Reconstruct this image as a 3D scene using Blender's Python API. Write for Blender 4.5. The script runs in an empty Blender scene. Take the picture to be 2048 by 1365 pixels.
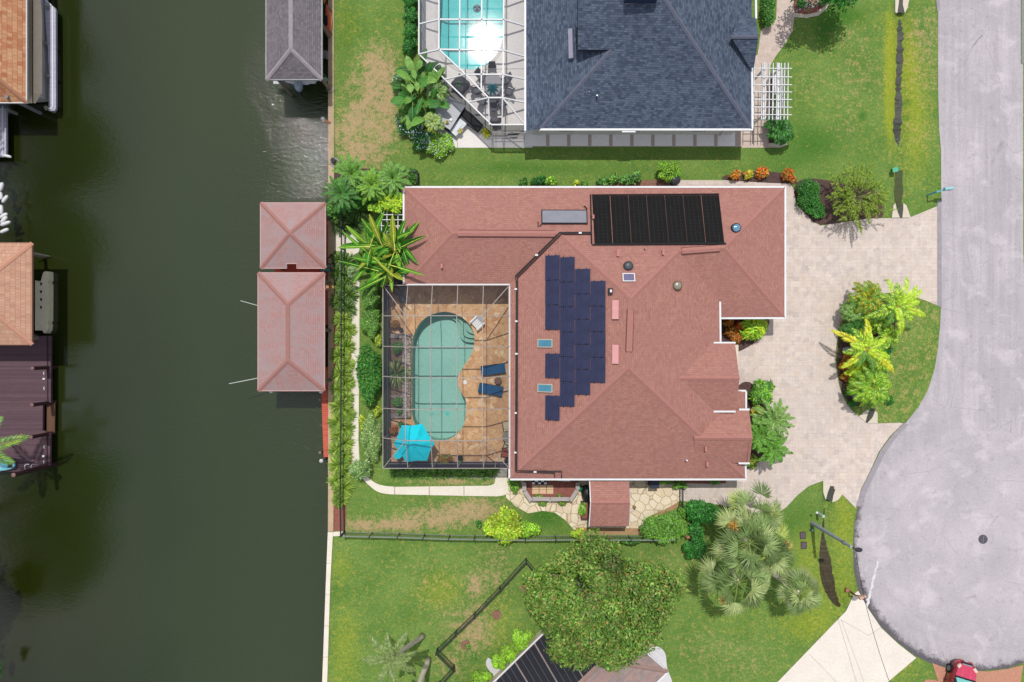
import bpy, math, random
import numpy as np
from mathutils import Vector, Matrix
from mathutils.geometry import tessellate_polygon
PI = math.pi
SC = bpy.context.scene
COL = SC.collection
S = .038            # metres of ground per reference pixel
H = 52.0            # height of the drone
E = 1.30            # light falling on a sunlit horizontal surface (white albedo 1 -> E)
R0 = random.Random(7)

def P(px, py, z=0.0):
    k = S*(H-z)/H
    return Vector(((px-1024)*k, (682.5-py)*k, z))
def lin(v):
    v /= 255.0
    return v/12.92 if v <= .04045 else ((v+.055)/1.055)**2.4
def C(r, g, b, k=1.0):
    return tuple(min(.92, lin(v)/E*k) for v in (r, g, b))+(1.0,)
def smooth(pts, n=6, closed=True):
    out = []; m = len(pts)
    rng = range(m) if closed else range(m-1)
    for i in rng:
        g = (lambda j: pts[j % m]) if closed else (lambda j: pts[max(0, min(m-1, j))])
        p0, p1, p2, p3 = g(i-1), g(i), g(i+1), g(i+2)
        for k in range(n):
            t = k/n
            out.append(tuple(.5*((2*p1[a])+(-p0[a]+p2[a])*t+(2*p0[a]-5*p1[a]+4*p2[a]-p3[a])*t*t+(-p0[a]+3*p1[a]-3*p2[a]+p3[a])*t**3) for a in range(len(p1))))
    if not closed: out.append(tuple(pts[-1]))
    return out

# ------------------------------------------------------------------ materials
class NT:
    def __init__(s, name):
        s.m = bpy.data.materials.new(name); s.m.use_nodes = True
        s.t = s.m.node_tree; s.t.nodes.clear()
        s.out = s.n('ShaderNodeOutputMaterial'); s.b = s.n('ShaderNodeBsdfPrincipled')
        s.l(s.b.outputs[0], s.out.inputs[0])
    def n(s, ty, **k):
        x = s.t.nodes.new(ty)
        for a, v in k.items(): setattr(x, a, v)
        return x
    def l(s, a, b): s.t.links.new(a, b)
    def setin(s, sock, v):
        if hasattr(v, 'is_output'): s.l(v, sock)
        else: sock.default_value = v
    def coord(s, kind='Object', scale=None, rot=None):
        o = s.n('ShaderNodeTexCoord').outputs[kind]
        if scale or rot:
            m = s.n('ShaderNodeMapping'); s.l(o, m.inputs[0])
            if scale: m.inputs[3].default_value = scale
            if rot: m.inputs[2].default_value = rot
            o = m.outputs[0]
        return o
    def noise(s, co, scale, detail=4, rough=.6, dist=0):
        x = s.n('ShaderNodeTexNoise'); s.l(co, x.inputs['Vector'])
        x.inputs['Scale'].default_value = scale; x.inputs['Detail'].default_value = detail
        x.inputs['Roughness'].default_value = rough; x.inputs['Distortion'].default_value = dist
        return x.outputs['Fac']
    def vor(s, co, scale, feature='F1', rnd=1):
        x = s.n('ShaderNodeTexVoronoi', feature=feature); s.l(co, x.inputs['Vector'])
        x.inputs['Scale'].default_value = scale; x.inputs['Randomness'].default_value = rnd
        return x
    def ramp(s, f, stops):
        x = s.n('ShaderNodeValToRGB'); s.l(f, x.inputs[0]); e = x.color_ramp.elements
        while len(e) < len(stops): e.new(.5)
        for q, (p, c) in zip(e, stops):
            q.position = p; q.color = c if hasattr(c, '__len__') else (c, c, c, 1)
        return x.outputs[0]
    def mix(s, f, a, b, blend='MIX'):
        x = s.n('ShaderNodeMix', data_type='RGBA', blend_type=blend)
        s.setin(x.inputs[0], f); s.setin(x.inputs[6], a); s.setin(x.inputs[7], b)
        return x.outputs[2]
    def math(s, op, a, b=0.0, c=None):
        x = s.n('ShaderNodeMath', operation=op); s.setin(x.inputs[0], a); s.setin(x.inputs[1], b)
        if c is not None: s.setin(x.inputs[2], c)
        return x.outputs[0]
    def mr(s, v, a, b, c=0.0, d=1.0):
        x = s.n('ShaderNodeMapRange'); s.l(v, x.inputs[0])
        for i, q in enumerate((a, b, c, d)): x.inputs[i+1].default_value = q
        return x.outputs[0]
    def attr(s, name):
        x = s.n('ShaderNodeAttribute', attribute_name=name); return x
    def bump(s, h, strength=.3, dist=.05):
        x = s.n('ShaderNodeBump'); x.inputs['Strength'].default_value = strength; x.inputs['Distance'].default_value = dist
        s.l(h, x.inputs['Height']); s.l(x.outputs[0], s.b.inputs['Normal']); return x
    def fin(s, col, rough=.8, spec=.25, metal=0):
        s.setin(s.b.inputs['Base Color'], col); s.setin(s.b.inputs['Roughness'], rough)
        s.b.inputs['Specular IOR Level'].default_value = spec; s.b.inputs['Metallic'].default_value = metal
        return s.m
def dk(c, k): return tuple(v*k for v in c[:3])+(1,)
def M(name, c1, c2=None, scale=3, rough=.75, bump=0, metal=0, spec=.25, k=1.0):
    t = NT(name); a = C(*c1, k=k); b = C(*c2, k=k) if c2 else dk(a, .8)
    co = t.coord()
    f = t.noise(co, scale, 5, .65); g = t.noise(co, scale*9, 3, .7)
    col = t.mix(t.ramp(f, [(.32, 0), (.68, 1)]), a, b)
    col = t.mix(.35, col, t.mix(t.ramp(g, [(.3, 0), (.7, 1)]), dk(a, .7), dk(b, 1.25)))
    if bump: t.bump(g, bump, .03)
    return t.fin(col, rough, spec, metal)

def mat_lawn(name, A, B, DRY, YEL, LUSH):
    t = NT(name); co = t.coord(); at = t.attr('Col'); sep = t.n('ShaderNodeSeparateColor'); t.l(at.outputs['Color'], sep.inputs[0])
    n0_ = t.noise(co, .8, 5, .65); n1 = t.noise(co, .35, 6, .65); n2 = t.noise(co, 2.2, 5, .7); n3 = t.noise(co, 5.5, 5, .8); n4 = t.noise(co, 15, 3, .8)
    n5 = t.noise(t.coord(scale=(14, 5, 1), rot=(0, 0, .5)), 1, 4, .7)
    col = t.mix(t.ramp(n1, [(.35, 0), (.65, 1)]), A, B)
    col = t.mix(t.math('MULTIPLY', t.ramp(n2, [(.46, 0), (.66, 1)]), .28), col, YEL)
    def msk(s, k): return t.mr(t.math('ADD', s, t.math('MULTIPLY', t.math('ADD', n2, t.math('ADD', n3, -1.0)), k)), .2, .8)
    col = t.mix(t.math('MULTIPLY', msk(sep.outputs[1], .7), .8), col, YEL)
    col = t.mix(t.math('MULTIPLY', msk(sep.outputs[2], .8), .85), col, LUSH)
    drym = t.mix(t.ramp(n3, [(.35, 0), (.7, 1)]), DRY, dk(DRY, .68))
    col = t.mix(t.math('MULTIPLY', msk(t.math('ADD', t.math('MULTIPLY', sep.outputs[0], .62), t.math('MULTIPLY', sep.outputs[0], t.math('MULTIPLY', t.math('SUBTRACT', n0_, .5), 1.6))), 2.0), .85), col, drym)
    tan = t.math('MULTIPLY', t.ramp(n3, [(.54, 0), (.72, 1)]), .17)
    col = t.mix(tan, col, dk(DRY, .8))
    v = t.math('ADD', t.math('MULTIPLY', n3, .8), t.math('ADD', t.math('MULTIPLY', n4, 1.25), t.math('MULTIPLY', n5, .5)))
    val = t.mr(v, .9, 1.65, .45, 1.45)
    x = t.n('ShaderNodeMix', data_type='RGBA', blend_type='MULTIPLY'); x.inputs[0].default_value = 1
    t.l(col, x.inputs[6]); t.l(val, x.inputs[7])
    t.bump(n4, .5, .06)
    return t.fin(x.outputs[2], .95, .05)
def mat_shingle(name, c1, c2, c3, w=.33, h=.15, mort=.72, patch=None, patchf=.5):
    t = NT(name); uv = t.n('ShaderNodeUVMap').outputs[0]; co = t.coord()
    def br(w, h, a, b, m, off=.5):
        x = t.n('ShaderNodeTexBrick'); t.l(uv, x.inputs['Vector']); x.offset = off
        x.inputs['Color1'].default_value = a; x.inputs['Color2'].default_value = b; x.inputs['Mortar'].default_value = m
        x.inputs['Scale'].default_value = 1; x.inputs['Brick Width'].default_value = w; x.inputs['Row Height'].default_value = h
        x.inputs['Mortar Size'].default_value = .012; x.inputs['Mortar Smooth'].default_value = .6; x.inputs['Bias'].default_value = 0
        return x
    a = br(w, h, c1, c2, dk(c1, mort)); b = br(w*.62, h, c2, c3, dk(c2, mort), .37)
    n = t.noise(co, .5, 5, .6); g = t.noise(co, 20, 3, .7); st = t.noise(t.coord('UV', scale=(1.6, .25, 1)), 1, 4, .6)
    col = t.mix(.5, a.outputs[0], b.outputs[0])
    if patch: col = t.mix(t.math('MULTIPLY', t.ramp(t.math('ADD', t.math('MULTIPLY', n, .6), t.math('MULTIPLY', st, .5)), [(.46, 0), (.64, 1)]), patchf), col, patch)
    val = t.math('ADD', t.mr(n, .3, .7, .42, .52), t.math('ADD', t.mr(g, .3, .7, .36, .54), t.mr(st, .3, .7, 0, .12)))
    x = t.n('ShaderNodeMix', data_type='RGBA', blend_type='MULTIPLY'); x.inputs[0].default_value = 1
    t.l(col, x.inputs[6]); t.l(val, x.inputs[7])
    t.bump(a.outputs['Fac'], .25, .02)
    return t.fin(x.outputs[2], .92, .12)
def mat_leaf(name, trans=.3, rough=.45, spec=.35):
    t = NT(name); at = t.attr('Col').outputs['Color']; g = t.noise(t.coord(), 6, 3, .6)
    x = t.n('ShaderNodeMix', data_type='RGBA', blend_type='MULTIPLY'); x.inputs[0].default_value = 1
    t.l(at, x.inputs[6]); t.l(t.mr(g, .3, .7, .8, 1.2), x.inputs[7]); col = x.outputs[2]
    t.fin(col, rough, spec)
    tr = t.n('ShaderNodeBsdfTranslucent'); t.l(col, tr.inputs[0])
    mx = t.n('ShaderNodeMixShader'); mx.inputs[0].default_value = trans
    t.l(t.b.outputs[0], mx.inputs[1]); t.l(tr.outputs[0], mx.inputs[2]); t.l(mx.outputs[0], t.out.inputs[0])
    return t.m
def mat_cells(name, cols, grout, scale, edge=.03, rnd=.9, streak=True, bump=.2):
    t = NT(name); co = t.coord(); nn = t.n('ShaderNodeTexNoise'); t.l(co, nn.inputs['Vector']); nn.inputs['Scale'].default_value = 3
    cw = t.mix(.06, co, nn.outputs['Color'], 'ADD')
    v = t.vor(cw, scale, 'F1', rnd); e = t.vor(cw, scale, 'DISTANCE_TO_EDGE', rnd)
    sp = t.n('ShaderNodeSeparateColor'); t.l(v.outputs['Color'], sp.inputs[0])
    k = len(cols); col = t.ramp(sp.outputs[0], [(i/(k-1), c) for i, c in enumerate(cols)])
    n = t.noise(co, 7, 5, .7, 1.2); n2 = t.noise(co, .7, 4, .6)
    if streak: col = t.mix(t.math('MULTIPLY', t.ramp(n, [(.42, 0), (.66, 1)]), .4), col, cols[-1])
    x = t.n('ShaderNodeMix', data_type='RGBA', blend_type='MULTIPLY'); x.inputs[0].default_value = 1
    t.l(col, x.inputs[6]); t.l(t.math('ADD', t.mr(n, .3, .7, .3, .55), t.mr(n2, .3, .7, .45, .62)), x.inputs[7]); col = x.outputs[2]
    m = t.mr(e.outputs['Distance'], edge*.5, edge*1.4)
    col = t.mix(m, grout, col)
    t.bump(m, bump, .03)
    return t.fin(col, .85, .2)
def mat_paver(name, cs, mort):
    t = NT(name); co = t.coord()
    def br(w, h, a, b, off, freq):
        x = t.n('ShaderNodeTexBrick'); t.l(co, x.inputs['Vector']); x.offset = off; x.offset_frequency = freq; x.squash = .6; x.squash_frequency = 3
        x.inputs['Color1'].default_value = a; x.inputs['Color2'].default_value = b; x.inputs['Mortar'].default_value = mort
        x.inputs['Scale'].default_value = 1; x.inputs['Brick Width'].default_value = w; x.inputs['Row Height'].default_value = h
        x.inputs['Mortar Size'].default_value = .012; x.inputs['Mortar Smooth'].default_value = .3
        return x
    a = br(.41, .27, cs[0], cs[1], .43, 2); co = t.coord(rot=(0, 0, PI/2)); b = br(.37, .34, cs[2], cs[3], .61, 3); co = t.coord()
    n = t.noise(co, .45, 5, .6); g = t.noise(co, 16, 3, .7); p = t.noise(co, .12, 3, .5)
    vc = t.n('ShaderNodeTexVoronoi', distance='CHEBYCHEV'); t.l(co, vc.inputs['Vector']); vc.inputs['Scale'].default_value = 2.6; vc.inputs['Randomness'].default_value = .75
    vs_ = t.n('ShaderNodeSeparateColor'); t.l(vc.outputs['Color'], vs_.inputs[0]); vcol = t.ramp(vs_.outputs[0], [(i/4, q) for i, q in enumerate((dk(cs[1], .86), cs[0], cs[4], dk(cs[0], 1.1), cs[3]))])
    col = t.mix(.5, t.mix(.5, a.outputs[0], b.outputs[0]), vcol)
    col = t.mix(t.math('MULTIPLY', t.ramp(n, [(.4, 0), (.7, 1)]), .35), col, cs[4])
    col = t.mix(t.math('MULTIPLY', t.ramp(p, [(.4, 0), (.65, 1)]), .25), col, cs[1])
    x = t.n('ShaderNodeMix', data_type='RGBA', blend_type='MULTIPLY'); x.inputs[0].default_value = 1
    t.l(col, x.inputs[6]); t.l(t.mr(g, .3, .7, .9, 1.08), x.inputs[7])
    t.bump(a.outputs['Fac'], -.2, .01)
    return t.fin(x.outputs[2], .88, .15)
def mat_planks(name, c1, c2, pitch, axis=1, gap=.25, rough=.75, gapw=.12):
    t = NT(name); co = t.coord(); sp = t.n('ShaderNodeSeparateXYZ'); t.l(co, sp.inputs[0])
    u = t.math('DIVIDE', sp.outputs[axis], pitch); fl = t.math('FLOOR', u); fr = t.math('SUBTRACT', u, fl)
    wn = t.n('ShaderNodeTexWhiteNoise', noise_dimensions='1D'); t.l(fl, wn.inputs['W'])
    sc = (12, 1.2, 5) if axis == 0 else (1.2, 12, 5)
    g = t.noise(t.coord(scale=sc), 1, 5, .7)
    col = t.mix(wn.outputs['Value'], c1, c2); col = t.mix(t.math('MULTIPLY', t.ramp(g, [(.35, 0), (.7, 1)]), .45), col, dk(c2, .6))
    m = t.math('MULTIPLY', t.math('LESS_THAN', fr, gapw), 1-gap)
    col = t.mix(m, col, dk(c1, .12))
    return t.fin(col, rough, .2)
def mat_screen(name, col, alpha):
    t = NT(name); tr = t.n('ShaderNodeBsdfTransparent'); t.fin(col, .8, .1)
    lw = t.n('ShaderNodeLayerWeight'); lw.inputs[0].default_value = .5
    mx = t.n('ShaderNodeMixShader'); t.l(t.mr(lw.outputs['Facing'], 0, 1, alpha, min(.95, alpha+.62)), mx.inputs[0])
    t.l(tr.outputs[0], mx.inputs[1]); t.l(t.b.outputs[0], mx.inputs[2]); t.l(mx.outputs[0], t.out.inputs[0])
    return t.m
def mat_poolwater(name, tint, rough, bump, scale=2.2):
    t = NT(name); tr = t.n('ShaderNodeBsdfTransparent'); tr.inputs[0].default_value = tint
    t.fin((.5, .8, .75, 1), rough, .5); gl = t.n('ShaderNodeBsdfGlossy'); gl.inputs['Roughness'].default_value = rough
    fr = t.n('ShaderNodeFresnel'); fr.inputs[0].default_value = 1.36
    co = t.coord(); n = t.noise(co, scale, 4, .6, .6)
    b = t.n('ShaderNodeBump'); b.inputs['Strength'].default_value = bump; b.inputs['Distance'].default_value = .05; t.l(n, b.inputs['Height'])
    t.l(b.outputs[0], gl.inputs['Normal']); t.l(b.outputs[0], fr.inputs['Normal'])
    mx = t.n('ShaderNodeMixShader'); t.l(fr.outputs[0], mx.inputs[0]); t.l(tr.outputs[0], mx.inputs[1]); t.l(gl.outputs[0], mx.inputs[2])
    t.l(mx.outputs[0], t.out.inputs[0]); return t.m

# ------------------------------------------------------------------ mesh builders
class MB:
    def __init__(s): s.v = []; s.f = []; s.c = []; s.uv = None
    def add(s, vs, fs, col=None):
        o = len(s.v); s.v += [tuple(v) for v in vs]; s.f += [tuple(i+o for i in f) for f in fs]
        s.c += [col or (0, 0, 0, 1)]*len(vs); return s
    def poly(s, pts, col=None): return s.add(pts, [tuple(range(len(pts)))], col)
    def box(s, c, size, rz=0, tilt=None, col=None):
        m = Matrix.Rotation(rz, 3, 'Z')
        if tilt is not None: m = tilt
        hx, hy, hz = (q/2 for q in size); c = Vector(c)
        vs = [c+m @ Vector((x*hx, y*hy, z*hz)) for z in (-1, 1) for x, y in ((-1, -1), (1, -1), (1, 1), (-1, 1))]
        return s.add(vs, [(3, 2, 1, 0), (4, 5, 6, 7), (0, 1, 5, 4), (1, 2, 6, 5), (2, 3, 7, 6), (3, 0, 4, 7)], col)
    def bar(s, a, b, w, h, col=None):        # box beam between two points, w across (horizontal), h in height
        a, b = Vector(a), Vector(b); d = (b-a); L = d.length
        if L < 1e-5: return s
        d /= L; up = Vector((0, 0, 1)) if abs(d.z) < .98 else Vector((0, 1, 0))
        x = d.cross(up).normalized(); z = x.cross(d)
        m = Matrix((x, d, z)).transposed()
        return s.box((a+b)/2, (w, L, h), tilt=m, col=col)
    def tube(s, pts, r, n=8, r2=None, cap=True, col=None):
        pts = [Vector(p) for p in pts]; k = len(pts); vs = []; fs = []
        for i, p in enumerate(pts):
            d = (pts[min(k-1, i+1)]-pts[max(0, i-1)]).normalized()
            up = Vector((0, 0, 1)) if abs(d.z) < .9 else Vector((0, 1, 0))
            x = d.cross(up).normalized(); y = d.cross(x)
            rr = r if r2 is None else r+(r2-r)*i/max(1, k-1)
            if hasattr(r, '__len__'): rr = r[i]
            vs += [p+(x*math.cos(2*PI*j/n)+y*math.sin(2*PI*j/n))*rr for j in range(n)]
        for i in range(k-1):
            for j in range(n):
                a = i*n+j; b = i*n+(j+1) % n; fs.append((a, b, b+n, a+n))
        if cap: fs += [tuple(range(n))[::-1], tuple((k-1)*n+j for j in range(n))]
        return s.add(vs, fs, col)
    def lathe(s, c, prof, n=16, sx=1, sy=1, rz=0, col=None):
        c = Vector(c); vs = []; fs = []; k = len(prof)
        for r, z in prof:
            for j in range(n):
                a = 2*PI*j/n; x, y = r*sx*math.cos(a), r*sy*math.sin(a)
                vs.append(c+Vector((x*math.cos(rz)-y*math.sin(rz), x*math.sin(rz)+y*math.cos(rz), z)))
        for i in range(k-1):
            for j in range(n):
                a = i*n+j; b = i*n+(j+1) % n; fs.append((a, b, b+n, a+n))
        fs += [tuple(range(n))[::-1], tuple((k-1)*n+j for j in range(n))]
        return s.add(vs, fs, col)
    def prism(s, pts, z0, z1, col=None, bottom=True):
        pts = [Vector((p[0], p[1], 0)) for p in pts]; n = len(pts)
        ar = sum(pts[i].x*pts[(i+1) % n].y-pts[(i+1) % n].x*pts[i].y for i in range(n))
        if ar < 0: pts = pts[::-1]
        tri = tessellate_polygon([pts]); o = n
        vs = [Vector((p.x, p.y, z0)) for p in pts]+[Vector((p.x, p.y, z1)) for p in pts]
        fs = [(i, (i+1) % n, (i+1) % n+n, i+n) for i in range(n)]
        def up(t):
            a, b, c = (pts[i] for i in t); return t if (b-a).cross(c-a).z > 0 else t[::-1]
        fs += [tuple(i+n for i in up(t)) for t in tri]
        if bottom: fs += [tuple(up(t)[::-1]) for t in tri]
        return s.add(vs, fs, col)
    def sheet(s, pts, z=None, col=None):
        pts = [Vector((p[0], p[1], p[2] if z is None else z)) for p in pts]
        tri = tessellate_polygon([[Vector((p.x, p.y, 0)) for p in pts]])
        def up(t):
            a, b, c = (pts[i] for i in t); return t if (b-a).cross(c-a).z > 0 else t[::-1]
        return s.add(pts, [tuple(up(t)) for t in tri], col)

ORG = {}
def mesh_from(name, V, F, cols=None, uvs=None, smooth_=False):
    me = bpy.data.meshes.new(name); me.from_pydata([tuple(v) for v in V], [], F)
    if cols is not None and len(cols):
        a = me.attributes.new('Col', 'FLOAT_COLOR', 'POINT'); a.data.foreach_set('color', np.array(cols, np.float32).ravel())
    if uvs is not None:
        u = me.uv_layers.new(name='UVMap'); u.data.foreach_set('uv', np.array(uvs, np.float32).ravel())
    if smooth_: me.polygons.foreach_set('use_smooth', [True]*len(me.polygons))
    me.update(); return me
def link(name, me, mat, parent=None, origin=None):
    o = bpy.data.objects.new(name, me); COL.objects.link(o)
    org = ORG[parent.name] if parent else Vector(origin or (0, 0, 0))
    if org.length > 0:
        me.transform(Matrix.Translation(-org))
    ORG[o.name] = org
    if parent: o.parent = parent
    else: o.location = org
    if mat: me.materials.append(mat)
    return o
def obj(name, mb, mat, parent=None, origin=None, sm=False):
    return link(name, mesh_from(name, mb.v, mb.f, mb.c, mb.uv, sm), mat, parent, origin)
def tag(o, label, cat, group=None):
    o['label'] = label; o['category'] = cat
    if group: o['group'] = group
    return o
def T(name, label, cat, loc, group=None):
    o = bpy.data.objects.new(name, None); COL.objects.link(o); o.location = loc; o.empty_display_size = .3
    ORG[o.name] = Vector(loc); return tag(o, label, cat, group)
def struct(name, mb, mat):
    o = obj(name, mb, mat); o['kind'] = 'structure'; return o
def children(o): return [c for c in bpy.data.objects if c.parent == o]
def copy_tree(o, loc, rz=0, label=None, group=None, scale=None):
    kids = {}
    for c in bpy.data.objects:
        if c.parent: kids.setdefault(c.parent.name, []).append(c)
    def cp(s, par):
        c = s.copy(); COL.objects.link(c)
        if par: c.parent = par
        for k in kids.get(s.name, []): cp(k, c)
        return c
    r = cp(o, None); r.location = loc; r.rotation_euler = (0, 0, rz)
    if scale: r.scale = (scale,)*3
    if label: r['label'] = label
    if group: r['group'] = group
    return r

# ------------------------------------------------------------------ foliage (numpy leaf sets)
def nrm(a): return a/np.maximum(1e-6, np.linalg.norm(a, axis=1, keepdims=True))
class LV:
    """many single leaves; every leaf is two triangles bent across the middle"""
    def __init__(s): s.p = []; s.d = []; s.n = []; s.L = []; s.W = []; s.dr = []; s.c = []
    def add(s, p, d, n, L, W, dr, c):
        k = len(p)
        s.p.append(np.asarray(p, float)); s.d.append(nrm(np.asarray(d, float))); s.n.append(nrm(np.asarray(n, float)))
        s.L.append(np.broadcast_to(L, k).astype(float)); s.W.append(np.broadcast_to(W, k).astype(float)); s.dr.append(np.broadcast_to(dr, k).astype(float))
        s.c.append(np.broadcast_to(np.asarray(c, float)[..., :3], (k, 3))); return s
    def mesh(s, name):
        p, d, n = np.concatenate(s.p), np.concatenate(s.d), np.concatenate(s.n)
        L, W, dr, c = np.concatenate(s.L)[:, None], np.concatenate(s.W)[:, None], np.concatenate(s.dr)[:, None], np.concatenate(s.c)
        side = nrm(np.cross(d, n)); nn = np.cross(side, d); k = len(p)
        mid = p+d*L*.45+nn*L*.06; tip = p+d*L*.95-nn*L*.1; tip[:, 2:3] -= dr*L
        V = np.stack([p, mid-side*W*.5, mid+side*W*.5, tip], 1).reshape(-1, 3)
        b = np.arange(k)[:, None]*4
        F = np.concatenate([b+np.array([[0, 2, 1]]), b+np.array([[1, 2, 3]])], 1).reshape(-1, 3)
        me = bpy.data.meshes.new(name); nf = len(F)
        me.vertices.add(len(V)); me.vertices.foreach_set('co', V.astype(np.float32).ravel())
        me.loops.add(nf*3); me.loops.foreach_set('vertex_index', F.astype(np.int32).ravel())
        me.polygons.add(nf); me.polygons.foreach_set('loop_start', (np.arange(nf)*3).astype(np.int32))
        me.update(calc_edges=True)
        a = me.attributes.new('Col', 'FLOAT_COLOR', 'POINT')
        cc = np.concatenate([np.repeat(c, 4, 0), np.ones((k*4, 1))], 1); a.data.foreach_set('color', cc.astype(np.float32).ravel())
        return me
def pick(rg, pal, n, jit=.18):
    pal = np.array([p[:3] for p in pal]); w = rg.integers(0, len(pal), n)
    return pal[w]*(1+rg.normal(0, jit, (n, 1))).clip(.45, 1.7)
def lobed(rg, c, rx, ry, h, k, small=.45):
    c = np.array(c); out = [(c+[0, 0, h*.45], np.array([rx*.72, ry*.72, h*.45]))]
    for i in range(k):
        a = 2*PI*(i+rg.random()*.7)/k*(1 if i % 2 else 1.618); q = .45+.45*rg.random(); s = small*(.7+.6*rg.random())
        z = h*(.35+.5*rg.random()*(1.2-q))
        out.append((c+[rx*q*math.cos(a), ry*q*math.sin(a), z], np.array([rx*s, ry*s, min(h*.4, max(rx, ry)*s)])))
    return out
def fill(lv, rg, lobes, n, L, W, pal, shell=.55, droop=.15, up=.8, out=.7, jit=.2):
    wts = np.array([l[1][0]*l[1][1]+l[1][0]*l[1][2] for l in lobes]); wts /= wts.sum()
    cnt = rg.multinomial(n, wts)
    for (c, r), k in zip(lobes, cnt):
        if k == 0: continue
        u = nrm(rg.normal(size=(k, 3))); u[:, 2] = np.where(u[:, 2] < -.3, -u[:, 2], u[:, 2])
        q = shell+(1-shell)*rg.random((k, 1))**.6; q *= 1+rg.normal(0, .07, (k, 1))
        p = c+u*r*q; p[:, 2] = np.maximum(p[:, 2], .03)
        nn = u*out+np.array([0, 0, up])+rg.normal(0, .45, (k, 3))
        d = u*.5+rg.normal(0, .7, (k, 3)); d -= nrm(nn)*np.sum(d*nrm(nn), 1, keepdims=True)
        tint = 1+rg.normal(0, .14)
        s = (1+rg.normal(0, .22, k)).clip(.5, 1.6)
        lv.add(p, d, nn, L*s, W*s, droop, pick(rg, pal, k, jit)*tint)
    return lv
# ------------------------------------------------------------------ camera, light, sky
cam = bpy.data.cameras.new('camera'); cam.sensor_width = 36; cam.lens = 36/(2*(1024*S/H)); cam.clip_end = 3000; cam.clip_start = .5
co_ = bpy.data.objects.new('camera', cam); COL.objects.link(co_); co_.location = (0, 0, H); SC.camera = co_
SUNV = Vector((-.038, .435, 1)).normalized()
sl = bpy.data.lights.new('sun', 'SUN'); sl.energy = 3.4; sl.angle = math.radians(.55); sl.color = (1, .96, .89)
so = bpy.data.objects.new('sun', sl); COL.objects.link(so); so.rotation_euler = SUNV.to_track_quat('Z', 'Y').to_euler(); so.location = (-20, 40, 90)
w = bpy.data.worlds.new('World'); SC.world = w; w.use_nodes = True; wt = w.node_tree; wt.nodes.clear()
sky = wt.nodes.new('ShaderNodeTexSky'); sky.sky_type = 'NISHITA'; sky.sun_disc = False
sky.sun_elevation = math.asin(SUNV.z); sky.sun_rotation = math.atan2(SUNV.x, SUNV.y); sky.dust_density = 1.5; sky.ozone_density = 1
bg = wt.nodes.new('ShaderNodeBackground'); bg.inputs[1].default_value = .15
wo = wt.nodes.new('ShaderNodeOutputWorld'); tcw = wt.nodes.new('ShaderNodeTexCoord'); nzw = wt.nodes.new('ShaderNodeTexNoise'); nzw.inputs['Scale'].default_value = 2.6; nzw.inputs['Detail'].default_value = 6; nzw.inputs['Roughness'].default_value = .58
rpw = wt.nodes.new('ShaderNodeValToRGB'); rpw.color_ramp.elements[0].position = .36; rpw.color_ramp.elements[1].position = .56; mxw = wt.nodes.new('ShaderNodeMix'); mxw.data_type = 'RGBA'
wt.links.new(tcw.outputs['Generated'], nzw.inputs['Vector']); wt.links.new(nzw.outputs['Fac'], rpw.inputs[0]); wt.links.new(rpw.outputs[0], mxw.inputs[0]); wt.links.new(sky.outputs[0], mxw.inputs[6]); mxw.inputs[7].default_value = (4.7, 4.7, 4.8, 1)
wt.links.new(mxw.outputs[2], bg.inputs[0]); wt.links.new(bg.outputs[0], wo.inputs[0])
SC.view_settings.view_transform = 'Standard'; SC.view_settings.look = 'None'; SC.view_settings.exposure = 0
SC.cycles.max_bounces = 8; SC.cycles.transparent_max_bounces = 12; SC.cycles.caustics_reflective = False; SC.cycles.caustics_refractive = False
SC.cycles.sample_clamp_indirect = 4

# ------------------------------------------------------------------ shared materials
GRASS = mat_lawn('grass', C(118, 148, 76), C(96, 132, 62), C(206, 174, 136), C(158, 168, 50), C(62, 116, 40))
WHITE = M('white_paint', (236, 236, 238), (222, 224, 228), 2, .5)
CONC = M('concrete', (226, 216, 200), (206, 194, 176), 1.3, .85, .1)
CONCD = M('old_concrete', (196, 176, 146), (160, 138, 112), 1.5, .9, .2)
PATHM = M('path_concrete', (240, 233, 220), (226, 216, 200), .8, .85, .1)
PALEC = M('pale_concrete', (214, 208, 206), (196, 190, 190), .9, .85, .1)
MULCH = M('red_mulch', (172, 110, 98), (122, 76, 68), 7, .95, .6)
OLDM = M('faded_mulch', (168, 130, 110), (112, 78, 66), 5, .95, .6)
MULCHD = M('dark_mulch', (112, 88, 84), (70, 54, 52), 8, .95, .6)
SOIL = M('bare_soil', (192, 158, 120), (160, 128, 96), 4, .95, .4)
BLACK = M('black_metal', (34, 36, 40), (24, 25, 28), 4, .5)
DARKG = M('charcoal', (62, 62, 70), (48, 48, 56), 5, .7)
GREYM = M('grey_metal', (150, 152, 156), (126, 128, 134), 5, .45, metal=.3)
BRONZE = M('aluminium_frame', (178, 170, 164), (156, 148, 144), 4, .5)
TEAL = M('teal_plastic', (70, 148, 160), (52, 122, 138), 3, .5)
REDD = mat_planks('red_decking', C(214, 110, 90), C(198, 92, 74), .145, 1, .35)
REDDX = mat_planks('red_decking_lengthwise', C(196, 74, 58), C(172, 58, 46), .145, 1, .35)
LEAF = mat_leaf('leaves'); LEAFG = mat_leaf('glossy_leaves', .25, .5, .3); BARK = M('bark', (150, 136, 122), (104, 92, 82), 6, .95, .5)
PALMBARK = M('palm_bark', (206, 198, 186), (176, 166, 152), 4, .95, .08, k=1.35)
SHING = mat_shingle('red_shingles', C(185, 133, 122), C(168, 117, 107), C(195, 147, 133), .33, .15, .68, C(150, 108, 104), .45)
SHINGB = mat_shingle('weathered_red_shingles', C(192, 148, 144), C(178, 140, 138), C(196, 158, 154), .33, .16, .66, C(164, 146, 148), .8)
SHINGN = mat_shingle('slate_shingles', C(86, 97, 117), C(64, 75, 95), C(118, 131, 151), .42, .15, .6)
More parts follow.
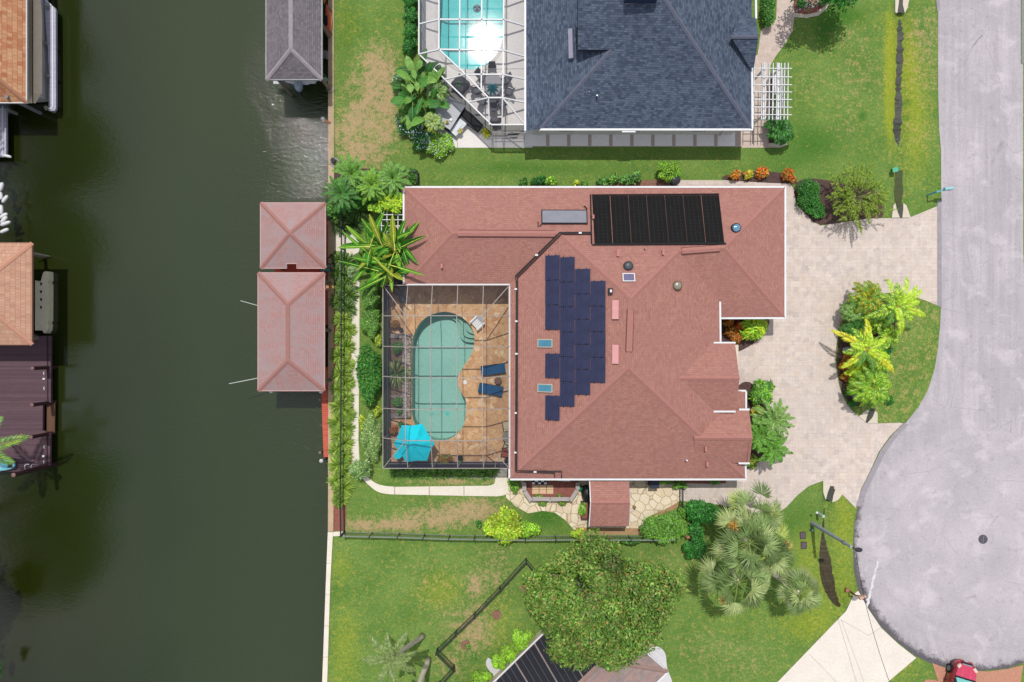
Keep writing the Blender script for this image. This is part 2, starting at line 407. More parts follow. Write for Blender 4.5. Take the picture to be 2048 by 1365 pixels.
SHINGG = mat_shingle('grey_shingles', C(134, 126, 132), C(112, 106, 114), C(150, 142, 148), .33, .15, .55)
TILEO = mat_shingle('orange_tiles', C(206, 150, 112), C(178, 112, 80), C(222, 184, 148), .45, .3, .4)
TILEP = mat_shingle('peach_tiles', C(214, 168, 144), C(198, 148, 126), C(220, 180, 156), .3, .3, .5)
TILES = mat_shingle('mixed_shingles', C(178, 166, 162), C(192, 154, 142), C(126, 124, 130), .62, .24, .7, C(124, 118, 124), .5)
RIDGE = M('ridge_cap', (180, 128, 119), (168, 116, 108), 4, .9)
RIDGEB = M('faded_ridge_cap', (178, 128, 120), (164, 120, 114), 4, .9)
WALLM = M('cream_stucco', (226, 214, 196), (214, 200, 182), 2, .9, .1)
GLASSD = M('window_glass', (40, 52, 62), (30, 40, 50), 1, .08, spec=.6)
PLASTER = M('pool_plaster', (188, 214, 206), (170, 202, 194), .5, .8, k=1.12)
PLASTERN = M('pool_plaster_turquoise', (150, 232, 232), (128, 216, 222), .9, .8)

# ------------------------------------------------------------------ the ground
def seawall_left(py): return float(np.interp(py, [-900, 1060, 1066, 1365, 1700], [657, 657, 656, 645, 633]))
def seawall_right(py): return float(np.interp(py, [-900, 1060, 1070, 1365, 1700], [668.5, 668.5, 664, 655, 643]))
rows = [3000, 2000, 1650]+list(np.arange(1480, -120, -6.5))+[-300, -600, -1500]
cols = list(np.arange(0, 1420, 6.5))+[1460, 1560, 1800, 2600, 6000]
DRY = [(740, 250, 62, 72, 1), (705, 275, 40, 50, .8), (730, 150, 50, 50, .55), (775, 140, 22, 60, .8), (765, 200, 30, 80, .7), (730, 320, 40, 20, .5), (745, 110, 25, 35, .4),
       (800, 1050, 110, 16, .85), (900, 1030, 110, 26, .95), (960, 1010, 60, 20, .6), (720, 1052, 45, 14, .7), (930, 962, 60, 9, .8), (860, 963, 60, 7, .6),
       (990, 1150, 40, 45, .55), (950, 1170, 14, 26, .7), (935, 1270, 60, 40, .6), (960, 1235, 40, 60, .5), (900, 1330, 40, 30, .6), (1010, 1100, 60, 20, .3),
       (1330, 1130, 60, 45, .35), (1480, 1330, 90, 60, .3), (1400, 1290, 60, 50, .25), (1720, 160, 60, 60, .35), (1690, 80, 50, 40, .3), (1620, 170, 40, 40, .3), (1690, 260, 40, 30, .35), (1850, 60, 40, 50, .5), (1850, 150, 40, 60, .5), (1840, 270, 40, 40, .35), (1545, 200, 20, 40, .2),
       (1840, 700, 30, 60, .35), (1820, 800, 40, 40, .35), (850, 1140, 90, 40, .2), (880, 1200, 50, 50, .3), (1780, 1335, 40, 30, .3)]
YEL = [(1782, 100, 16, 90, .8), (1780, 220, 14, 90, .8), (1815, 100, 20, 80, .55), (1822, 250, 30, 130, .5), (1850, 200, 30, 200, .3), (1700, 40, 90, 20, .3), (1690, 1050, 30, 110, .6), (1615, 1100, 40, 80, .5), (1670, 1190, 60, 60, .4), (690, 1300, 40, 120, .5), (680, 1130, 30, 40, .4), (880, 1180, 60, 50, .5), (1480, 1240, 160, 60, .25), (1620, 1255, 60, 40, .4), (690, 50, 30, 80, .3), (1640, 220, 40, 60, .2), (760, 50, 60, 60, .15), (1000, 1250, 40, 90, .4), (1800, 1330, 60, 60, .4)]
LUSH = [(1200, 300, 380, 16, .25), (1000, 335, 160, 16, .35), (1680, 35, 55, 28, .8), (1650, 75, 24, 30, .7), (1150, 340, 260, 18, .3), (1600, 270, 90, 50, .35), (1640, 290, 70, 40, .4), (1090, 1030, 50, 30, .8), (1600, 1040, 60, 60, .45), (1400, 1330, 80, 60, .25), (850, 1010, 140, 8, .35), (780, 975, 30, 20, .5), (690, 110, 24, 120, .35), (1725, 232, 10, 10, .8), (1815, 205, 12, 10, .6), (1815, 235, 10, 8, .6), (1560, 330, 70, 25, .4), (745, 1200, 10, 180, .25), (1320, 1240, 60, 80, .2)]
DITCH_N = [(1804, 20), (1803, 120), (1800, 200), (1798, 300), (1800, 430)]
DITCH_S = [(1664, 975), (1655, 1010), (1650, 1060), (1648, 1110), (1652, 1150), (1663, 1185), (1682, 1213)]
def seg_dist(px, py, line):
    best = np.full(px.shape, 1e9)
    for (ax, ay), (bx, by) in zip(line, line[1:]):
        t = np.clip(((px-ax)*(bx-ax)+(py-ay)*(by-ay))/((bx-ax)**2+(by-ay)**2), 0, 1)
        best = np.minimum(best, np.hypot(px-ax-t*(bx-ax), py-ay-t*(by-ay)))
    return best
PY, CC = np.meshgrid(rows, cols, indexing='ij')
PX = np.vectorize(seawall_right)(PY)-3+CC
def masks(L):
    a = np.zeros(PX.shape)
    for cx, cy, rx, ry, s in L: a += s*np.exp(-(((PX-cx)/rx)**2+((PY-cy)/ry)**2)**1.2)
    return a.clip(0, 1.1)
GC = np.stack([masks(DRY), masks(YEL), masks(LUSH), np.ones(PX.shape)], -1)
dd = np.minimum(seg_dist(PX, PY, DITCH_N), seg_dist(PX, PY, DITCH_S)*1.25)
GZ = -.34*np.exp(-(dd/13)**2)
GZ = np.where((PX > 800) & (PX < 975) & (PY > 602) & (PY < 905), -2.2, GZ); GZ = np.where((PX > 862) & (PX < 1035) & (PY < 165) & (PY > -150), -2.2, GZ)
nr, nc = PX.shape
GV = np.stack([(PX-1024)*S, (682.5-PY)*S, GZ], -1).reshape(-1, 3)
GF = [(i*nc+j, (i+1)*nc+j, (i+1)*nc+j+1, i*nc+j+1) for i in range(nr-1) for j in range(nc-1)]
lawn = link('lawn', mesh_from('lawn', GV, GF, GC.reshape(-1, 4), None, True), GRASS); lawn['kind'] = 'structure'

def pts(L, z=0.0): return [P(x, y, z) for x, y in L]
def sheet(name, L, z, mat, sm=0, col=None):
    if sm: L = smooth(L, sm)
    return struct(name, MB().sheet([Vector((p.x, p.y, z)) for p in pts(L)], None, col), mat)

# canal
t = NT('canal_water'); co = t.coord()
n0 = t.noise(co, .06, 3, .5); sx0 = t.n('ShaderNodeSeparateXYZ'); t.l(co, sx0.inputs[0]); deep = t.mix(t.mr(t.math('ADD', sx0.outputs[0], t.math('MULTIPLY', n0, 10)), -33, -20), C(32, 39, 9), C(48, 60, 32)); t.fin(deep, .05, .5); t.b.inputs['IOR'].default_value = 1.58
wv = t.noise(t.coord(scale=(1, 2.1, 1), rot=(0, 0, .45)), 1.5, 3, .55, .8); wv2 = t.noise(t.coord(scale=(1, 2.4, 1), rot=(0, 0, .35)), 3.6, 4, .65)
sx = t.n('ShaderNodeSeparateXYZ'); t.l(co, sx.inputs[0])
amp = t.math('ADD', t.mr(sx.outputs[0], -24, -14.5, .42, 1.75), 0.0)
t.bump(t.math('MULTIPLY', t.math('ADD', t.math('MULTIPLY', wv, .45), t.math('MULTIPLY', wv2, .34)), amp), .52, .1)
WATER = t.m
sheetv = [(-120, 400), (-120, -400)]
struct('canal_water', MB().sheet([(-47, 400, -1.1), (-47, -400, -1.1), (-13, -400, -1.1), (-13, 400, -1.1)]), WATER)
bk = MB().prism([(-46, 400), (-46, -400), (-600, -400), (-600, 400)], -2.5, 0); struct('west_bank', bk, GRASS)

# road
RC = (1960, 1085)
ROAD = [(1876, -800), (1876, 180), (1878, 260), (1882, 300), (1882, 610), (1880, 650), (1876, 690), (1868, 740), (1855, 780), (1836, 815), (1812, 845), (1788, 872), (1765, 904), (1745, 945), (1728, 980), (1715, 1015), (1708, 1055), (1706, 1100), (1708, 1140), (1716, 1180), (1735, 1215), (1762, 1254), (1795, 1285), (1830, 1312), (1868, 1330), (1910, 1338), (1960, 1342), (2015, 1337), (2070, 1318), (2130, 1275), (2185, 1200), (2205, 1110), (2195, 1010), (2150, 920), (2090, 850), (2052, 760), (2050, 600), (2046, 500), (2046, 130), (2041, 128), (2041, -800)]
t = NT('asphalt'); co = t.coord(); cx, cy = P(*RC)[:2]
sub = t.n('ShaderNodeVectorMath', operation='SUBTRACT'); t.l(co, sub.inputs[0]); sub.inputs[1].default_value = (cx, cy, 0)
ln = t.n('ShaderNodeVectorMath', operation='LENGTH'); t.l(sub.outputs[0], ln.inputs[0]); rad = ln.outputs['Value']
n1 = t.noise(co, .25, 5, .6); n2 = t.noise(t.coord(scale=(2.2, .12, 1)), 1, 5, .65); n3 = t.noise(co, 7.5, 5, .9); n4 = t.noise(co, 1.6, 5, .7); n5 = t.noise(co, .55, 5, .6, .35)
rg_ = t.n('ShaderNodeTexNoise', noise_dimensions='1D'); t.l(t.math('ADD', rad, t.math('MULTIPLY', n1, 3.5)), rg_.inputs['W']); rg_.inputs['Scale'].default_value = 1.6; rg_.inputs['Detail'].default_value = 4
incirc = t.mr(rad, 9.2, 7.6)
streak = t.mix(incirc, n2, rg_.outputs['Fac'])
col = t.mix(t.ramp(n1, [(.35, 0), (.65, 1)]), C(180, 174, 180), C(196, 189, 194))
col = t.mix(t.math('MULTIPLY', t.ramp(streak, [(.36, 0), (.7, 1)]), t.mr(incirc, 0, 1, .6, .12)), col, C(158, 153, 160))
col = t.mix(t.math('MULTIPLY', t.ramp(n5, [(.54, 0), (.66, 1)]), .55), col, C(212, 204, 209))
col = t.mix(t.math('MULTIPLY', t.ramp(n4, [(.56, 0), (.7, 1)]), .5), col, C(152, 146, 154))
# worn, cracked rim of the turning circle
sy_ = t.n('ShaderNodeSeparateXYZ'); t.l(co, sy_.inputs[0]); rim = t.math('MULTIPLY', t.math('MULTIPLY', t.mr(rad, 8.7, 9.75), t.mr(rad, 11.0, 10.2)), t.mr(sy_.outputs[1], -10, -12.5)); rimw = t.mr(t.math('ADD', rim, t.math('MULTIPLY', t.math('SUBTRACT', n4, .5), 1.2)), .5, .85)
cr = t.vor(t.mix(.12, co, t.n('ShaderNodeTexNoise').outputs['Color'], 'ADD'), 2.6, 'DISTANCE_TO_EDGE').outputs['Distance']
crk = t.math('MULTIPLY', t.mr(cr, .03, .008), t.mr(rim, .1, .55)); crk = t.math('MULTIPLY', crk, t.mr(n5, .45, .55))
cr2 = t.vor(t.mix(.9, co, t.n('ShaderNodeTexNoise').outputs['Color'], 'ADD'), .22, 'DISTANCE_TO_EDGE').outputs['Distance']
crk2 = t.math('MULTIPLY', t.mr(cr2, .004, .001), t.math('MULTIPLY', t.ramp(n1, [(.5, 0), (.6, 1)]), .5))
col = t.mix(t.math('MULTIPLY', rimw, .95), col, C(96, 92, 98)); col = t.mix(t.math('MULTIPLY', crk, .8), col, C(64, 60, 66)); col = t.mix(crk2, col, C(110, 106, 112))
x = t.n('ShaderNodeMix', data_type='RGBA', blend_type='MULTIPLY'); x.inputs[0].default_value = 1; t.l(col, x.inputs[6]); t.l(t.mr(n3, .3, .7, .84, 1.15), x.inputs[7])
t.bump(n3, .25, .01); ASPH = t.fin(x.outputs[2], .92, .15)
sheet('road', ROAD, .02, ASPH)
GRV = M('gravel', (168, 166, 170), (120, 122, 122), 12, .95, .5)
sheet('road_shoulder', [(2043, -800), (2200, -800), (2200, 128), (2043, 128)], .012, GRV)
# concrete flush kerbs where driveway meets road
KERB = M('kerb_concrete', (172, 166, 172), (146, 140, 148), 3, .9, .2)
sheet('road_kerb', [(1874, 402), (1882, 402), (1883, 616), (1874, 612)], .044, KERB)
sheet('road_kerb', [(1808, 846), (1816, 850), (1790, 878), (1769, 908), (1752, 943), (1735, 978), (1721, 1014), (1711, 1012), (1724, 976), (1742, 940), (1760, 902), (1784, 870)], .044, KERB)
sheet('road_kerb', [(1868, -30), (1879, -30), (1879, 20), (1874, 24)], .044, KERB)

# paver driveway and paths
PAV = mat_paver('pavers', [C(228, 214, 204), C(200, 188, 183), C(216, 202, 192), C(196, 185, 182), C(214, 194, 180)], C(146, 134, 130))
DRIVE = [(1338, 361), (1460, 361), (1580, 366), (1588, 382), (1592, 410), (1612, 430), (1640, 452), (1722, 440), (1738, 437), (1816, 437), (1874, 413), (1876, 615), (1800, 600), (1800, 846), (1806, 847), (1780, 872), (1757, 904), (1740, 942), (1722, 978), (1711, 1016), (1684, 989), (1645, 962), (1618, 972), (1595, 990), (1572, 1015), (1545, 1032), (1495, 1022), (1440, 1010), (1362, 1002), (1362, 930), (1400, 900), (1400, 380), (1338, 373)]
sheet('paver_driveway', DRIVE, .03, PAV)
ISL = smooth([(1760, 588), (1800, 586), (1846, 600)], 3, False)+[(1876, 612), (1876, 690), (1868, 740), (1855, 780), (1836, 815), (1806, 845), (1755, 847), (1742, 838), (1718, 834)]+smooth([(1718, 834), (1698, 815), (1682, 785), (1673, 745), (1671, 705), (1678, 660), (1694, 620), (1720, 596), (1760, 588)], 4, False)
sheet('island_lawn', ISL, .06, GRASS, 0, (.3, .25, 0, 1))
sheet('island_bed', smooth([(1675, 745), (1674, 700), (1682, 660), (1700, 625), (1730, 600), (1775, 600), (1790, 640), (1780, 700), (1770, 760), (1752, 795), (1722, 812), (1700, 806), (1684, 785)], 4), .065, MULCHD)
sheet('entry_bed', smooth([(1440, 636), (1520, 634), (1538, 640), (1533, 658), (1510, 685), (1476, 704), (1462, 700), (1440, 690)], 3), .045, MULCHD)
sheet('front_bed', smooth([(1478, 770), (1500, 765), (1520, 790), (1538, 830), (1550, 870), (1540, 905), (1500, 935), (1470, 940), (1470, 800)], 3), .045, MULCHD)
sheet('north_bed', smooth([(1450, 352), (1485, 346), (1530, 343), (1580, 350), (1592, 362), (1580, 368), (1455, 361)], 3), .04, MULCHD)
sheet('corner_bed', smooth([(1588, 375), (1610, 358), (1660, 362), (1700, 372), (1745, 380), (1763, 400), (1764, 435), (1722, 438), (1640, 450), (1612, 428), (1594, 408)], 3), .035, MULCHD)
sheet('side_bed', smooth([(1195, 368), (1230, 363), (1280, 361), (1310, 360), (1340, 362), (1340, 385), (1195, 385)], 3), .012, OLDM)
sheet('side_bed', [(1345, 940), (1450, 940), (1452, 967), (1420, 968), (1345, 966)], .04, MULCH)
# north neighbour's paths
PAVN = mat_paver('pale_pavers', [C(222, 204, 194), C(200, 182, 172), C(212, 194, 186), C(190, 174, 166), C(206, 186, 172)], C(160, 144, 136))
sheet('paver_path', [(1480, 252), (1480, 130), (1515, 110), (1522, 60), (1552, 40), (1556, -60), (1590, -60), (1588, 38), (1585, 62), (1570, 88), (1552, 112), (1540, 132), (1538, 290), (1563, 290), (1563, 296), (1484, 296)], .02, PAVN)
sheet('stepping_strip', [(1050, 240), (1486, 240), (1486, 294), (1050, 294)], .016, M('grey_joint_pavers', (206, 190, 180), (186, 172, 164), 6, .9))
pads = MB()
for i in range(10):
    x = 1050+i*42.0 if i else 1050
    pads.sheet([P(x+7 if i else x, 240), P(min(x+42, 1486), 240), P(min(x+42, 1486), 292.5), P(x+7 if i else x, 292.5)], .026)
struct('concrete_pads', pads, M('light_pads', (232, 230, 230), (222, 220, 222), 1, .85, .05, k=1.25))
sheet('mulch_island', smooth([(1588, -30), (1590, 28), (1612, 32), (1635, 28), (1655, 12), (1668, -10), (1670, -40), (1600, -60)], 3), .03, MULCH)
sheet('garden_edging', [(1586, 26), (1612, 30), (1632, 26), (1650, 12), (1662, -8), (1668, -40), (1674, -40), (1668, -6), (1655, 16), (1637, 32), (1612, 37), (1586, 35)], .04, CONC)
peb = MB(); rg = random.Random(3)
for i in range(260):
    x, y = rg.uniform(1592, 1655), rg.uniform(-20, 26)
    if y > 24-(x-1592)*.25: continue
    p = P(x, y); r = rg.uniform(.03, .07); peb.box((p.x, p.y, .05), (r*2, r*1.6, r), rg.random()*3)
o = obj('pebbles', peb, M('pale_pebbles', (206, 204, 206), (170, 168, 174), 9, .8)); o['kind'] = 'stuff'
# concrete garden path of the main house
sheet('garden_path', [(669, 462), (696, 459), (712, 466), (720, 490), (718, 505)]+smooth([(718, 505), (703, 515), (707, 540), (719, 560)], 4, False)+[(719, 690), (717, 880), (719, 918)]+smooth([(719, 918), (722, 935), (738, 957), (760, 970), (790, 974)], 4, False)+[(960, 972)]+smooth([(975, 972), (988, 968), (991, 955)], 4, False)+[(991, 925), (1014, 925), (1014, 962), (1017, 982)]+smooth([(1017, 982), (1010, 990), (995, 993)], 3, False)+[(930, 992), (780, 989)]+smooth([(780, 989), (756, 984), (735, 968), (715, 945), (704, 925), (702, 900)], 4, False)+[(703, 690), (704, 560), (696, 506), (669, 502)], .02, PATHM)
jn = MB()
for x in (789.5, 858.5, 928): jn.sheet([P(x-.7, 973.5), P(x+.7, 973.5), P(x+.7, 991), P(x-.7, 991)], .024)
for y in (585, 620, 656, 700, 742, 790, 835, 880): jn.sheet([P(703.5, y), P(718, y), P(718, y+1), P(703.5, y+1)], .024)
struct('path_joints', jn, M('joint', (150, 134, 126), None, 4, .9))
sheet('canal_bed', [(668.5, 505), (703, 515), (704, 690), (702, 930), (695, 980), (690, 1062), (667.5, 1062)], .014, MULCH)
sheet('cage_bed', [(780, 925), (990, 925), (990, 958), (810, 955), (784, 948)], .012, M('pale_stone_edging', (176, 170, 164), (120, 112, 104), 4, .9, .3))
sheet('palm_bed', smooth([(670, 345), (770, 342), (812, 350), (812, 385), (765, 385), (720, 440), (700, 462), (670, 462)], 3), .012, MULCHD)
# flagstones south of the house
FLAG = mat_cells('cream_flagstones', [C(234, 218, 190), C(240, 226, 202), C(226, 206, 176), C(236, 222, 198)], C(176, 158, 122), 1.55, .035, .7, False, .3)
sheet('flagstone_patio', [(1012, 955), (1360, 955), (1362, 1000), (1340, 1015), (1300, 1032), (1290, 1052), (1280, 1062), (1185, 1062), (1166, 1058), (1148, 1060), (1130, 1040), (1110, 1026), (1085, 1022), (1056, 1027), (1030, 1012), (1012, 995)], .016, FLAG)
sheet('bare_soil', [(1150, 1055), (1285, 1057), (1300, 1035), (1350, 1008), (1362, 1003), (1360, 1012), (1310, 1042), (1290, 1070), (1158, 1070)], .02, SOIL)
# south neighbour
sheet('concrete_driveway', [(1708, 1188), (1716, 1182), (1735, 1216), (1762, 1256), (1795, 1287), (1832, 1316), (1780, 1360), (1700, 1440), (1450, 1440), (1557, 1362), (1692, 1222), (1700, 1205)], .03, M('white_concrete', (238, 230, 220), (226, 216, 206), .7, .85, .1))
dj = MB()
for a, b in (((1682, 1240), (1737, 1271)), ((1618, 1308), (1688, 1380)), ((1682, 1240), (1728, 1365)), ((1737, 1271), (1762, 1255))):
    A, B = P(*a), P(*b); d = (B-A).normalized().cross(Vector((0, 0, 1)))*.02; dj.sheet([A-d, A+d, B+d, B-d], .034)
struct('driveway_joints', dj, M('driveway_joint', (206, 194, 184), None, 4, .9))
BRK = M('brick_paving', (204, 152, 128), (182, 128, 106), 6, .9, .2)
sheet('brick_driveway', [(1864, 1326), (1890, 1336), (1930, 1341), (1975, 1343), (2015, 1338), (2046, 1330), (2038, 1380), (2036, 1600), (1880, 1600), (1878, 1370)], .03, BRK)
sheet('stone_pad', smooth([(1848, 1362), (1858, 1359), (1875, 1362), (1880, 1372), (1850, 1374)], 3), .034, BRK)
sheet('white_gravel', smooth([(976, 1316), (984, 1322), (1000, 1340), (1012, 1352), (1004, 1370), (985, 1350), (972, 1330)], 3), .016, M('white_gravel', (230, 230, 232), (196, 196, 200), 20, .9, .5))
sheet('white_concrete_walk', smooth([(1282, 1290), (1312, 1292), (1330, 1306), (1334, 1335), (1345, 1380), (1300, 1400), (1260, 1340)], 4), .018, M('pale_walk', (226, 224, 228), (206, 204, 210), 3, .9, .2))
for i, (x, y) in enumerate(((1052, 1176), (993, 1230), (931, 1290))):
    sheet('mulch_ring', [(x+(10+.8*math.sin(5*a))*math.cos(a*PI/8), y+(10+.8*math.sin(5*a))*math.sin(a*PI/8)) for a in range(16)], .014, OLDM)
# ditches and culvert mouths
MUD = M('dark_wet_mud', (72, 74, 66), (44, 46, 36), 9, .5, .5, spec=.5)
MUDB = M('peaty_mud', (78, 66, 34), (40, 34, 16), 7, .6, .5, spec=.4)
def ribbon(line, ws, z):
    L, Rr = [], []
    for i, (x, y) in enumerate(line):
        a = Vector(line[max(0, i-1)]); b = Vector(line[min(len(line)-1, i+1)]); d = (b-a).normalized()
        L.append((x-d.y*ws[i], y+d.x*ws[i])); Rr.append((x+d.y*ws[i], y-d.x*ws[i]))
    def gz(x, y):
        d_ = min(seg_dist(np.array([x]), np.array([y]), DITCH_N)[0], seg_dist(np.array([x]), np.array([y]), DITCH_S)[0]*1.25)
        return -.34*math.exp(-(d_/13)**2)+.03
    return [Vector((*P(x, y)[:2], gz(x, y))) for x, y in L+Rr[::-1]]
rg = random.Random(5)
def jag(line, ws, n=5, j=1.3):
    q = smooth([(x, y, w_) for (x, y), w_ in zip(line, ws)], n, False)
    return [(x+rg.uniform(-j, j)*.6, y) for x, y, _ in q], [max(.3, w_+rg.uniform(-j, j)) for _, _, w_ in q]
l, ws = jag([(1803, 36), (1804, 70), (1803, 120), (1801, 170), (1800, 215), (1798, 258), (1801, 290)], [2, 6, 6, 5, 7, 8, 1], 9, 1.8)
struct('ditch', MB().sheet(ribbon(l, ws, -.305)), MUD)
l, ws = jag([(1801, 340), (1800, 380), (1801, 408), (1802, 436)], [7, 8, 6, 3], 6, 1)
struct('ditch', MB().sheet(ribbon(l, ws, -.3)), M('mossy_mud', (96, 104, 66), (62, 70, 42), 8, .8, .5))
l, ws = jag([(1652, 1020), (1650, 1050), (1649, 1078), (1650, 1110), (1654, 1150), (1663, 1185), (1676, 1208), (1684, 1216)], [2, 2, 4, 9, 12, 10, 6, 2], 8, 1)
struct('ditch', MB().sheet(ribbon(l, ws, -.25)), MUDB)
def culvert(label, wing1, wing2, hole, dz=0):
    o = T('culvert_mouth', label, 'culvert', P(*hole[0], 0), 'concrete culvert mouths along the ditch')
    mb = MB().prism([P(*q) for q in wing1], -.5, .05+dz).prism([P(*q) for q in wing2], -.5, .05+dz); obj('apron', mb, CONC, o)
    obj('opening', MB().sheet([P(*q) for q in hole], .036+dz), MUD, o)
culvert('concrete culvert mouth at the north end of the long ditch', [(1790, -10), (1798, -10), (1797, 6), (1794, 27), (1790, 25)], [(1806, -10), (1820, -10), (1814, 18), (1809, 27), (1805, 10)], [(1799, -8), (1805, -8), (1806, 6), (1808, 26), (1795, 26), (1797, 6)])
culvert('concrete culvert mouth where the long ditch meets the paver driveway', [(1783, 436), (1786, 413), (1790, 407), (1793, 420), (1799, 436)], [(1804, 436), (1806, 418), (1806, 407), (1812, 411), (1821, 436)], [(1794, 418), (1805, 410), (1804, 437), (1799, 437)])
culvert('concrete culvert mouth at the southern tip of the planted island', [(1717, 833), (1733, 819), (1737, 822), (1732, 834), (1730, 844)], [(1734, 846), (1744, 835), (1749, 822), (1754, 826), (1754, 847)], [(1738, 820), (1750, 816), (1748, 828), (1735, 846), (1730, 845)], .04)
culvert('concrete culvert mouth on the south lawn below the driveway', [(1646, 962), (1660, 972), (1655, 985), (1651, 1000), (1646, 985)], [(1672, 974), (1684, 989), (1676, 1000), (1664, 1005), (1666, 992)], [(1660, 972), (1668, 973), (1667, 990), (1662, 1003), (1652, 998), (1656, 984)])
# sea walls
def seawall(label, y0, y1, mat, left=None, right=None):
    ys = list(np.linspace(y0, y1, 8)); Lp = [P(seawall_left(y) if left is None else left, y) for y in ys]; Rp = [P(seawall_right(y) if right is None else right, y) for y in ys]
    o = T('seawall', label, 'seawall', P((Lp[0].x/S)+1024, (y0+y1)/2, 0)*1, 'concrete sea walls along the canal')
    obj('cap', MB().prism(Lp+Rp[::-1], -.18, .1), mat, o)
    IN = [p+Vector((.12, 0, 0)) for p in Lp]; obj('face', MB().prism(IN+[p-Vector((.05, 0, 0)) for p in Rp[::-1]], -3, -.18), CONCD, o)
    nj = int(abs(y1-y0)/60); mb = MB()
    for i in range(1, nj):
        y = y0+(y1-y0)*i/nj; a = P(seawall_left(y), y); b = P(seawall_right(y), y); mb.box(((a.x+b.x)/2, a.y, .092), (b.x-a.x+.01, .025, .03))
    if nj > 1: obj('joint', mb, CONCD, o)
seawall('tan concrete sea wall beside the north lawn', -700, 330, CONCD)
seawall('tan concrete sea wall beside the red boathouse decking', 331, 1063, M('tan_concrete', (214, 190, 158), (178, 152, 124), 1.4, .9, .2))
seawall('narrow pale concrete sea wall beside the south lawn', 1064, 1750, PATHM)
struct('fence_footing', MB().sheet([P(664, 1064), P(686, 1063), P(690, 1071), P(664, 1073)], .05), PATHM)
# ------------------------------------------------------------------ roofs
def roof(name, polys, mat, parent):
    """polys: lists of world points; courses run level along every slope"""
    mb = MB(); uv = []
    for q in polys:
        q = [Vector(p) for p in q]; n = Vector((0, 0, 0))
        for i in range(len(q)): n += q[i].cross(q[(i+1) % len(q)])
        n.normalize()
        if n.z < 0: q = q[::-1]; n = -n
        d = Vector((n.x, n.y, 0)); d = d.normalized() if d.length > 1e-4 else Vector((0, -1, 0))
        u = Vector((-d.y, d.x, 0)); sl_ = 1/max(.3, n.z)
        mb.poly(q); uv += [(p.dot(u), -p.dot(d)*sl_) for p in q]
        o = len(mb.v)
    mb.uv = uv
    return obj(name, mb, mat, parent)
def on_roof(px, py, polys, lift=0.0):
    o = Vector((0, 0, H)); d = (P(px, py)-o); best = None
    for q in polys:
        q = [Vector(p) for p in q]; n = Vector((0, 0, 0))
        for i in range(len(q)): n += q[i].cross(q[(i+1) % len(q)])
        n.normalize()
        if n.z < 0: n = -n
        if n.z < .2: continue
        c = sum(q, Vector())/len(q); t = (c-o).dot(n)/d.dot(n); h = o+d*t
        ins = False; m = len(q)
        for i in range(m):
            a, b = q[i], q[(i+1) % m]
            if (a.y > h.y) != (b.y > h.y) and h.x < (b.x-a.x)*(h.y-a.y)/(b.y-a.y)+a.x: ins = not ins
        if ins and (best is None or h.z > best[0].z): best = (h, n)
    if best is None: raise ValueError('off roof %s %s' % (px, py))
    return best[0]+best[1]*lift, best[1]
def caps(lines, mat, parent, wd=.17, name='ridge_cap'):
    mb = MB()
    for a, b in lines:
        a, b = Vector(a), Vector(b); d = (b-a); s = Vector((-d.y, d.x, 0)).normalized()*wd; dn = Vector((0, 0, -.045)); up = Vector((0, 0, .055))
        mb.add([a+s+dn, a+up, a-s+dn, b+s+dn, b+up, b-s+dn], [(0, 1, 4, 3), (1, 2, 5, 4)])
    return obj(name, mb, mat, parent)
def gutter(lines, mat, parent, wd=.13, h=.15, name='gutter', drop=.04):
    mb = MB()
    for a, b in lines:
        a, b = Vector(a), Vector(b); mb.bar(a-Vector((0, 0, drop)), b-Vector((0, 0, drop)), wd, h)
    return obj(name, mb, mat, parent)
def oriented(h, n):
    u = Vector((0, 0, 1)).cross(n); u = u.normalized() if u.length > 1e-3 else Vector((1, 0, 0)); v = n.cross(u)
    return Matrix((u, v, n)).transposed()   # u level along slope, v up the slope
def window(parent, c, wd, ht, axis):
    f = MB(); g = MB(); c = Vector(c)
    for s in (-1, 1):
        f.box(c+(Vector((s*wd/2, 0, 0)) if axis == 'x' else Vector((0, s*wd/2, 0))), (.08, .1, ht+.08) if axis == 'x' else (.1, .08, ht+.08))
        f.box(c+Vector((0, 0, s*ht/2)), (wd-.08, .1, .08) if axis == 'x' else (.1, wd-.08, .08))
    o = obj('window', f, WHITE, parent); g.box(c, (wd-.08, .04, ht-.08) if axis == 'x' else (.04, wd-.08, ht-.08)); obj('pane', g, GLASSD, o)

# ---- the main red-roofed house
house = T('house', 'sprawling house with a red shingle hip roof and rows of dark solar panels', 'house', P(1240, 680))
Z0 = 2.7
A_, B_ = P(809, 376, Z0), P(1569, 376, Z0)
W1, W2 = P(905, 467, 4.05), P(1120, 468, 4.10)
Cc, D_ = P(809, 570, Z0), P(1020, 570, Z0)
M1, M2 = P(1262, 598, 6.0), P(1257, 737, 6.0)
E1, E2 = P(1357, 503, 4.55), P(1449, 496, 4.5)
F_, K_, L_ = P(1569, 635, Z0), P(1020, 957, Z0), P(1490, 957, 2.45)
V1 = P(1440, 604, 3.14)
MAIN = [[A_, Cc, W1], [A_, W1, W2, M1, E1, E2, B_], [Cc, D_, W2, W1], [D_, K_, M2, M1, W2], [B_, E2, F_], [E1, V1, P(1440, 635, Z0), F_, E2],
        [M1, M2, L_, P(1490, 783, 2.45), P(1440, 783, 3.13), V1, E1], [K_, L_, M2]]
G1 = dict(ridge=(P(1345, 757, 4.5), P(1479, 757, 4.5)), n=(P(1395, 687, 3.45), P(1470, 687, 3.45)), s=(P(1395, 822, 3.45), P(1472, 822, 3.45)))
G2 = dict(ridge=(P(1388, 876, 3.93), P(1505, 876, 3.93)), n=(P(1400, 821, 3.15), P(1498, 821, 3.15)), s=(P(1392, 926, 2.98), P(1499, 926, 2.98)))
GB = []
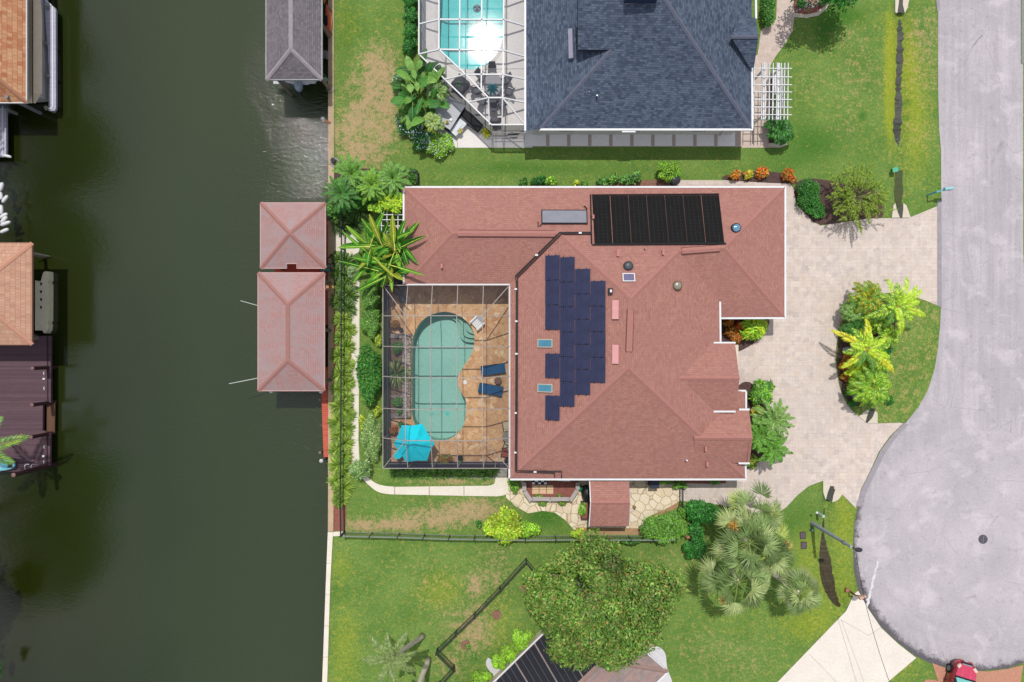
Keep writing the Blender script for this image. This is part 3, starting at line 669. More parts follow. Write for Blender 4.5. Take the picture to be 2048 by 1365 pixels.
for g in (G1, G2):
    GB += [[g['ridge'][0], g['ridge'][1], g['n'][1], g['n'][0]], [g['ridge'][0], g['s'][0], g['s'][1], g['ridge'][1]]]
ALLR = MAIN+GB
rf = roof('roof', ALLR, SHING, house)
caps([(A_, W1), (Cc, W1), (W1, W2), (W2, M1), (M1, E1), (E2, B_), (E2, F_), (M2, K_), (M2, L_), (M1, M2), (E1, E2)]+[g['ridge'] for g in (G1, G2)], RIDGE, rf)
off = Vector((.0, .0, 0))
gutter([(A_+Vector((0, .05, 0)), B_+Vector((0, .05, 0))), (A_+Vector((-.06, 0, 0)), Cc+Vector((-.06, 0, 0))), (Cc, D_), (B_+Vector((.05, .1, 0)), F_+Vector((.05, -.1, 0))), (P(1440, 637, Z0), F_+Vector((0, -.06, 0))),
        (D_+Vector((-.05, 0, 0)), K_+Vector((-.05, 0, 0))), (K_+Vector((0, -.08, 0)), L_+Vector((.1, -.08, 0))), (L_+Vector((.06, 0, 0)), P(1491, 926, 2.45)), (P(1492, 820, 2.45), P(1492, 783, 2.45)), (P(1477, 782, 2.5), P(1492, 782, 2.5)),
        (V1, P(1441, 686, 3.14)), (P(1427, 686, 3.42), P(1471, 686, 3.42)), (P(1422, 823.5, 3.42), P(1471, 823.5, 3.42)), (P(1478, 819.5, 3.13), P(1499, 819.5, 3.13)), (P(1477, 927, 2.98), P(1499, 927, 2.98))], WHITE, house)
wm = MB(); ins = 13
for poly in ([(822, 388), (1555, 388), (1555, 621), (1427, 621), (1427, 690), (1475, 690), (1475, 943), (1033, 943), (1033, 556), (822, 556)],):
    wm.prism([P(x*1.0+(1024-x)*.045, y+(682.5-y)*.045) for x, y in poly], 0, 2.55)
wm.add([P(1470, 690, 3.35), P(1470, 820, 3.35), P(1476, 757, 4.3), P(1470, 690, 2.3), P(1470, 820, 2.3)], [(3, 4, 1, 2, 0)])
wm.add([P(1494, 823, 3.2), P(1494, 925, 3.1), P(1499, 876, 3.95), P(1494, 823, 2.0), P(1494, 925, 2.0)], [(3, 4, 1, 2, 0)])
obj('wall', wm, WALLM, house)
def gp(x, y): return P(x+(1024-x)*.045, y+(682.5-y)*.045)
for x in (900, 1000, 1150, 1300, 1450): window(house, gp(x, 388)+Vector((0, .03, 1.5)), 1.4, 1.1, 'x')
for y in (640, 720, 800, 880): window(house, gp(1033, y)+Vector((-.03, 0, 1.2)), 1.9, 2.0, 'y')
for x in (1100, 1300, 1420): window(house, gp(x, 943)+Vector((0, -.03, 1.5)), 1.3, 1.1, 'x')
window(house, gp(1475, 875)+Vector((.03, 0, 1.5)), 1.8, 1.3, 'y')
gd = MB(); gd.box(gp(1555, 500)+Vector((.03, 0, 1.1)), (.08, 4.9, 2.2)); obj('garage_door', gd, WHITE, house)
fd = MB(); fd.box(gp(1475, 752)+Vector((.03, 0, 1.05)), (.08, 1.1, 2.1)); fdo = obj('front_door', fd, M('dark_wood', (92, 62, 48), None, 4, .5), house)
obj('handle', MB().box(gp(1475, 740)+Vector((.1, 0, 1.0)), (.06, .04, .14)), GREYM, fdo)
# roof details
def rbox(name, px, py, w_, d_, h, mat, parent=rf, polys=None, lift=0):
    p, n = on_roof(px, py, polys or ALLR); m = oriented(p, n); return obj(name, MB().box(p+n*(h/2+lift), (w_, d_, h), tilt=m), mat, parent)
PINK = M('pale_pink_metal', (226, 168, 168), (214, 154, 154), 3, .5)
VENTP = M('faded_pink_metal', (196, 134, 130), (180, 118, 114), 3, .6)
for x, y in ((1232, 620), (1232, 709)):
    p, n = on_roof(x, y, ALLR); m = oriented(p, n); obj('attic_vent', MB().box(p+n*.1, (1.28, .44, .16), tilt=m), PINK, rf)
for x, y, s in ((1235, 507, .3), (1325, 506, .2), (1186, 435, .18), (884, 533, .2), (1410, 897, .2), (1413, 928, .2)):
    p, n = on_roof(x, y, ALLR); o = obj('roof_vent', MB().box(p+Vector((0, 0, .1)), (s*.7, s*1.6, .3)), VENTP, rf)
p, n = on_roof(1372, 920, ALLR); obj('vent_pipe', MB().tube([p-Vector((0, 0, .1)), p+Vector((0, 0, .3))], .06), WHITE, rf)
p, n = on_roof(1289, 498, ALLR); obj('vent_pipe', MB().tube([p-Vector((0, 0, .1)), p+Vector((0, 0, .25))], .045), GREYM, rf)
p, n = on_roof(1220, 583, ALLR); o = obj('roof_vent', MB().box(p+Vector((0, 0, .12)), (.3, .38, .34)), BLACK, rf); obj('cap', MB().box(p+Vector((.02, 0, .31)), (.13, .18, .04)), WHITE, o)
RV = M('ridge_vent_edge', (110, 66, 62), (90, 54, 52), 3, .8)
def ridge_vent(a, b, wd):
    a, b = Vector(a), Vector(b); d = (b-a); s = Vector((-d.y, d.x, 0)).normalized()
    for sg in (-1, 1):
        mb = MB(); q = s*sg*wd; mb.add([a+Vector((0, 0, .11)), b+Vector((0, 0, .11)), b+q+Vector((0, 0, .04)), a+q+Vector((0, 0, .04))], [(0, 1, 2, 3)]); obj('ridge_vent', mb, RIDGE, rf)
        mb = MB(); q2 = s*sg*(wd+.015); mb.bar(a+q2+Vector((0, 0, -.02)), b+q2+Vector((0, 0, -.02)), .045, .12); obj('ridge_vent_edge', mb, RV, rf)
ridge_vent(W1.lerp(W2, .05), W1.lerp(W2, .95), .2); ridge_vent(E1.lerp(E2, .07), E1.lerp(E2, .9), .2); ridge_vent(M1.lerp(M2, .16), M1.lerp(M2, .76), .2)
SKY_G = M('skylight_glass', (84, 150, 176), (58, 120, 146), .9, .06, spec=.8)
for x, y, w_, d_ in ((1091, 687, 1.12, .6), (1091, 776.5, 1.12, .6)):
    p, n = on_roof(x, y, ALLR); m = oriented(p, n); fr = obj('skylight', MB().box(p+n*.06, (d_, w_, .14), tilt=m), M('skylight_frame', (196, 190, 170), None, 3, .5), rf)
    obj('glass', MB().box(p+n*.135, (d_-.14, w_-.14, .03), tilt=m), SKY_G, fr)
def dome(x, y, label_mat, ring):
    p, n = on_roof(x, y, ALLR); fr = obj('sun_tunnel', MB().lathe(p-Vector((0, 0, .12)), [(.34, 0), (.34, .28), (.30, .3)], 20), ring, rf)
    obj('dome', MB().lathe(p+Vector((0, 0, .16)), [(.29, .02), (.27, .08), (.18, .13), (.05, .15)], 20), label_mat, fr, sm=True)
dome(1471, 457, M('blue_dome', (120, 170, 204), (66, 108, 140), 2, .1, spec=.8), BLACK)
dome(1256, 533, M('grey_dome', (92, 98, 104), (72, 78, 84), 2, .4), DARKG)
dome(1354, 572, M('bronze_dome', (160, 158, 142), (128, 122, 108), 2, .25, spec=.6), M('bronze_ring', (110, 84, 60), None, 3, .5))
# ---- things mounted on the roof
def mat_pv():
    t = NT('photovoltaic_cells'); co = t.coord('UV'); sp = t.n('ShaderNodeSeparateXYZ'); t.l(co, sp.inputs[0])
    def line(s, pitch, wd):
        u = t.math('DIVIDE', s, pitch); fr = t.math('SUBTRACT', u, t.math('FLOOR', u)); return t.math('LESS_THAN', t.math('ABSOLUTE', t.math('SUBTRACT', fr, .5)), wd)
    g = t.math('MAXIMUM', line(sp.outputs[0], .16, .09), line(sp.outputs[1], .16, .03)); n = t.noise(t.coord(), 1.2, 4, .6)
    col = t.mix(t.ramp(n, [(.35, 0), (.65, 1)]), C(36, 42, 74), C(48, 52, 88)); col = t.mix(t.math('MULTIPLY', g, .75), col, C(22, 26, 44))
    return t.fin(col, .38, .4)
PV = mat_pv(); PVF = M('panel_frame', (70, 78, 112), (58, 64, 96), 3, .35, metal=.3)
cols_ = [('westernmost', 1091, 1120.5, [(511, 561), (561, 610.5), (610.5, 660), (707, 756.5), (791, 841)]),
         ('second from west', 1120.5, 1150.5, [(514.5, 564.7), (564.7, 614.5), (614.5, 664.5), (664.5, 714), (714, 764), (764, 813.5)]),
         ('third from west', 1150.5, 1181.5, [(538, 588.5), (588.5, 639), (639, 689), (689, 739), (739, 790)]),
         ('easternmost', 1181.5, 1212, [(562, 613), (613, 664), (664, 715), (715, 766)])]
ords = ['northernmost', 'second from the north', 'third from the north', 'fourth from the north', 'fifth from the north', 'southernmost']
for cn, x0, x1, L in cols_:
    for i, (y0, y1) in enumerate(L):
        c, n = on_roof((x0+x1)/2, (y0+y1)/2, [MAIN[3]]); od = ords[i] if i < len(L)-1 else 'southernmost'
        q = [on_roof(x, y, [MAIN[3]])[0] for x, y in ((x0+.5, y0+.5), (x1-.5, y0+.5), (x1-.5, y1-.5), (x0+.5, y1-.5))]
        o = T('solar_panel', 'solar panel, %s in the %s column on the red roof' % (od, cn), 'solar panel', c, 'dark blue solar panels in four columns on the red roof')
        cc = sum(q, Vector())/4; m = oriented(cc, n); w_ = (q[0]-q[1]).length; d_ = (q[1]-q[2]).length
        obj('frame', MB().box(cc+n*.10, (d_, w_, .05), tilt=m), PVF, o)
        cb = MB().add([v+(cc-v).normalized()*.05+n*.129 for v in q], [(3, 2, 1, 0)]); cb.uv = [(0, d_), (0, 0), (w_, 0), (w_, d_)]
        cb.uv = [(w_*.0, 0), (w_, 0), (w_, d_), (0, d_)][::-1]; obj('cells', cb, PV, o)
        cl = MB()
        for xx in (.25, .75):
            for a, b in ((q[0], q[1]), (q[3], q[2])): cl.box(a.lerp(b, xx)+n*.135, (.1, .05, .03), tilt=m)
        obj('clamp', cl, BLACK, o)
# black pool heating mats
o = T('pool_solar_heater', 'large black solar pool heating mats across the north slope of the red roof', 'solar heater', on_roof(1310, 440, ALLR)[0])
MATB = M('black_rubber', (26, 26, 28), (16, 16, 18), 2, .75, spec=.15)
tl, tr_, br_, bl = (1183.5, 391.5), (1438, 389.5), (1449, 487), (1188.5, 489)
NS = [MAIN[1]]
def hq(u, v): return on_roof(*[(1-v)*((1-u)*tl[i]+u*tr_[i])+v*((1-u)*bl[i]+u*br_[i]) for i in (0, 1)], NS)
for i in range(7):
    a, b = i/7+.002, (i+1)/7-.003; q = [hq(u, v)[0] for u, v in ((a, .02), (b, .02), (b, .98), (a, .98))]; n = hq(.5, .5)[1]
    mt = obj('mat', MB().add([v+n*.05 for v in q]+[v+n*.015 for v in q], [(3, 2, 1, 0), (0, 1, 5, 4), (1, 2, 6, 5), (2, 3, 7, 6), (3, 0, 4, 7)]), MATB, o)
    sb = MB()
    for k in range(1, 4):
        u = a+(b-a)*k/3.99; s_, e_ = hq(u, .03)[0]+n*.056, hq(u, .97)[0]+n*.056
        for z in range(14): sb.bar(s_.lerp(e_, (z+.2)/14), s_.lerp(e_, (z+.75)/14), .018, .012)
    obj('strap', sb, M('grey_strap', (66, 64, 60), None, 3, .7), mt)
hd = MB(); n = hq(.5, .5)[1]
for u, v in ((0, 0), ): pass
for v in (0.0, 1.0): hd.tube([hq(.0, v)[0]+n*.08, hq(.999, v)[0]+n*.08], .045, 8)
for (x0, y0), (x1, y1) in (((1181, 391), (1183, 489)), ((1184, 491), (1452, 489))): hd.tube([on_roof(x0, y0, NS)[0]+n*.07, on_roof(x1, y1, NS)[0]+n*.07], .05, 8)
obj('header_pipe', hd, BLACK, o)
st = MB()
for i in range(1, 7):
    if i == 2 or i == 3 or i == 4 or i == 5: st.bar(hq(i/7, .03)[0]+n*.045, hq(i/7, .97)[0]+n*.045, .022, .02)
obj('seam', st, M('brown_seam', (96, 78, 66), None, 3, .8), o)
# water heating collector
c, n = on_roof(1128.5, 436, NS); m = oriented(c, n)
o = T('water_heater_collector', 'grey glazed solar water heating collector beside the black mats on the red roof', 'solar collector', c)
obj('frame', MB().box(c+n*.1, (3.25, 1.12, .12), tilt=m), BLACK, o)
obj('glass', MB().box(c+n*.155, (3.1, .98, .03), tilt=m), M('collector_glass', (146, 148, 158), (130, 132, 144), 2, .2, spec=.5), o)
for q in (((1174, 420), (1170, 415), (1167, 414)), ((1083, 451), (1076, 455), (1076, 446))): obj('pipe_fitting', MB().tube([on_roof(x, y, NS)[0]+n*.1 for x, y in q], .035), BLACK, o)
# roof piping
o = T('roof_pipe', 'dark twin pipes running over the red roof from the black mats to the south eave', 'pipe', on_roof(1030, 700, ALLR)[0])
for k, L in enumerate(([(1183, 465.5), (1119, 466), (1031, 553), (1033, 570), (1032, 760), (1031, 944), (1109, 946), (1109, 954)], [(1183, 468.5), (1122, 469), (1035, 556), (1035, 570), (1034.5, 760), (1033.5, 941), (1123, 943), (1123, 955)])):
    obj('pipe', MB().tube([on_roof(x, y, ALLR)[0]+Vector((0, 0, .1)) for x, y in L], .05, 8), M('brown_pipe', (70, 60, 62), (54, 46, 48), 4, .6), o)
cb = MB()
for x, y in ((1160, 467), (1073, 511), (1032, 579), (1033, 643), (1033, 708), (1032, 826), (1031, 905), (1070, 943.5)):
    cb.box(on_roof(x, y, ALLR)[0]+Vector((0, 0, .12)), (.2, .12, .1))
obj('bracket', cb, WHITE, o)
c, n = on_roof(1257, 557, NS); m = oriented(c, n)
o = T('fan_solar_panel', 'small white framed solar panel below the grey domed vent on the red roof', 'solar panel', c)
obj('frame', MB().box(c+n*.14, (.84, .62, .05), tilt=m), WHITE, o)
cb = MB(); hx, hy = .36, .25; u_, v_ = m.col[0], m.col[1]; cb.add([c+n*.17+u_*a*hx+v_*b*hy for a, b in ((-1, -1), (1, -1), (1, 1), (-1, 1))], [(0, 1, 2, 3)]); cb.uv = [(0, 0), (.7, 0), (.7, .5), (0, .5)]
obj('cells', cb, M('violet_cells', (120, 116, 148), (104, 100, 134), 4, .3), o)
# downspout by the south gutter
gutter([(P(1117, 958, 2.6), P(1117, 961, 2.2)), (P(1117, 961, 2.2), P(1140, 962, 2.2))], WHITE, house, .08, .06, 'downspout', 0)

# ---- the grey-roofed northern house
nh = T('house', 'large house with a slate grey shingle hip roof and white gutters', 'house', P(1270, 60))
N_SW, N_SE = P(1052, 262, 3.0), P(1503, 258, 3.0); PK = P(1318, -20, 7.3)
NW_, NE_ = P(1052, -520, 3.0), P(1505, -520, 3.0); PKN = P(1300, -330, 7.3)
J1 = P(1222, 100, 5.35); J0 = P(1156, 100, 5.35); JT = P(1156, -20, 7.0)
swc = P(1080, 258, 3.0)
NR = [[swc, N_SE, PK, JT, J0, J1], [N_SE, NE_, PKN, PK], [NW_, NE_, PKN]]
def wz(x): return 3.0+(x-1052)*S*.93*.40
WR = [[N_SW, P(1080, 259, 3.02), J1, P(1222, -330, wz(1222)), NW_]]
NG = [[P(1462, 74, 4.6), P(1517, 74, 4.6), P(1508, 136, 3.4), P(1500, 136, 3.4)], [P(1462, 74, 4.6), P(1517, 74, 4.6), P(1511, 36, 3.5), P(1480, 36, 3.5)]]
nrf = roof('roof', NR+WR+NG, SHINGN, nh)
NCAP = M('slate_ridge_cap', (112, 116, 134), (92, 98, 116), 4, .9)
caps([(swc, J1), (N_SE, PK)], NCAP, nrf, .15); caps([(P(1462, 74, 4.62), P(1517, 74, 4.62))], NCAP, nrf, .12)
rk = MB(); rk.bar(J0+Vector((0, 0, -.12)), JT+Vector((0, 0, -.12)), .06, .2); rk.bar(J0+Vector((0, .02, -.12)), J1+Vector((0, .02, -.12)), .06, .2); obj('rake_board', rk, M('dark_trim', (44, 50, 62), None, 3, .7), nrf)
dw = MB(); dw.add([P(1162, 100, 5.2)+Vector((0, .25, 0)), P(1222, 100, 5.2)+Vector((0, .25, 0)), P(1222, 100, 4.0)+Vector((0, .25, 0)), P(1162, 100, 4.0)+Vector((0, .25, 0))], [(0, 1, 2, 3)])
dw.add([P(1162, 100, 5.2), P(1162, -20, 6.8), P(1162, -20, 4.0), P(1162, 100, 4.0)], [(0, 1, 2, 3)]); obj('gable_wall', dw, M('blue_grey_siding', (86, 104, 118), None, 2, .8), nrf)
gutter([(N_SW+Vector((-.06, 0, .0)), P(1052, -520, 3.0)+Vector((-.06, 0, 0))), (P(1080, 259.5, 3.0), N_SE+Vector((.1, -.06, 0))), (N_SE+Vector((.06, 0, 0)), P(1504, 136, 3.0)), (P(1512, 38, 3.3), P(1511, -60, 3.3))], WHITE, nh, .14, .15)
ds = MB()
for (x, y), (x2, y2) in (((1080, 262), (1080, 262)), ((1464, 262), (1464, 262))):
    ds.bar(P(x, y, 2.9), P(x, y, 2.9)+Vector((0, .5, -.5)), .1, .08); a = P(x, y, 2.9)+Vector((0, .5, -.5)); ds.bar(a, Vector((a.x, a.y, .1)), .1, .08)
ds.bar(P(1050, 264, 2.9), P(1050, 264, .1), .1, .1); obj('downspout', ds, WHITE, nh)
wl = MB().prism([P(1063, 270), P(1463, 270), P(1463, -460), P(1063, -460)], 0, 2.9); obj('wall', wl, M('white_stucco', (232, 230, 228), None, 2, .9), nh)
for x in (1130, 1260, 1390): window(nh, P(x, 270)+Vector((0, -.03, 1.5)), 1.2, 1.1, 'x')
ch = MB(); p, _ = on_roof(1279, 8, NR); ch.box(p+Vector((0, .35, .25)), (1.95, .7, 1.3)); cho = obj('chimney', ch, M('chimney_stucco', (206, 190, 190), None, 3, .9), nrf)
obj('cricket', MB().box(p+Vector((0, .02, .35)), (2.1, .12, .5)), M('navy_flashing', (44, 60, 92), None, 3, .6), cho)
p, _ = on_roof(1193, 195, NR); vp = obj('vent_pipe', MB().tube([p-Vector((0, 0, .1)), p+Vector((0, 0, .35))], .055), BLACK, nrf); obj('cap', MB().box(p+Vector((0, 0, .37)), (.12, .1, .04)), WHITE, vp)
p, _ = on_roof(1178, 185, NR); obj('vent_pipe', MB().tube([p, p+Vector((0, 0, .16))], .035), GREYM, nrf)
p, n = on_roof(1143, 90, WR); m = oriented(p, n); obj('attic_vent', MB().box(p+n*.15, (2.05, .3, .22), tilt=m), M('lavender_metal', (158, 158, 178), None, 3, .5), nrf)
obj('gutter_guard', MB().bar(P(1244, 263.5, 2.95), P(1271, 263.5, 2.95), .12, .05), WHITE, nh)

# ---- southern neighbour's house
sh = T('house', 'house with mixed grey and pink shingles and a black solar roof below the magnolia', 'house', P(1180, 1400))
sN, sE = P(1163, 1193, 2.8), P(1336, 1344, 2.8); sR = P(1205, 1324, 4.7)
dv = Vector((-87, 85)).normalized()
def sp(x, y, t, z): return P(x+dv.x*t, y+dv.y*t, z)
sRe = sp(1205, 1324, 420, 4.7); sW = sp(1163, 1193, 480, 2.8); sS = sp(1336, 1344, 480, 2.8)
SR = [[sN, sE, sR], [sN, sR, sRe, sW], [sE, sS, sRe, sR]]
srf = roof('roof', SR, TILES, sh); caps([(sR, sRe), (sE, sR), (sN, sR)], M('mixed_ridge_cap', (168, 140, 130), (146, 122, 118), 5, .9), srf)
gutter([(sN, sE), (sE, sS), (sN, sW)], WHITE, sh, .1, .12)
cN, cE, cS, cW = (v.lerp(sR.lerp(sRe, .5), .17) for v in (sN, sE, sS, sW)); obj('wall', MB().prism([cN, cE, cS, cW], 0, 2.7), WALLM, sh)
o = T('pool_solar_heater', 'black solar pool heating sheets on the shingle roof beneath the magnolia', 'solar heater', on_roof(1090, 1345, SR)[0])
n = on_roof(1090, 1345, SR)[1]
hh = MB(); a0, a1, b1, b0 = sN.lerp(sW, .22), sN.lerp(sW, .97), sR.lerp(sRe, .97).lerp(sW, .06), sR.lerp(sRe, .0).lerp(sN, .04)
a0 = sN.lerp(sW, .05).lerp(sR, .02); a1 = sN.lerp(sW, .95).lerp(sRe, .02)
for i in range(8):
    q = [a0.lerp(a1, i/8+.002), a0.lerp(a1, (i+1)/8-.003), b0.lerp(b1, (i+1)/8-.003), b0.lerp(b1, i/8+.002)]; nn = (q[1]-q[0]).cross(q[3]-q[0]).normalized(); nn = nn if nn.z > 0 else -nn
    mt = obj('mat', MB().add([v+nn*.06 for v in q], [(0, 1, 2, 3)]), M('blue_black_rubber', (34, 36, 46), (24, 26, 34), 2, .7), o)
    sb = MB()
    for k in range(4):
        s_, e_ = q[0].lerp(q[1], (k+.02)/4)+nn*.075, q[3].lerp(q[2], (k+.02)/4)+nn*.075; sb.bar(s_, e_, .03 if k == 0 else .014, .012)
    obj('strap', sb, M('pale_strap', (128, 128, 138), None, 3, .7), mt)

# ---- shed
o = T('shed', 'garden shed with a red shingle gable roof on the flagstone patio', 'shed', P(1218, 1010))
r0, r1 = P(1182, 1006, 2.75), P(1260, 1006, 2.75); e0, e1 = P(1180, 962, 2.35), P(1258, 962, 2.35); s0, s1 = P(1179, 1053, 2.3), P(1258, 1053, 2.3)
SHR = [[e0, e1, r1, r0], [s0, s1, r1, r0]]; shr = roof('roof', SHR, SHING, o); caps([(r0, r1)], RIDGE, shr)
ws = MB().prism([P(1183, 965), P(1250, 965), P(1250, 1030), P(1183, 1030)], 0, 2.35); obj('wall', ws, M('grey_white_siding', (206, 204, 206), None, 2, .8), o)
obj('door', MB().box(P(1250, 1000)+Vector((.03, 0, 1.0)), (.06, .9, 1.9)), WHITE, o)
obj('trim', MB().bar(e0+Vector((-.03, 0, -.05)), r0+Vector((-.03, 0, -.05)), .06, .14).bar(r0+Vector((-.03, 0, -.05)), s0+Vector((-.03, 0, -.05)), .06, .14), WHITE, o)

# ---- boat houses
def hip_roof(parent, x0, y0, x1, y1, z, rz, ridge, mat, capm, notch=None, edge=WHITE):
    a, b, c, d = P(x0, y0, z), P(x1, y0, z), P(x1, y1, z), P(x0, y1, z)
    (rx0, ry0), (rx1, ry1) = ridge; r0, r1 = P(rx0, ry0, rz), P(rx1, ry1, rz)
    south = [d, c, r1]
    if notch:
        nx0, nx1, ny = notch; f = (y1-ny)/(y1-ry1); zz = z+(rz-z)*f
        south = [d, P(nx0, y1, z), P(nx0, ny, zz), P(nx1, ny, zz), P(nx1, y1, z), c, r1]
    polys = [[a, b, r0], [b, c, r1, r0] if (r0-r1).length > .01 else [b, c, r0], south, [d, a, r0, r1] if (r0-r1).length > .01 else [d, a, r0]]
    q = roof('roof', polys, mat, parent); L = [(a, r0), (b, r0), (c, r1), (d, r1)]
    if (r0-r1).length > .01: L.append((r0, r1))
    caps(L, capm, q, .15)
    fl = [(a, b), (b, c), (d, a)]+([(d, P(nx0, y1, z)), (P(nx0, y1, z), P(nx0, ny, zz)), (P(nx0, ny, zz), P(nx1, ny, zz)), (P(nx1, ny, zz), P(nx1, y1, z)), (P(nx1, y1, z), c)] if notch else [(c, d)])
    gutter(fl, edge, parent, .06, .16, 'fascia', .06)
    return polys
def posts(parent, L, z0, z1, r, mat, name='post'):
    for x, y in L: p = P(x+(1024-x)*.055, y+(682.5-y)*.055); obj(name, MB().tube([(p.x, p.y, z0), (p.x, p.y, z1)], r, 8), mat, parent)
PILE = M('grey_piling', (150, 138, 124), (112, 102, 92), 6, .9, .3); PINKE = M('pinkish_fascia', (206, 170, 166), None, 3, .7)
o = T('boat_house', 'square boathouse with a faded red pyramid roof notched on its south eave', 'boathouse', P(586, 472, -1.1), 'roofed boat shelters on the canal')
hip_roof(o, 521, 406, 651, 537, 2.5, 3.75, ((579, 467), (579, 467)), SHINGB, RIDGEB, (573, 594, 527.5), PINKE)
posts(o, [(540, 425), (640, 425), (540, 530), (640, 530)], -3, 2.5, .13, PILE)
o = T('boat_house', 'long boathouse with a faded red hip roof beside the garden fence', 'boathouse', P(583, 664, -1.1), 'roofed boat shelters on the canal')
hip_roof(o, 516, 546, 649, 782, 2.5, 3.8, ((575, 610), (575, 722)), SHINGB, RIDGEB, None, PINKE)
posts(o, [(537, 560), (640, 560), (537, 660), (640, 660), (537, 765), (640, 765)], -3, 2.5, .13, PILE)
o = T('boat_house', 'boathouse with a grey shingle hip roof beside the north lawn', 'boathouse', P(588, 40, -1.1), 'roofed boat shelters on the canal')
hip_roof(o, 532, -150, 644, 160, 2.5, 3.8, ((581, -85), (581, 98)), SHINGG, M('grey_ridge_cap', (176, 168, 172), (150, 142, 148), 4, .9), None, GREYM)
posts(o, [(548, 150), (638, 150), (548, 40), (638, 40), (548, -80), (638, -80)], -3, 2.5, .13, PILE)
o = T('boat_house', 'boathouse with an orange and brown tiled roof over a covered boat at the top left', 'boathouse', P(-10, 80, -1.1), 'roofed boat shelters on the canal')
hip_roof(o, -110, -150, 53, 206, 2.1, 3.7, ((-40, -70), (-40, 130)), TILEO, M('tile_cap', (190, 138, 108), (150, 104, 82), 6, .8), None, WHITE)
posts(o, [(5, 190), (5, 60), (-90, 190), (-90, 60)], -3, 2.5, .14, GREYM)
o = T('boat_house', 'boathouse with a peach tiled hip roof over a plastic boat lift', 'boathouse', P(10, 588, -1.1), 'roofed boat shelters on the canal')
hip_roof(o, -120, 486, 64, 690, 2.6, 4.2, ((-30, 560), (-30, 612)), TILEP, M('peach_cap', (214, 160, 136), (200, 146, 124), 5, .9), None, TILEP)
posts(o, [(15, 500), (15, 676), (-90, 500), (-90, 676)], -3, 2.5, .14, PILE)
def sheet_hole(mb, outer, inner, z, col=None):
    o = [Vector((p.x, p.y, 0)) for p in outer]; i = [Vector((p.x, p.y, 0)) for p in inner]
    tri = tessellate_polygon([o, i]); al = o+i
    def up(t):
        a, b, c = (al[k] for k in t); return t if (b-a).cross(c-a).z > 0 else t[::-1]
    return mb.add([Vector((p.x, p.y, z)) for p in al], [tuple(up(t)) for t in tri], col)
def pool_thing(label, outline, depth, wl, plaster, water, loc, steps=(), stepmat=None, coping=None, copw=.3):
    L = [P(x, y) for x, y in outline]; n = len(L); o = T('swimming_pool', label, 'pool', loc)
    c = sum(L, Vector())/n; mb = MB()
    mb.add([Vector((p.x, p.y, .02)) for p in L]+[Vector((p.x, p.y, -depth)) for p in L], [(i, (i+1) % n, (i+1) % n+n, i+n) for i in range(n)])
    mb.sheet([Vector((p.x, p.y, -depth)) for p in L]); obj('basin', mb, plaster, o)
    obj('water', MB().sheet([c+(Vector((p.x, p.y, 0))-c)*.999+Vector((0, 0, wl)) for p in L]), water, o)
    for i, q in enumerate(steps):
        Q = [P(x, y) for x, y in q]; obj('step', MB().prism(Q, -depth, -.95+.28*i), stepmat, o)
    if coping:
        ring = [c+(Vector((p.x, p.y, 0))-c)*(1+copw/max(.1, (Vector((p.x, p.y, 0))-c).length)) for p in L]
        mb = MB(); mb.add([Vector((p.x, p.y, .05)) for p in L]+[Vector((p.x, p.y, .05)) for p in ring], [(i, (i+1) % n, (i+1) % n+n, i+n) for i in range(n)]); obj('coping', mb, coping, o)
    return o
POOL = smooth([(887, 624), (912, 629), (933, 643), (946, 662), (949, 682), (943, 708), (928, 732), (918, 750), (916.5, 767), (923, 787), (931, 800), (932, 822), (929, 845), (918, 864), (902, 877), (880, 882), (858, 877), (840, 863), (829, 846), (824.5, 828), (824, 790), (824, 750), (824, 710), (825, 682), (831, 662), (843, 643), (862, 630)], 4)
TRAV = mat_cells('tan_flagstones', [C(208, 160, 110), C(218, 176, 128), C(188, 138, 94), C(224, 184, 138), C(198, 148, 108), C(236, 206, 168)], C(190, 140, 98), 2.7, .016, 1, True, .15)
mb = MB(); sheet_hole(mb, [P(778.5, 560), P(1040, 560), P(1040, 924.5), P(778.5, 924.5)], [P(x, y) for x, y in POOL], .02); struct('pool_deck', mb, TRAV)
STP = M('step_plaster', (190, 214, 200), (172, 200, 188), 1, .8)
st_all = [(889, 622), (912, 629), (935, 642), (950, 660), (950, 690)]
mpool = pool_thing('kidney shaped pool with milky green water inside the grey framed screen cage', POOL, 1.35, -.12, PLASTER, mat_poolwater('pool_water', (.76, .91, .88, 1), .03, .2), P(877, 760),
           [st_all+smooth([(949, 686), (930, 684), (920, 676), (914, 658), (912, 645), (900, 636), (887, 630)], 4, False), [(912, 629), (935, 642), (950, 660), (950, 680)]+smooth([(949, 677), (934, 675), (925, 668), (922, 652), (916, 641), (905, 632)], 4, False), [(933, 640), (952, 660), (950, 672)]+smooth([(949, 669), (937, 665), (931, 657), (931, 644)], 4, False)], STP)
for _x, _y in ((866, 824), (898, 824)): obj('main_drain', MB().lathe(P(1024+(_x-1024)*1.025, 682.5+(_y-682.5)*1.025, -1.345), [(.16, 0), (.14, .02), (.03, .03)], 14), M('drain_cyan', (120, 236, 232), None, 3, .5), mpool)
NPOOL = smooth([(884, -80), (879, 0), (876, 55), (880, 95), (896, 120), (915, 134), (937, 140), (958, 137), (978, 125), (996, 103), (1006, 72), (1009, 40), (1006, 0), (1002, -60), (985, -105), (940, -118), (903, -108)], 4)
mb = MB(); sheet_hole(mb, [P(x, y) for x, y in [(846, -180), (1065, -180), (1065, 296), (912, 296), (880, 275), (858, 225), (850, 160), (846, 115)]], [P(x, y) for x, y in NPOOL], .02)
struct('pool_deck', mb, M('pale_deck', (240, 235, 232), (226, 221, 220), .8, .85, .1))
jm = MB()
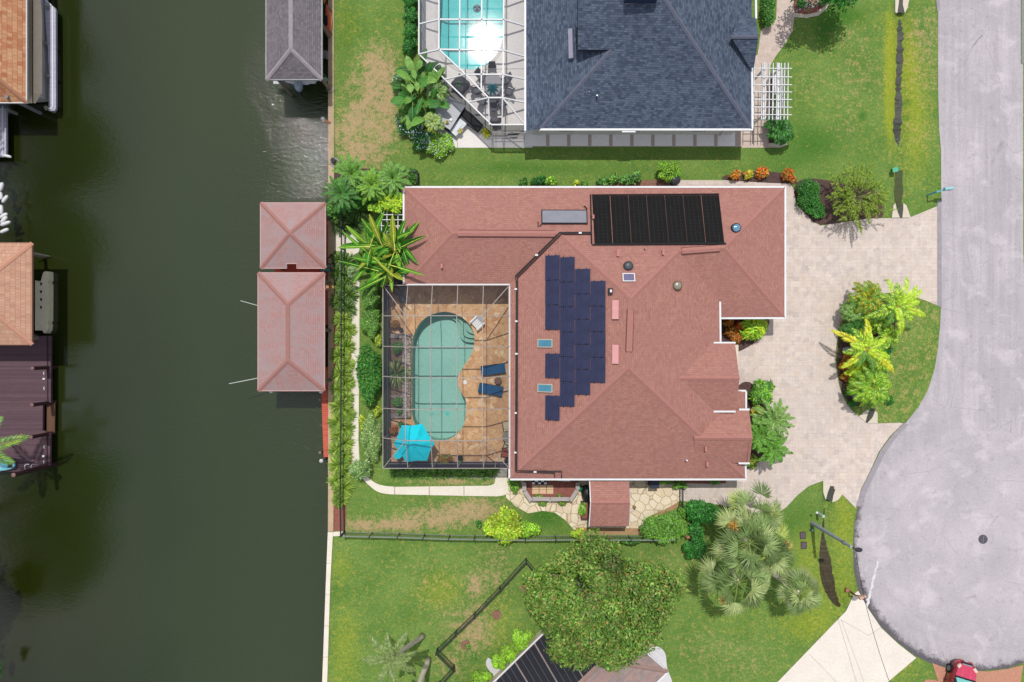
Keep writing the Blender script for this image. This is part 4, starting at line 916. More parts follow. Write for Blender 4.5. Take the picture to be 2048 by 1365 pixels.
for a, b in (((850, 125), (890, 125)), ((890, 125), (890, 205)), ((930, 140), (930, 178)), ((976, 140), (976, 160)), ((1014, 0), (1014, 250)), ((930, 140), (1060, 138)), ((915, 296), (915, 283)), ((938, 200), (1060, 198)), ((985, 262), (1060, 262)), ((985, 278), (1060, 278)), ((992, 250), (992, 295))):
    A, B = P(*a), P(*b); d = (B-A).normalized().cross(Vector((0, 0, 1)))*.018; jm.sheet([A-d, A+d, B+d, B-d], .025)
struct('deck_joints', jm, M('deck_joint', (150, 144, 144), None, 4, .9))
NW = mat_poolwater('turquoise_pool_water', (.66, .94, .94, 1), .048, .02, 1.6)
npool = pool_thing('turquoise pool under the white framed screen cage of the grey-roofed house', NPOOL, 1.4, -.12, PLASTERN, NW, P(940, 40), (), None, M('white_coping', (232, 228, 224), None, 2, .8), .28)
sw = T('pool_float', 'small grey and blue dispenser floating in the turquoise pool', 'pool float', P(954, 18, -.12)); obj('float_ring', MB().lathe(P(954, 18, -.12), [(.28, 0), (.3, .06), (.2, .12), (.08, .14)], 14), GREYM, sw); obj('float_cap', MB().lathe(P(954, 18, .0), [(.1, 0), (.1, .1), (.04, .13)], 10), TEAL, sw)
# screen cages
SCR = mat_screen('insect_screen', C(86, 88, 104), .07); SCRW = mat_screen('wall_insect_screen', C(58, 62, 84), .5)
SCRN = mat_screen('pale_insect_screen', C(150, 152, 164), .03); SCRNW = mat_screen('dark_wall_screen', C(62, 66, 84), .22)
def cage(label, mat, scr, scrw, beams, roofq, wallq, posts_, loc, w_=.09, h_=.14):
    o = T('screen_enclosure', label, 'screen enclosure', loc, 'screen cages over the pools')
    for L in beams:
        mb = MB()
        for a, b in zip(L, L[1:]): mb.bar(P(*a), P(*b), w_, h_)
        obj('beam', mb, mat, o)
    for (x, y, z) in posts_:
        p = P(x, y, z); obj('post', MB().box((p.x, p.y, z/2), (.08, .08, z)), mat, o)
    for q in roofq: obj('roof_screen', MB().poly([P(*v)+Vector((0, 0, .02)) for v in q]), scr, o)
    for a, b in wallq:
        A, B = P(*a), P(*b); obj('wall_screen', MB().poly([A, B, Vector((B.x, B.y, .05)), Vector((A.x, A.y, .05))]), scrw, o)
        obj('sill_rail', MB().bar(Vector((A.x, A.y, .06)), Vector((B.x, B.y, .06)), .08, .1).bar(Vector((A.x, A.y, .95)), Vector((B.x, B.y, .95)), .05, .07), mat, o)
    return o
zo, zi = 2.7, 4.0
ys = [(632, 632), (693, 694.5), (753, 756), (817, 819), (876, 881.5)]
xs = [(816, 811), (865, 862), (915.6, 913.5), (967, 965)]
bm = [[(766, 571, zo), (1019, 571, zo)], [(766, 571, zo), (766, 937, zo)], [(766, 937, zo), (1019, 937, zo)], [(1018, 571, zo), (1018, 937, zo)]]
for a, b in ys: bm.append([(766, a, zo), (811, b, zi), (965, b, zi), (1019, a, zo)])
for a, b in xs: bm.append([(a, 571, zo), (b, 632, zi), (b, 881.5, zi), (a, 937, zo)])
bm += [[(766, 571, zo), (811, 632, zi)], [(1019, 571, zo), (965, 632, zi)], [(766, 937, zo), (811, 881.5, zi)], [(1019, 937, zo), (965, 881.5, zi)]]
ps = [(767, a, zo) for a, _ in ys]+[(767, 572, zo), (767, 936, zo)]+[(a, 936.5, zo) for a, _ in xs]+[(1017, 936, zo), (990, 936.5, zo)]
cage('grey aluminium screen cage over the kidney shaped pool and tan flagstone deck', BRONZE, SCR, SCRW, bm,
     [[(811, 632, zi), (965, 632, zi), (965, 881.5, zi), (811, 881.5, zi)], [(766, 571, zo), (1019, 571, zo), (965, 632, zi), (811, 632, zi)], [(766, 937, zo), (1019, 937, zo), (965, 881.5, zi), (811, 881.5, zi)], [(766, 571, zo), (811, 632, zi), (811, 881.5, zi), (766, 937, zo)], [(1019, 571, zo), (965, 632, zi), (965, 881.5, zi), (1019, 937, zo)]],
     [((766, 571, zo), (766, 937, zo)), ((766, 937, zo), (1019, 937, zo)), ((766, 571, zo), (808, 571, zo))], ps, P(893, 754), .05, .11)
zo, zi = 2.8, 3.75
I = dict(a=(878, 99.5), b=(931, 149.5), c=(977, 196), d=(1005, 196))
bm = [[(838, -200, zo), (838, 109, zo), (983, 250, zo), (1050, 250, zo), (1052, -200, zo)], [(878, -200, zi), (878, 99.5, zi), (931, 149.5, zi), (977, 196, zi)], [(1008, -200, zi), (1007, 102, zi), (1005, 196, zi), (1050, 249, zo)],
      [(838, 109, zo), (878, 99.5, zi), (1007, 101.5, zi), (1052, 114, zo)], [(890, 159.5, zo), (931, 149.5, zi), (1006, 149.5, zi), (1051, 159, zo)], [(938, 205, zo), (977, 196, zi), (1005, 196, zi), (1050, 205.5, zo)],
      [(838, 49, zo), (878, 39.5, zi), (1008, 40, zi), (1052, 53, zo)], [(838, -12, zo), (878, -22, zi), (1008, -22, zi), (1052, -10, zo)], [(838, -72, zo), (878, -83, zi), (1008, -83, zi), (1052, -72, zo)],
      [(921, -200, zi), (919, 137, zi)], [(965, -200, zi), (962.5, 181, zi)], [(977, 196, zi), (978.5, 250, zo)], [(1005, 196, zi), (1004, 250, zo)]]
ps = [(839, y, zo) for y in (109, 49, -12, -72)]+[(890, 159.5, zo), (938, 205, zo), (983, 249.5, zo), (1004, 249.5, zo), (1049, 249.5, zo)]
cage('white framed screen cage with a diagonal corner over the turquoise pool', WHITE, SCRN, SCRNW, bm,
     [[(878, -200, zi), (1008, -200, zi), (1006, 149.5, zi), (931, 149.5, zi), (878, 99.5, zi)], [(931, 149.5, zi), (1006, 149.5, zi), (1005, 196, zi), (977, 196, zi)], [(838, -200, zo), (838, 109, zo), (878, 99.5, zi), (878, -200, zi)], [(838, 109, zo), (983, 250, zo), (977, 196, zi), (878, 99.5, zi)], [(983, 250, zo), (1050, 250, zo), (1005, 196, zi), (977, 196, zi)], [(1050, 250, zo), (1052, -200, zo), (1008, -200, zi), (1005, 196, zi)]],
     [((838, -200, zo), (838, 109, zo)), ((838, 109, zo), (983, 250, zo)), ((983, 250, zo), (1050, 250, zo))], ps, P(945, 60), .085, .13)
# ---- furniture on the tan flagstone deck
BLUEF = M('blue_sling', (26, 92, 138), (18, 78, 120), 3, .8); FRAME = M('dark_frame', (60, 58, 62), None, 3, .5)
def lounger(label, px, py, rz):
    c = P(px, py); o = T('sun_lounger', label, 'sun lounger', c, 'blue sun loungers beside the pool'); m = Matrix.Rotation(rz, 4, 'Z')
    def w_(x, y, z): return c+m @ Vector((x, y, z))
    fr = MB()
    for s in (-.36, .36):
        fr.tube([w_(-.9, s, .52), w_(-.35, s, .34), w_(.92, s, .34)], .028, 6)
    obj('frame', fr, FRAME, o)
    for x in (-.55, .75):
        for s in (-.36, .36): obj('leg', MB().tube([w_(x, s, .34), w_(x, s, 0)], .025, 6), FRAME, o)
    mb = MB(); mb.add([w_(-.35, -.35, .36), w_(.9, -.35, .36), w_(.9, .35, .36), w_(-.35, .35, .36), w_(-.35, -.35, .32), w_(.9, -.35, .32), w_(.9, .35, .32), w_(-.35, .35, .32)], [(0, 1, 2, 3), (7, 6, 5, 4), (0, 4, 5, 1), (1, 5, 6, 2), (2, 6, 7, 3), (3, 7, 4, 0)]); obj('seat', mb, BLUEF, o)
    mb = MB(); mb.add([w_(-.92, -.35, .55), w_(-.35, -.35, .362), w_(-.35, .35, .362), w_(-.92, .35, .55)], [(0, 1, 2, 3)]); mb.add([w_(-.93, -.3, .6), w_(-.72, -.3, .53), w_(-.72, .3, .53), w_(-.93, .3, .6)], [(0, 1, 2, 3)]); obj('backrest', mb, BLUEF, o)
lounger('blue sling sun lounger, the northern of the pair beside the brown side table', 987, 739, .13); lounger('blue sling sun lounger, the southern of the pair beside the brown side table', 982, 779, -.18)
o = T('side_table', 'small brown hexagonal side table between the two blue loungers', 'side table', P(996, 761)); obj('top', MB().lathe(P(996, 761, .42), [(.3, 0), (.3, .04)], 6), M('brown_wicker', (134, 104, 88), (110, 84, 70), 9, .8), o)
for a in range(3): obj('leg', MB().tube([P(996, 761)+Vector((.2*math.cos(a*2.1), .2*math.sin(a*2.1), 0)), P(996, 761, .42)+Vector((.2*math.cos(a*2.1), .2*math.sin(a*2.1), 0))], .02, 6), FRAME, o)
c = P(954, 647); o = T('deck_chair', 'white plastic slatted deck chair at the pool steps', 'chair', c); m = Matrix.Rotation(.75, 4, 'Z')
def w_(x, y, z): return c+m @ Vector((x, y, z))
mb = MB()
for i in range(5): mb.bar(w_(-.3, -.28+i*.14, .36), w_(.3, -.28+i*.14, .33), .115, .03)
obj('seat', mb, WHITE, o); mb = MB()
for i in range(5): mb.bar(w_(.28, -.24+i*.12, .36), w_(.6, -.18+i*.09, .85), .1, .03)
obj('backrest', mb, WHITE, o)
for s in (-.38, .38): obj('arm', MB().bar(w_(-.35, s, .55), w_(.45, s, .52), .12, .03), WHITE, o); obj('leg', MB().bar(w_(-.3, s, 0), w_(-.3, s, .54), .07, .07), WHITE, o); obj('leg', MB().bar(w_(.4, s, 0), w_(.3, s, .54), .07, .07), WHITE, o)
tag(obj('skimmer_lid', MB().lathe(P(930, 765, .022), [(.16, 0), (.16, .02)], 18), WHITE, None, P(930, 765)), 'round white skimmer lid set in the deck beside the pool', 'skimmer lid')
# turquoise parasol
UMB = M('turquoise_canvas', (4, 206, 224), (2, 192, 212), 2, .7, k=1.35)
c = P(828, 887, 2.45); o = T('parasol', 'open turquoise parasol in the southwest corner of the screened deck', 'parasol', P(828, 887))
vt = [P(x, y, 2.2) for x, y in ((845, 848), (803, 851), (786.7, 888), (812, 925), (854, 922), (869, 887))]
top = P(827.5, 888, 2.95); mb = MB()
for i in range(6):
    a, b = vt[i], vt[(i+1) % 6]; mid = (a+b)/2; mid = mid+(top-mid)*.05; mb.add([top, top.lerp(a, .5)+Vector((0, 0, .07)), a, mid, b, top.lerp(b, .5)+Vector((0, 0, .07)), top.lerp(mid, .5)], [(0, 1, 6), (1, 2, 3, 6), (6, 3, 4, 5), (0, 6, 5)])
canopy = obj('canopy', mb, UMB, o)
vb = MB()
for i in range(6): vb.add([top.lerp(vt[i], .0)+Vector((0, 0, .1)), top.lerp(vt[i], .17)+Vector((0, 0, .06)), top.lerp(vt[(i+1) % 6], .17)+Vector((0, 0, .06))], [(0, 1, 2)])
obj('vent', vb, UMB, canopy); g = Vector((top.x, top.y, 0)); obj('pole', MB().tube([g, top+Vector((0, 0, .16))], .03), GREYM, o); obj('base', MB().lathe(g, [(.3, .02), (.3, .08), (.06, .14)], 16), DARKG, o)
for v in vt: obj('rib', MB().bar(top+Vector((0, 0, -.03)), v+Vector((0, 0, -.02)), .025, .03), GREYM, o)
o = T('float_lounge', 'turquoise rounded cushion poking out beneath the parasol', 'cushion', P(797, 908)); a, b = P(808, 895, .9), P(795, 911, 1.0); d = (b-a).normalized(); s = Vector((-d.y, d.x, 0))*.3
cl = [a+s]+[b+s*math.cos(t_)+d*.3*math.sin(t_) for t_ in [PI*k/8 for k in range(9)]]+[a-s]; mb = MB(); mb.prism(cl, .85, .97); obj('cushion', mb, UMB, o)
for q in (a, b): obj('support', MB().tube([(q.x, q.y, 0), (q.x, q.y, .86)], .04), GREYM, o)
# raised stone planter by the pool
STONE = mat_cells('grey_ledge_stone', [C(150, 138, 132), C(176, 164, 156), C(130, 118, 114), C(190, 180, 172)], C(90, 80, 78), 3.2, .05, 1, True, .5)
o = T('stone_planter', 'raised grey stone planter wall along the west side of the pool', 'planter', P(800, 750))
obj('wall', MB().prism([P(806, 668), P(823, 668), P(822.5, 835), P(806, 835)], 0, .38).prism([P(780, 668), P(806, 668), P(806, 677), P(780, 677)], 0, .34).prism([P(780, 826), P(806, 826), P(806, 836), P(780, 836)], 0, .34).prism([P(780, 790), P(806, 790), P(806, 796), P(780, 796)], 0, .3), STONE, o)
obj('soil', MB().sheet([P(780, 677), P(806, 677), P(806, 826), P(780, 826)], .2), M('planter_soil', (150, 122, 100), (104, 88, 76), 6, .95, .5), o)
TERRA = M('grey_pot', (130, 134, 136), (96, 100, 104), 5, .8)
def pot(label, px, py, r, h, mat=TERRA, soil=SOIL, cat='plant pot', name='plant_pot'):
    p = P(px, py); o = T(name, label, cat, p); obj('bowl', MB().lathe(p, [(r*.65, 0), (r*.9, h*.5), (r, h), (r*.86, h), (r*.84, h-.05)], 16), mat, o); obj('soil', MB().lathe(p+Vector((0, 0, h-.07)), [(r*.84, 0), (r*.84, .01)], 14), soil, o); return o
pot('larger round grey urn with a dark mouth at the northwest corner of the flagstone deck', 804.5, 584, .24, .6, TERRA, BLACK); pot('smaller round grey urn beside the larger one at the northwest deck corner', 797.5, 588.5, .17, .45, TERRA, BLACK); pot('wide grey stone bowl just south of the two urns', 806, 599, .32, .3, TERRA, DARKG)
pot('small dark grey pot beside the brown grassy plant', 803, 660, .17, .3, DARKG); pot('black pot on the south edge of the flagstone deck', 921, 915, .2, .4, BLACK, DARKG); pot('small grey pot resting on the north end of the stone planter', 796, 672.5, .13, .55, TERRA, BLACK)
# seating half hidden under the eave
TANC = M('tan_cushion', (206, 196, 160), (186, 176, 144), 5, .9); RUSTC = M('rust_cushion', (176, 96, 74), (150, 80, 60), 5, .9)
def armchair(label, px, py, rz, cush):
    c = P(px, py); o = T('armchair', label, 'armchair', c, 'armchairs under the west eave'); m = Matrix.Rotation(rz, 4, 'Z'); mm = Matrix.Rotation(rz, 3, 'Z')
    def w_(x, y, z): return c+m @ Vector((x, y, z))
    obj('seat', MB().box(w_(0, 0, .4), (.55, .55, .12), rz), cush, o); obj('backrest', MB().box(w_(.3, 0, .65), (.1, .55, .5), rz), cush, o)
    for s in (-.32, .32): obj('arm', MB().box(w_(0, s, .58), (.6, .06, .05), rz), FRAME, o); obj('leg', MB().box(w_(-.26, s, .29), (.05, .05, .58), rz), FRAME, o); obj('leg', MB().box(w_(.26, s, .29), (.05, .05, .58), rz), FRAME, o)
armchair('tan cushioned armchair north of the round table under the eave', 1014, 850, -1.4, TANC); armchair('rust cushioned armchair south of the round table under the eave', 1012, 905, 1.3, RUSTC); armchair('tan cushioned armchair tucked beside the rust one', 1015, 893, 1.2, TANC)
o = T('round_table', 'round grey table between the armchairs under the eave', 'table', P(1018, 873)); obj('top', MB().lathe(P(1018, 873, .7), [(.5, 0), (.5, .04)], 20), M('grey_table', (150, 142, 132), None, 3, .5), o); obj('pedestal', MB().lathe(P(1018, 873), [(.25, 0), (.05, .1), (.05, .7)], 12), FRAME, o)
o = T('barbecue', 'black covered kettle barbecue at the southeast corner of the screened deck', 'barbecue', P(1017, 921)); obj('cover', MB().lathe(P(1017, 921, .35), [(.28, 0), (.31, .35), (.2, .58), (.03, .65)], 16), BLACK, o)
for a in range(3): obj('leg', MB().tube([P(1017, 921)+Vector((.2*math.cos(a*2.1), .2*math.sin(a*2.1), 0)), P(1017, 921, .4)], .02, 6), BLACK, o)

# ---- north neighbour's patio
GREYF = M('grey_weave', (108, 108, 116), (88, 88, 98), 9, .8); GREYT = M('grey_tabletop', (150, 148, 154), (136, 134, 142), 3, .6)
tc = P(986, 176); o = T('dining_table', 'grey oval dining table holding a folded teal umbrella', 'table', tc)
obj('top', MB().lathe(tc+Vector((0, 0, .7)), [(.9, 0), (.9, .04)], 26, .75, 1.0), GREYT, o)
for sx_, sy_ in ((-1, -1), (1, -1), (1, 1), (-1, 1)): obj('leg', MB().tube([tc+Vector((sx_*.4, sy_*.6, 0)), tc+Vector((sx_*.4, sy_*.6, .7))], .03, 6), DARKG, o)
o = T('parasol', 'folded teal parasol standing in the grey oval table', 'parasol', tc); TEALF = M('teal_canvas', (30, 140, 152), (18, 112, 126), 4, .8)
mb = MB(); u0 = P(985, 177, 1.9); rg = random.Random(2)
for k in range(16):
    a = 2*PI*k/16; a2 = a+2*PI/16; rr = .52 if k % 2 else .3; r2 = .3 if k % 2 else .52
    mb.add([u0+Vector((0, 0, .75)), u0+Vector((rr*math.cos(a), rr*math.sin(a), -.3 if rr > .4 else .0)), u0+Vector((r2*math.cos(a2), r2*math.sin(a2), -.3 if r2 > .4 else .0))], [(0, 1, 2)])
obj('canopy', mb, TEALF, o); obj('pole', MB().tube([tc, u0+Vector((0, 0, .8))], .03), GREYM, o)
def patio_chair(label, px, py, tgt=(986, 176)):
    c = P(px, py); d = (P(*tgt)-c); rz = math.atan2(d.y, d.x); m = Matrix.Rotation(rz, 4, 'Z'); o = T('patio_chair', label, 'chair', c, 'grey chairs around the oval table')
    def w_(x, y, z): return c+m @ Vector((x, y, z))
    obj('seat', MB().box(w_(.02, 0, .42), (.55, .52, .07), rz), GREYF, o)
    mb = MB(); q = [w_(-.24, -.27, .44), w_(-.24, .27, .44), w_(-.46, .25, 1.0), w_(-.46, -.25, 1.0)]; t_ = m @ Vector((-.06, 0, .0)); mb.add(q+[v+t_ for v in q], [(0, 1, 2, 3), (7, 6, 5, 4), (0, 4, 5, 1), (2, 6, 7, 3), (1, 5, 6, 2), (3, 7, 4, 0)]); obj('backrest', mb, GREYF, o)
    for s in (-.29, .29): obj('arm', MB().tube([w_(-.35, s, .68), w_(.25, s, .66), w_(.28, s, .4)], .025, 6), DARKG, o)
    obj('swivel_base', MB().lathe(c, [(.26, 0), (.26, .04), (.2, .05), (.05, .1), (.05, .4)], 14), DARKG, o)
for lb, x, y in (('northernmost grey patio chair above the oval table', 985, 147), ('grey patio chair northwest of the oval table', 964, 158), ('grey patio chair on the west side of the oval table', 955, 184), ('grey patio chair northeast of the oval table against the house side', 1011, 165), ('grey patio chair on the east side of the oval table', 1016, 187), ('grey patio chair southwest of the oval table', 966, 205), ('grey patio chair due south of the oval table', 987, 217), ('grey patio chair southeast of the oval table', 1003, 210)):
    patio_chair(lb, x, y)
c = P(922, 173); o = T('covered_table', 'square charcoal covered table with a small potted plant on it', 'table', c); obj('cover', MB().box(c+Vector((0, 0, .37)), (1.02, .98, .74), -.72), DARKG, o); obj('drape', MB().box(c+Vector((0, 0, .06)), (1.08, 1.04, .1), -.72), BLACK, o)
o = T('kettle_grill', 'dark covered grill beside the white cage doorway', 'grill', P(990, 247)); obj('cover', MB().lathe(P(990, 247), [(.36, 0), (.34, .7), (.2, .9), (.04, .95)], 12, 1.1, .8), GREYF, o); obj('shelf', MB().box(P(990, 247)+Vector((.42, 0, .7)), (.3, .4, .04)), DARKG, o)
mm = [P(1027, 268)+Vector((.42*math.cos(PI*k/10), -.42*math.sin(PI*k/10), 0)) for k in range(11)]
tag(obj('door_mat', MB().prism(mm, .026, .045), mat_cells('rubber_mat', [C(60, 60, 66), C(84, 84, 90)], C(170, 168, 168), 9, .12, 1, False), None, P(1027, 268)), 'half round black patterned door mat outside the white cage door', 'door mat')
c = P(894, 230); o = T('hot_tub', 'square hot tub with a grey folding cover among the big-leaved plants', 'hot tub', c); m4 = Matrix.Rotation(-.56, 4, 'Z')
def w_(x, y, z): return c+m4 @ Vector((x, y, z))
obj('shell', MB().box(w_(0, 0, .42), (2.0, 2.1, .84), -.56), M('dark_cabinet', (74, 80, 92), None, 4, .7), o)
TUBC = M('grey_tub_cover', (196, 198, 204), (180, 182, 190), 2, .7)
obj('cover', MB().box(w_(0, .53, .9), (2.08, 1.06, .1), -.56).box(w_(0, -.53, .9), (2.08, 1.04, .1), -.56), TUBC, o)
obj('handle', MB().box(w_(-.3, -.05, .965), (.5, .04, .02), -.56), WHITE, o)
o2 = T('flower_pot', 'tiny potted plant sitting on the hot tub cover', 'plant pot', P(894, 245, .95)); obj('bowl', MB().lathe(P(894, 245, .95), [(.07, 0), (.1, .15)], 10), M('brown_pot', (120, 96, 76), None, 4, .8), o2)
tag(obj('box', MB().box(P(902, 240, 1.0), (.2, .18, .1), -.5), WHITE, None, P(902, 240, .95)), 'small white box lying on the hot tub cover', 'box')
c = P(945, 247); o = T('deck_box', 'black resin deck box standing along the diagonal screen wall', 'deck box', c); obj('body', MB().box(c+Vector((0, 0, .28)), (1.55, .68, .56), -.66), BLACK, o); obj('lid', MB().box(c+Vector((0, 0, .6)), (1.62, .76, .08), -.66), M('black_lid', (46, 48, 54), (36, 38, 44), 4, .5), o)
c = P(917, 259); o = T('cooler', 'white ice chest with a plant on top beside the black deck box', 'cooler', c); obj('body', MB().box(c+Vector((0, 0, .25)), (1.2, .62, .5), .84), WHITE, o); obj('lid', MB().box(c+Vector((0, 0, .53)), (1.24, .66, .07), .84), M('cooler_lid', (222, 228, 236), None, 3, .5), o); obj('latch', MB().box(c+Vector((.12, -.1, .575)), (.8, .08, .02), .84), GREYM, o)
# pergola
c = P(1545, 184); o = T('pergola', 'white timber pergola over the paver path beside the grey-roofed house', 'pergola', c)
for x in (1508, 1524, 1531, 1539, 1546, 1554, 1562, 1569, 1576): obj('rafter', MB().bar(P(x, 127, 2.55), P(x-1.5, 240, 2.55), .055, .13), WHITE, o)
for y in (137, 154, 169.5, 184, 199, 214.5, 229.5): obj('purlin', MB().bar(P(1507, y, 2.66), P(1584, y+.5, 2.66), .05, .05), WHITE, o)
for x, wd in ((1527.5, .1), (1557, .12)): obj('beam', MB().bar(P(x, 127, 2.4), P(x-1.5, 240, 2.4), wd, .18), WHITE, o)
for x, y in ((1527, 140), (1525.5, 232), (1557, 140), (1555.5, 232)): p = P(x, y, 2.3); obj('post', MB().box((p.x, p.y, 1.15), (.12, .12, 2.3)), WHITE, o)
c = P(1548, 185); o = T('garden_bench', 'white slatted bench beneath the pergola', 'bench', c)
mb = MB()
for i in range(4): mb.bar(c+Vector((-.2+i*.13, -1.5, .43)), c+Vector((-.2+i*.13, 1.5, .43)), .1, .03)
obj('seat', mb, WHITE, o); obj('backrest', MB().box(c+Vector((.3, 0, .7)), (.04, 3.0, .4)), WHITE, o)
for y in (-1.4, 1.4): obj('leg', MB().box(c+Vector((0, y, .21)), (.45, .06, .42)), WHITE, o)
sheet('pergola_bed', [(1540, 150), (1563, 150), (1563, 236), (1540, 236)], .03, MULCHD)
sheet('planting_square', [(1537, 246), (1566, 246), (1566, 287), (1537, 287)], .034, MULCHD); sheet('bed_edging', smooth([(1538, 287), (1566, 287), (1572, 280), (1574, 286), (1568, 293.5), (1538, 294)], 2), .05, CONC)

# ---- canal side: red decking, boats, docks
o = T('dock', 'red timber walkway along the sea wall and between the two red-roofed boathouses', 'dock', P(650, 660, -.3))
obj('walkway', MB().prism([P(640, 434), P(657, 434), P(656.5, 650), P(640, 650)], -.36, -.1), REDD, o); obj('walkway', MB().prism([P(640, 735), P(656.5, 735), P(655, 915), P(646.5, 915)], -.36, -.1), REDD, o)
obj('finger_pier', MB().prism([P(548, 520), P(640, 520), P(640, 550), P(548, 550)], -.36, -.11), mat_planks('red_planks', C(222, 84, 64), C(236, 98, 76), .145, 1, .3), o)
for x, y in ((549, 523), (549, 548), (600, 523), (600, 548), (641, 905), (641, 800), (641, 450)): _q = P(x, y, -.3); obj('pile', MB().tube([(_q.x, _q.y, -3), (_q.x, _q.y, -.12)], .11, 8), PILE, o)
obj('ramp', MB().box(P(660, 575, .12), (.6, .5, .05)), M('orange_board', (206, 160, 116), None, 3, .8), o)
for i, (x, y, lb) in enumerate(((541, 783, 'white capped piling under the southwest corner of the long red boathouse'), (641, 784, 'white capped piling under the southeast corner of the long red boathouse'), (641.5, 923, 'white capped piling at the south end of the red walkway'))):
    p = P(x, y, .6); o = T('piling', lb, 'piling', Vector((p.x, p.y, -1.1)), 'white capped mooring pilings'); obj('shaft', MB().tube([(p.x, p.y, -3), (p.x, p.y, .45)], .11, 8), PILE, o); obj('cap', MB().lathe((p.x, p.y, .45), [(.15, 0), (.14, .05), (.02, .2)], 14), WHITE, o)
c = P(655, 538); o = T('dock_box', 'turquoise dock locker at the end of the red decking', 'dock box', c); obj('body', MB().box(c+Vector((0, 0, .28)), (.62, .42, .55)), TEAL, o); obj('lid', MB().box(c+Vector((0, 0, .58)), (.66, .46, .07)), M('light_teal_lid', (96, 176, 188), None, 3, .5), o)
def ring(c, r, tr, n=24, turns=1, jit=0, rng=random.Random(1)):
    return [c+Vector(((r+rng.uniform(-jit, jit))*math.cos(2*PI*k/n), (r+rng.uniform(-jit, jit))*math.sin(2*PI*k/n), .03+.01*(k//n))) for k in range(n*turns+1)]
o = T('hose', 'coiled dark hose hanging beside the turquoise dock locker', 'hose', P(662, 522, .1)); obj('coil', MB().tube(ring(P(661, 522, .1), .28, .02, 20, 2, .03), .02, 6), BLACK, o); obj('reel', MB().lathe(P(665, 513, .1), [(.14, 0), (.16, .2), (.05, .25)], 12), DARKG, o)
o = T('hose', 'loosely coiled pale hose on the north sea wall', 'hose', P(661, 178, .1)); obj('coil', MB().tube(ring(P(661, 178, .1), .3, .02, 22, 2, .03), .014, 6), GREYM, o)
def boat(name, label, cat, loc, pts_, z0, z1, mat, rim=None, group=None):
    o = T(name, label, cat, loc, group); L = [P(x, y, z1) for x, y in pts_]; c = sum(L, Vector())/len(L); n = len(L)
    lo = [c+(p-c)*.72 for p in L]; mb = MB(); mb.add([Vector((p.x, p.y, z1)) for p in L]+[Vector((p.x, p.y, z0)) for p in lo], [(i, (i+1) % n, (i+1) % n+n, i+n) for i in range(n)]+[tuple(range(n, 2*n))])
    ins = [c+(p-c)*.9 for p in L]
    mb.add([Vector((p.x, p.y, z1)) for p in L]+[Vector((p.x, p.y, z1)) for p in ins]+[Vector((p.x, p.y, z1-.3)) for p in ins], [(i, (i+1) % n, (i+1) % n+n, i+n) for i in range(n)]+[(i+n, (i+1) % n+n, (i+1) % n+2*n, i+2*n) for i in range(n)]+[tuple(range(2*n, 3*n))])
    obj('hull', mb, mat, o); return o
o = boat('motor_boat', 'white fishing boat with long pale outrigger poles under the long red boathouse', 'boat', P(580, 680, -.4), smooth([(558, 760), (602, 760), (606, 690), (598, 630), (580, 585), (562, 630), (554, 690)], 3), -.9, -.1, WHITE)
obj('console', MB().box(P(580, 700, .3), (.9, 1.0, 1.0)), WHITE, o)
for a, b in (((560, 624, 1.2), (481, 602, 2.1)), ((560, 748, 1.2), (458, 768, 2.1))): obj('outrigger', MB().tube([P(*a), P(*b)], .035, 6, .025), M('pale_fibreglass', (216, 220, 216), None, 3, .4), o)
o = boat('motor_boat', 'white open boat with a grey-white outboard motor on the lift beneath the grey boathouse', 'boat', P(600, 100, -.2), smooth([(570, 164), (634, 164), (636, 110), (626, 40), (603, 0), (580, 40), (568, 110)], 3), -.8, .0, WHITE)
mo = obj('outboard', MB().lathe(P(598, 173, .0), [(.1, -.5), (.34, -.1), (.36, .2), (.3, .42), (.12, .5)], 16, .85, 1.25), M('outboard_cowl', (176, 192, 206), (150, 168, 184), 2, .3), o, sm=True); obj('propeller_leg', MB().tube([P(600, 186, -.1), P(604, 192, -.8)], .08, 8), DARKG, mo); obj('swim_platform', MB().box(P(618, 163, .02), (1.0, .35, .08)), WHITE, o)
o = T('boat_lift', 'white boat lift beam poking out below the grey boathouse', 'boat lift', P(557, 165, -.3)); obj('beam', MB().box(P(557, 165, -.2), (.72, .34, .25)), M('lift_aluminium', (196, 198, 204), None, 3, .5), o); obj('cable', MB().tube([P(568, 164, 0), P(566, 150, 2.3)], .02, 6), GREYM, o)
def kayak(label, x0, y0, x1, y1, w__, mat, z, trim=None, tilt=.6):
    a, b = P(x0, y0, z), P(x1, y1, z); o = T('kayak', label, 'kayak', (a+b)/2, 'kayaks stored on the canal rack'); k = 14; n = 10; vs = []; fs = []; d = (b-a); s = Vector((-d.y, d.x, 0)).normalized(); u = Vector((0, 0, 1)); s2 = s*math.cos(tilt)+u*math.sin(tilt); u2 = u*math.cos(tilt)-s*math.sin(tilt)
    for i in range(k):
        t_ = i/(k-1); r = w__*max(.03, math.sin(PI*t_)**.6); p = a+d*t_+u2*(.1*(2*t_-1)**4)
        vs += [p+s2*r*math.cos(2*PI*j/n)+u2*r*.5*math.sin(2*PI*j/n) for j in range(n)]
    for i in range(k-1):
        for j in range(n): fs.append((i*n+j, i*n+(j+1) % n, (i+1)*n+(j+1) % n, (i+1)*n+j))
    fs += [tuple(range(n)), tuple(range((k-1)*n, k*n))]; obj('hull', MB().add(vs, fs), mat, o, sm=True)
    cp = (a+d*.52)+u2*w__*.5; obj('cockpit', MB().lathe(cp-Vector((0, 0, .02)), [(.24, 0), (.26, .05), (.2, .06)], 14, .6, 1.5), BLACK, o)
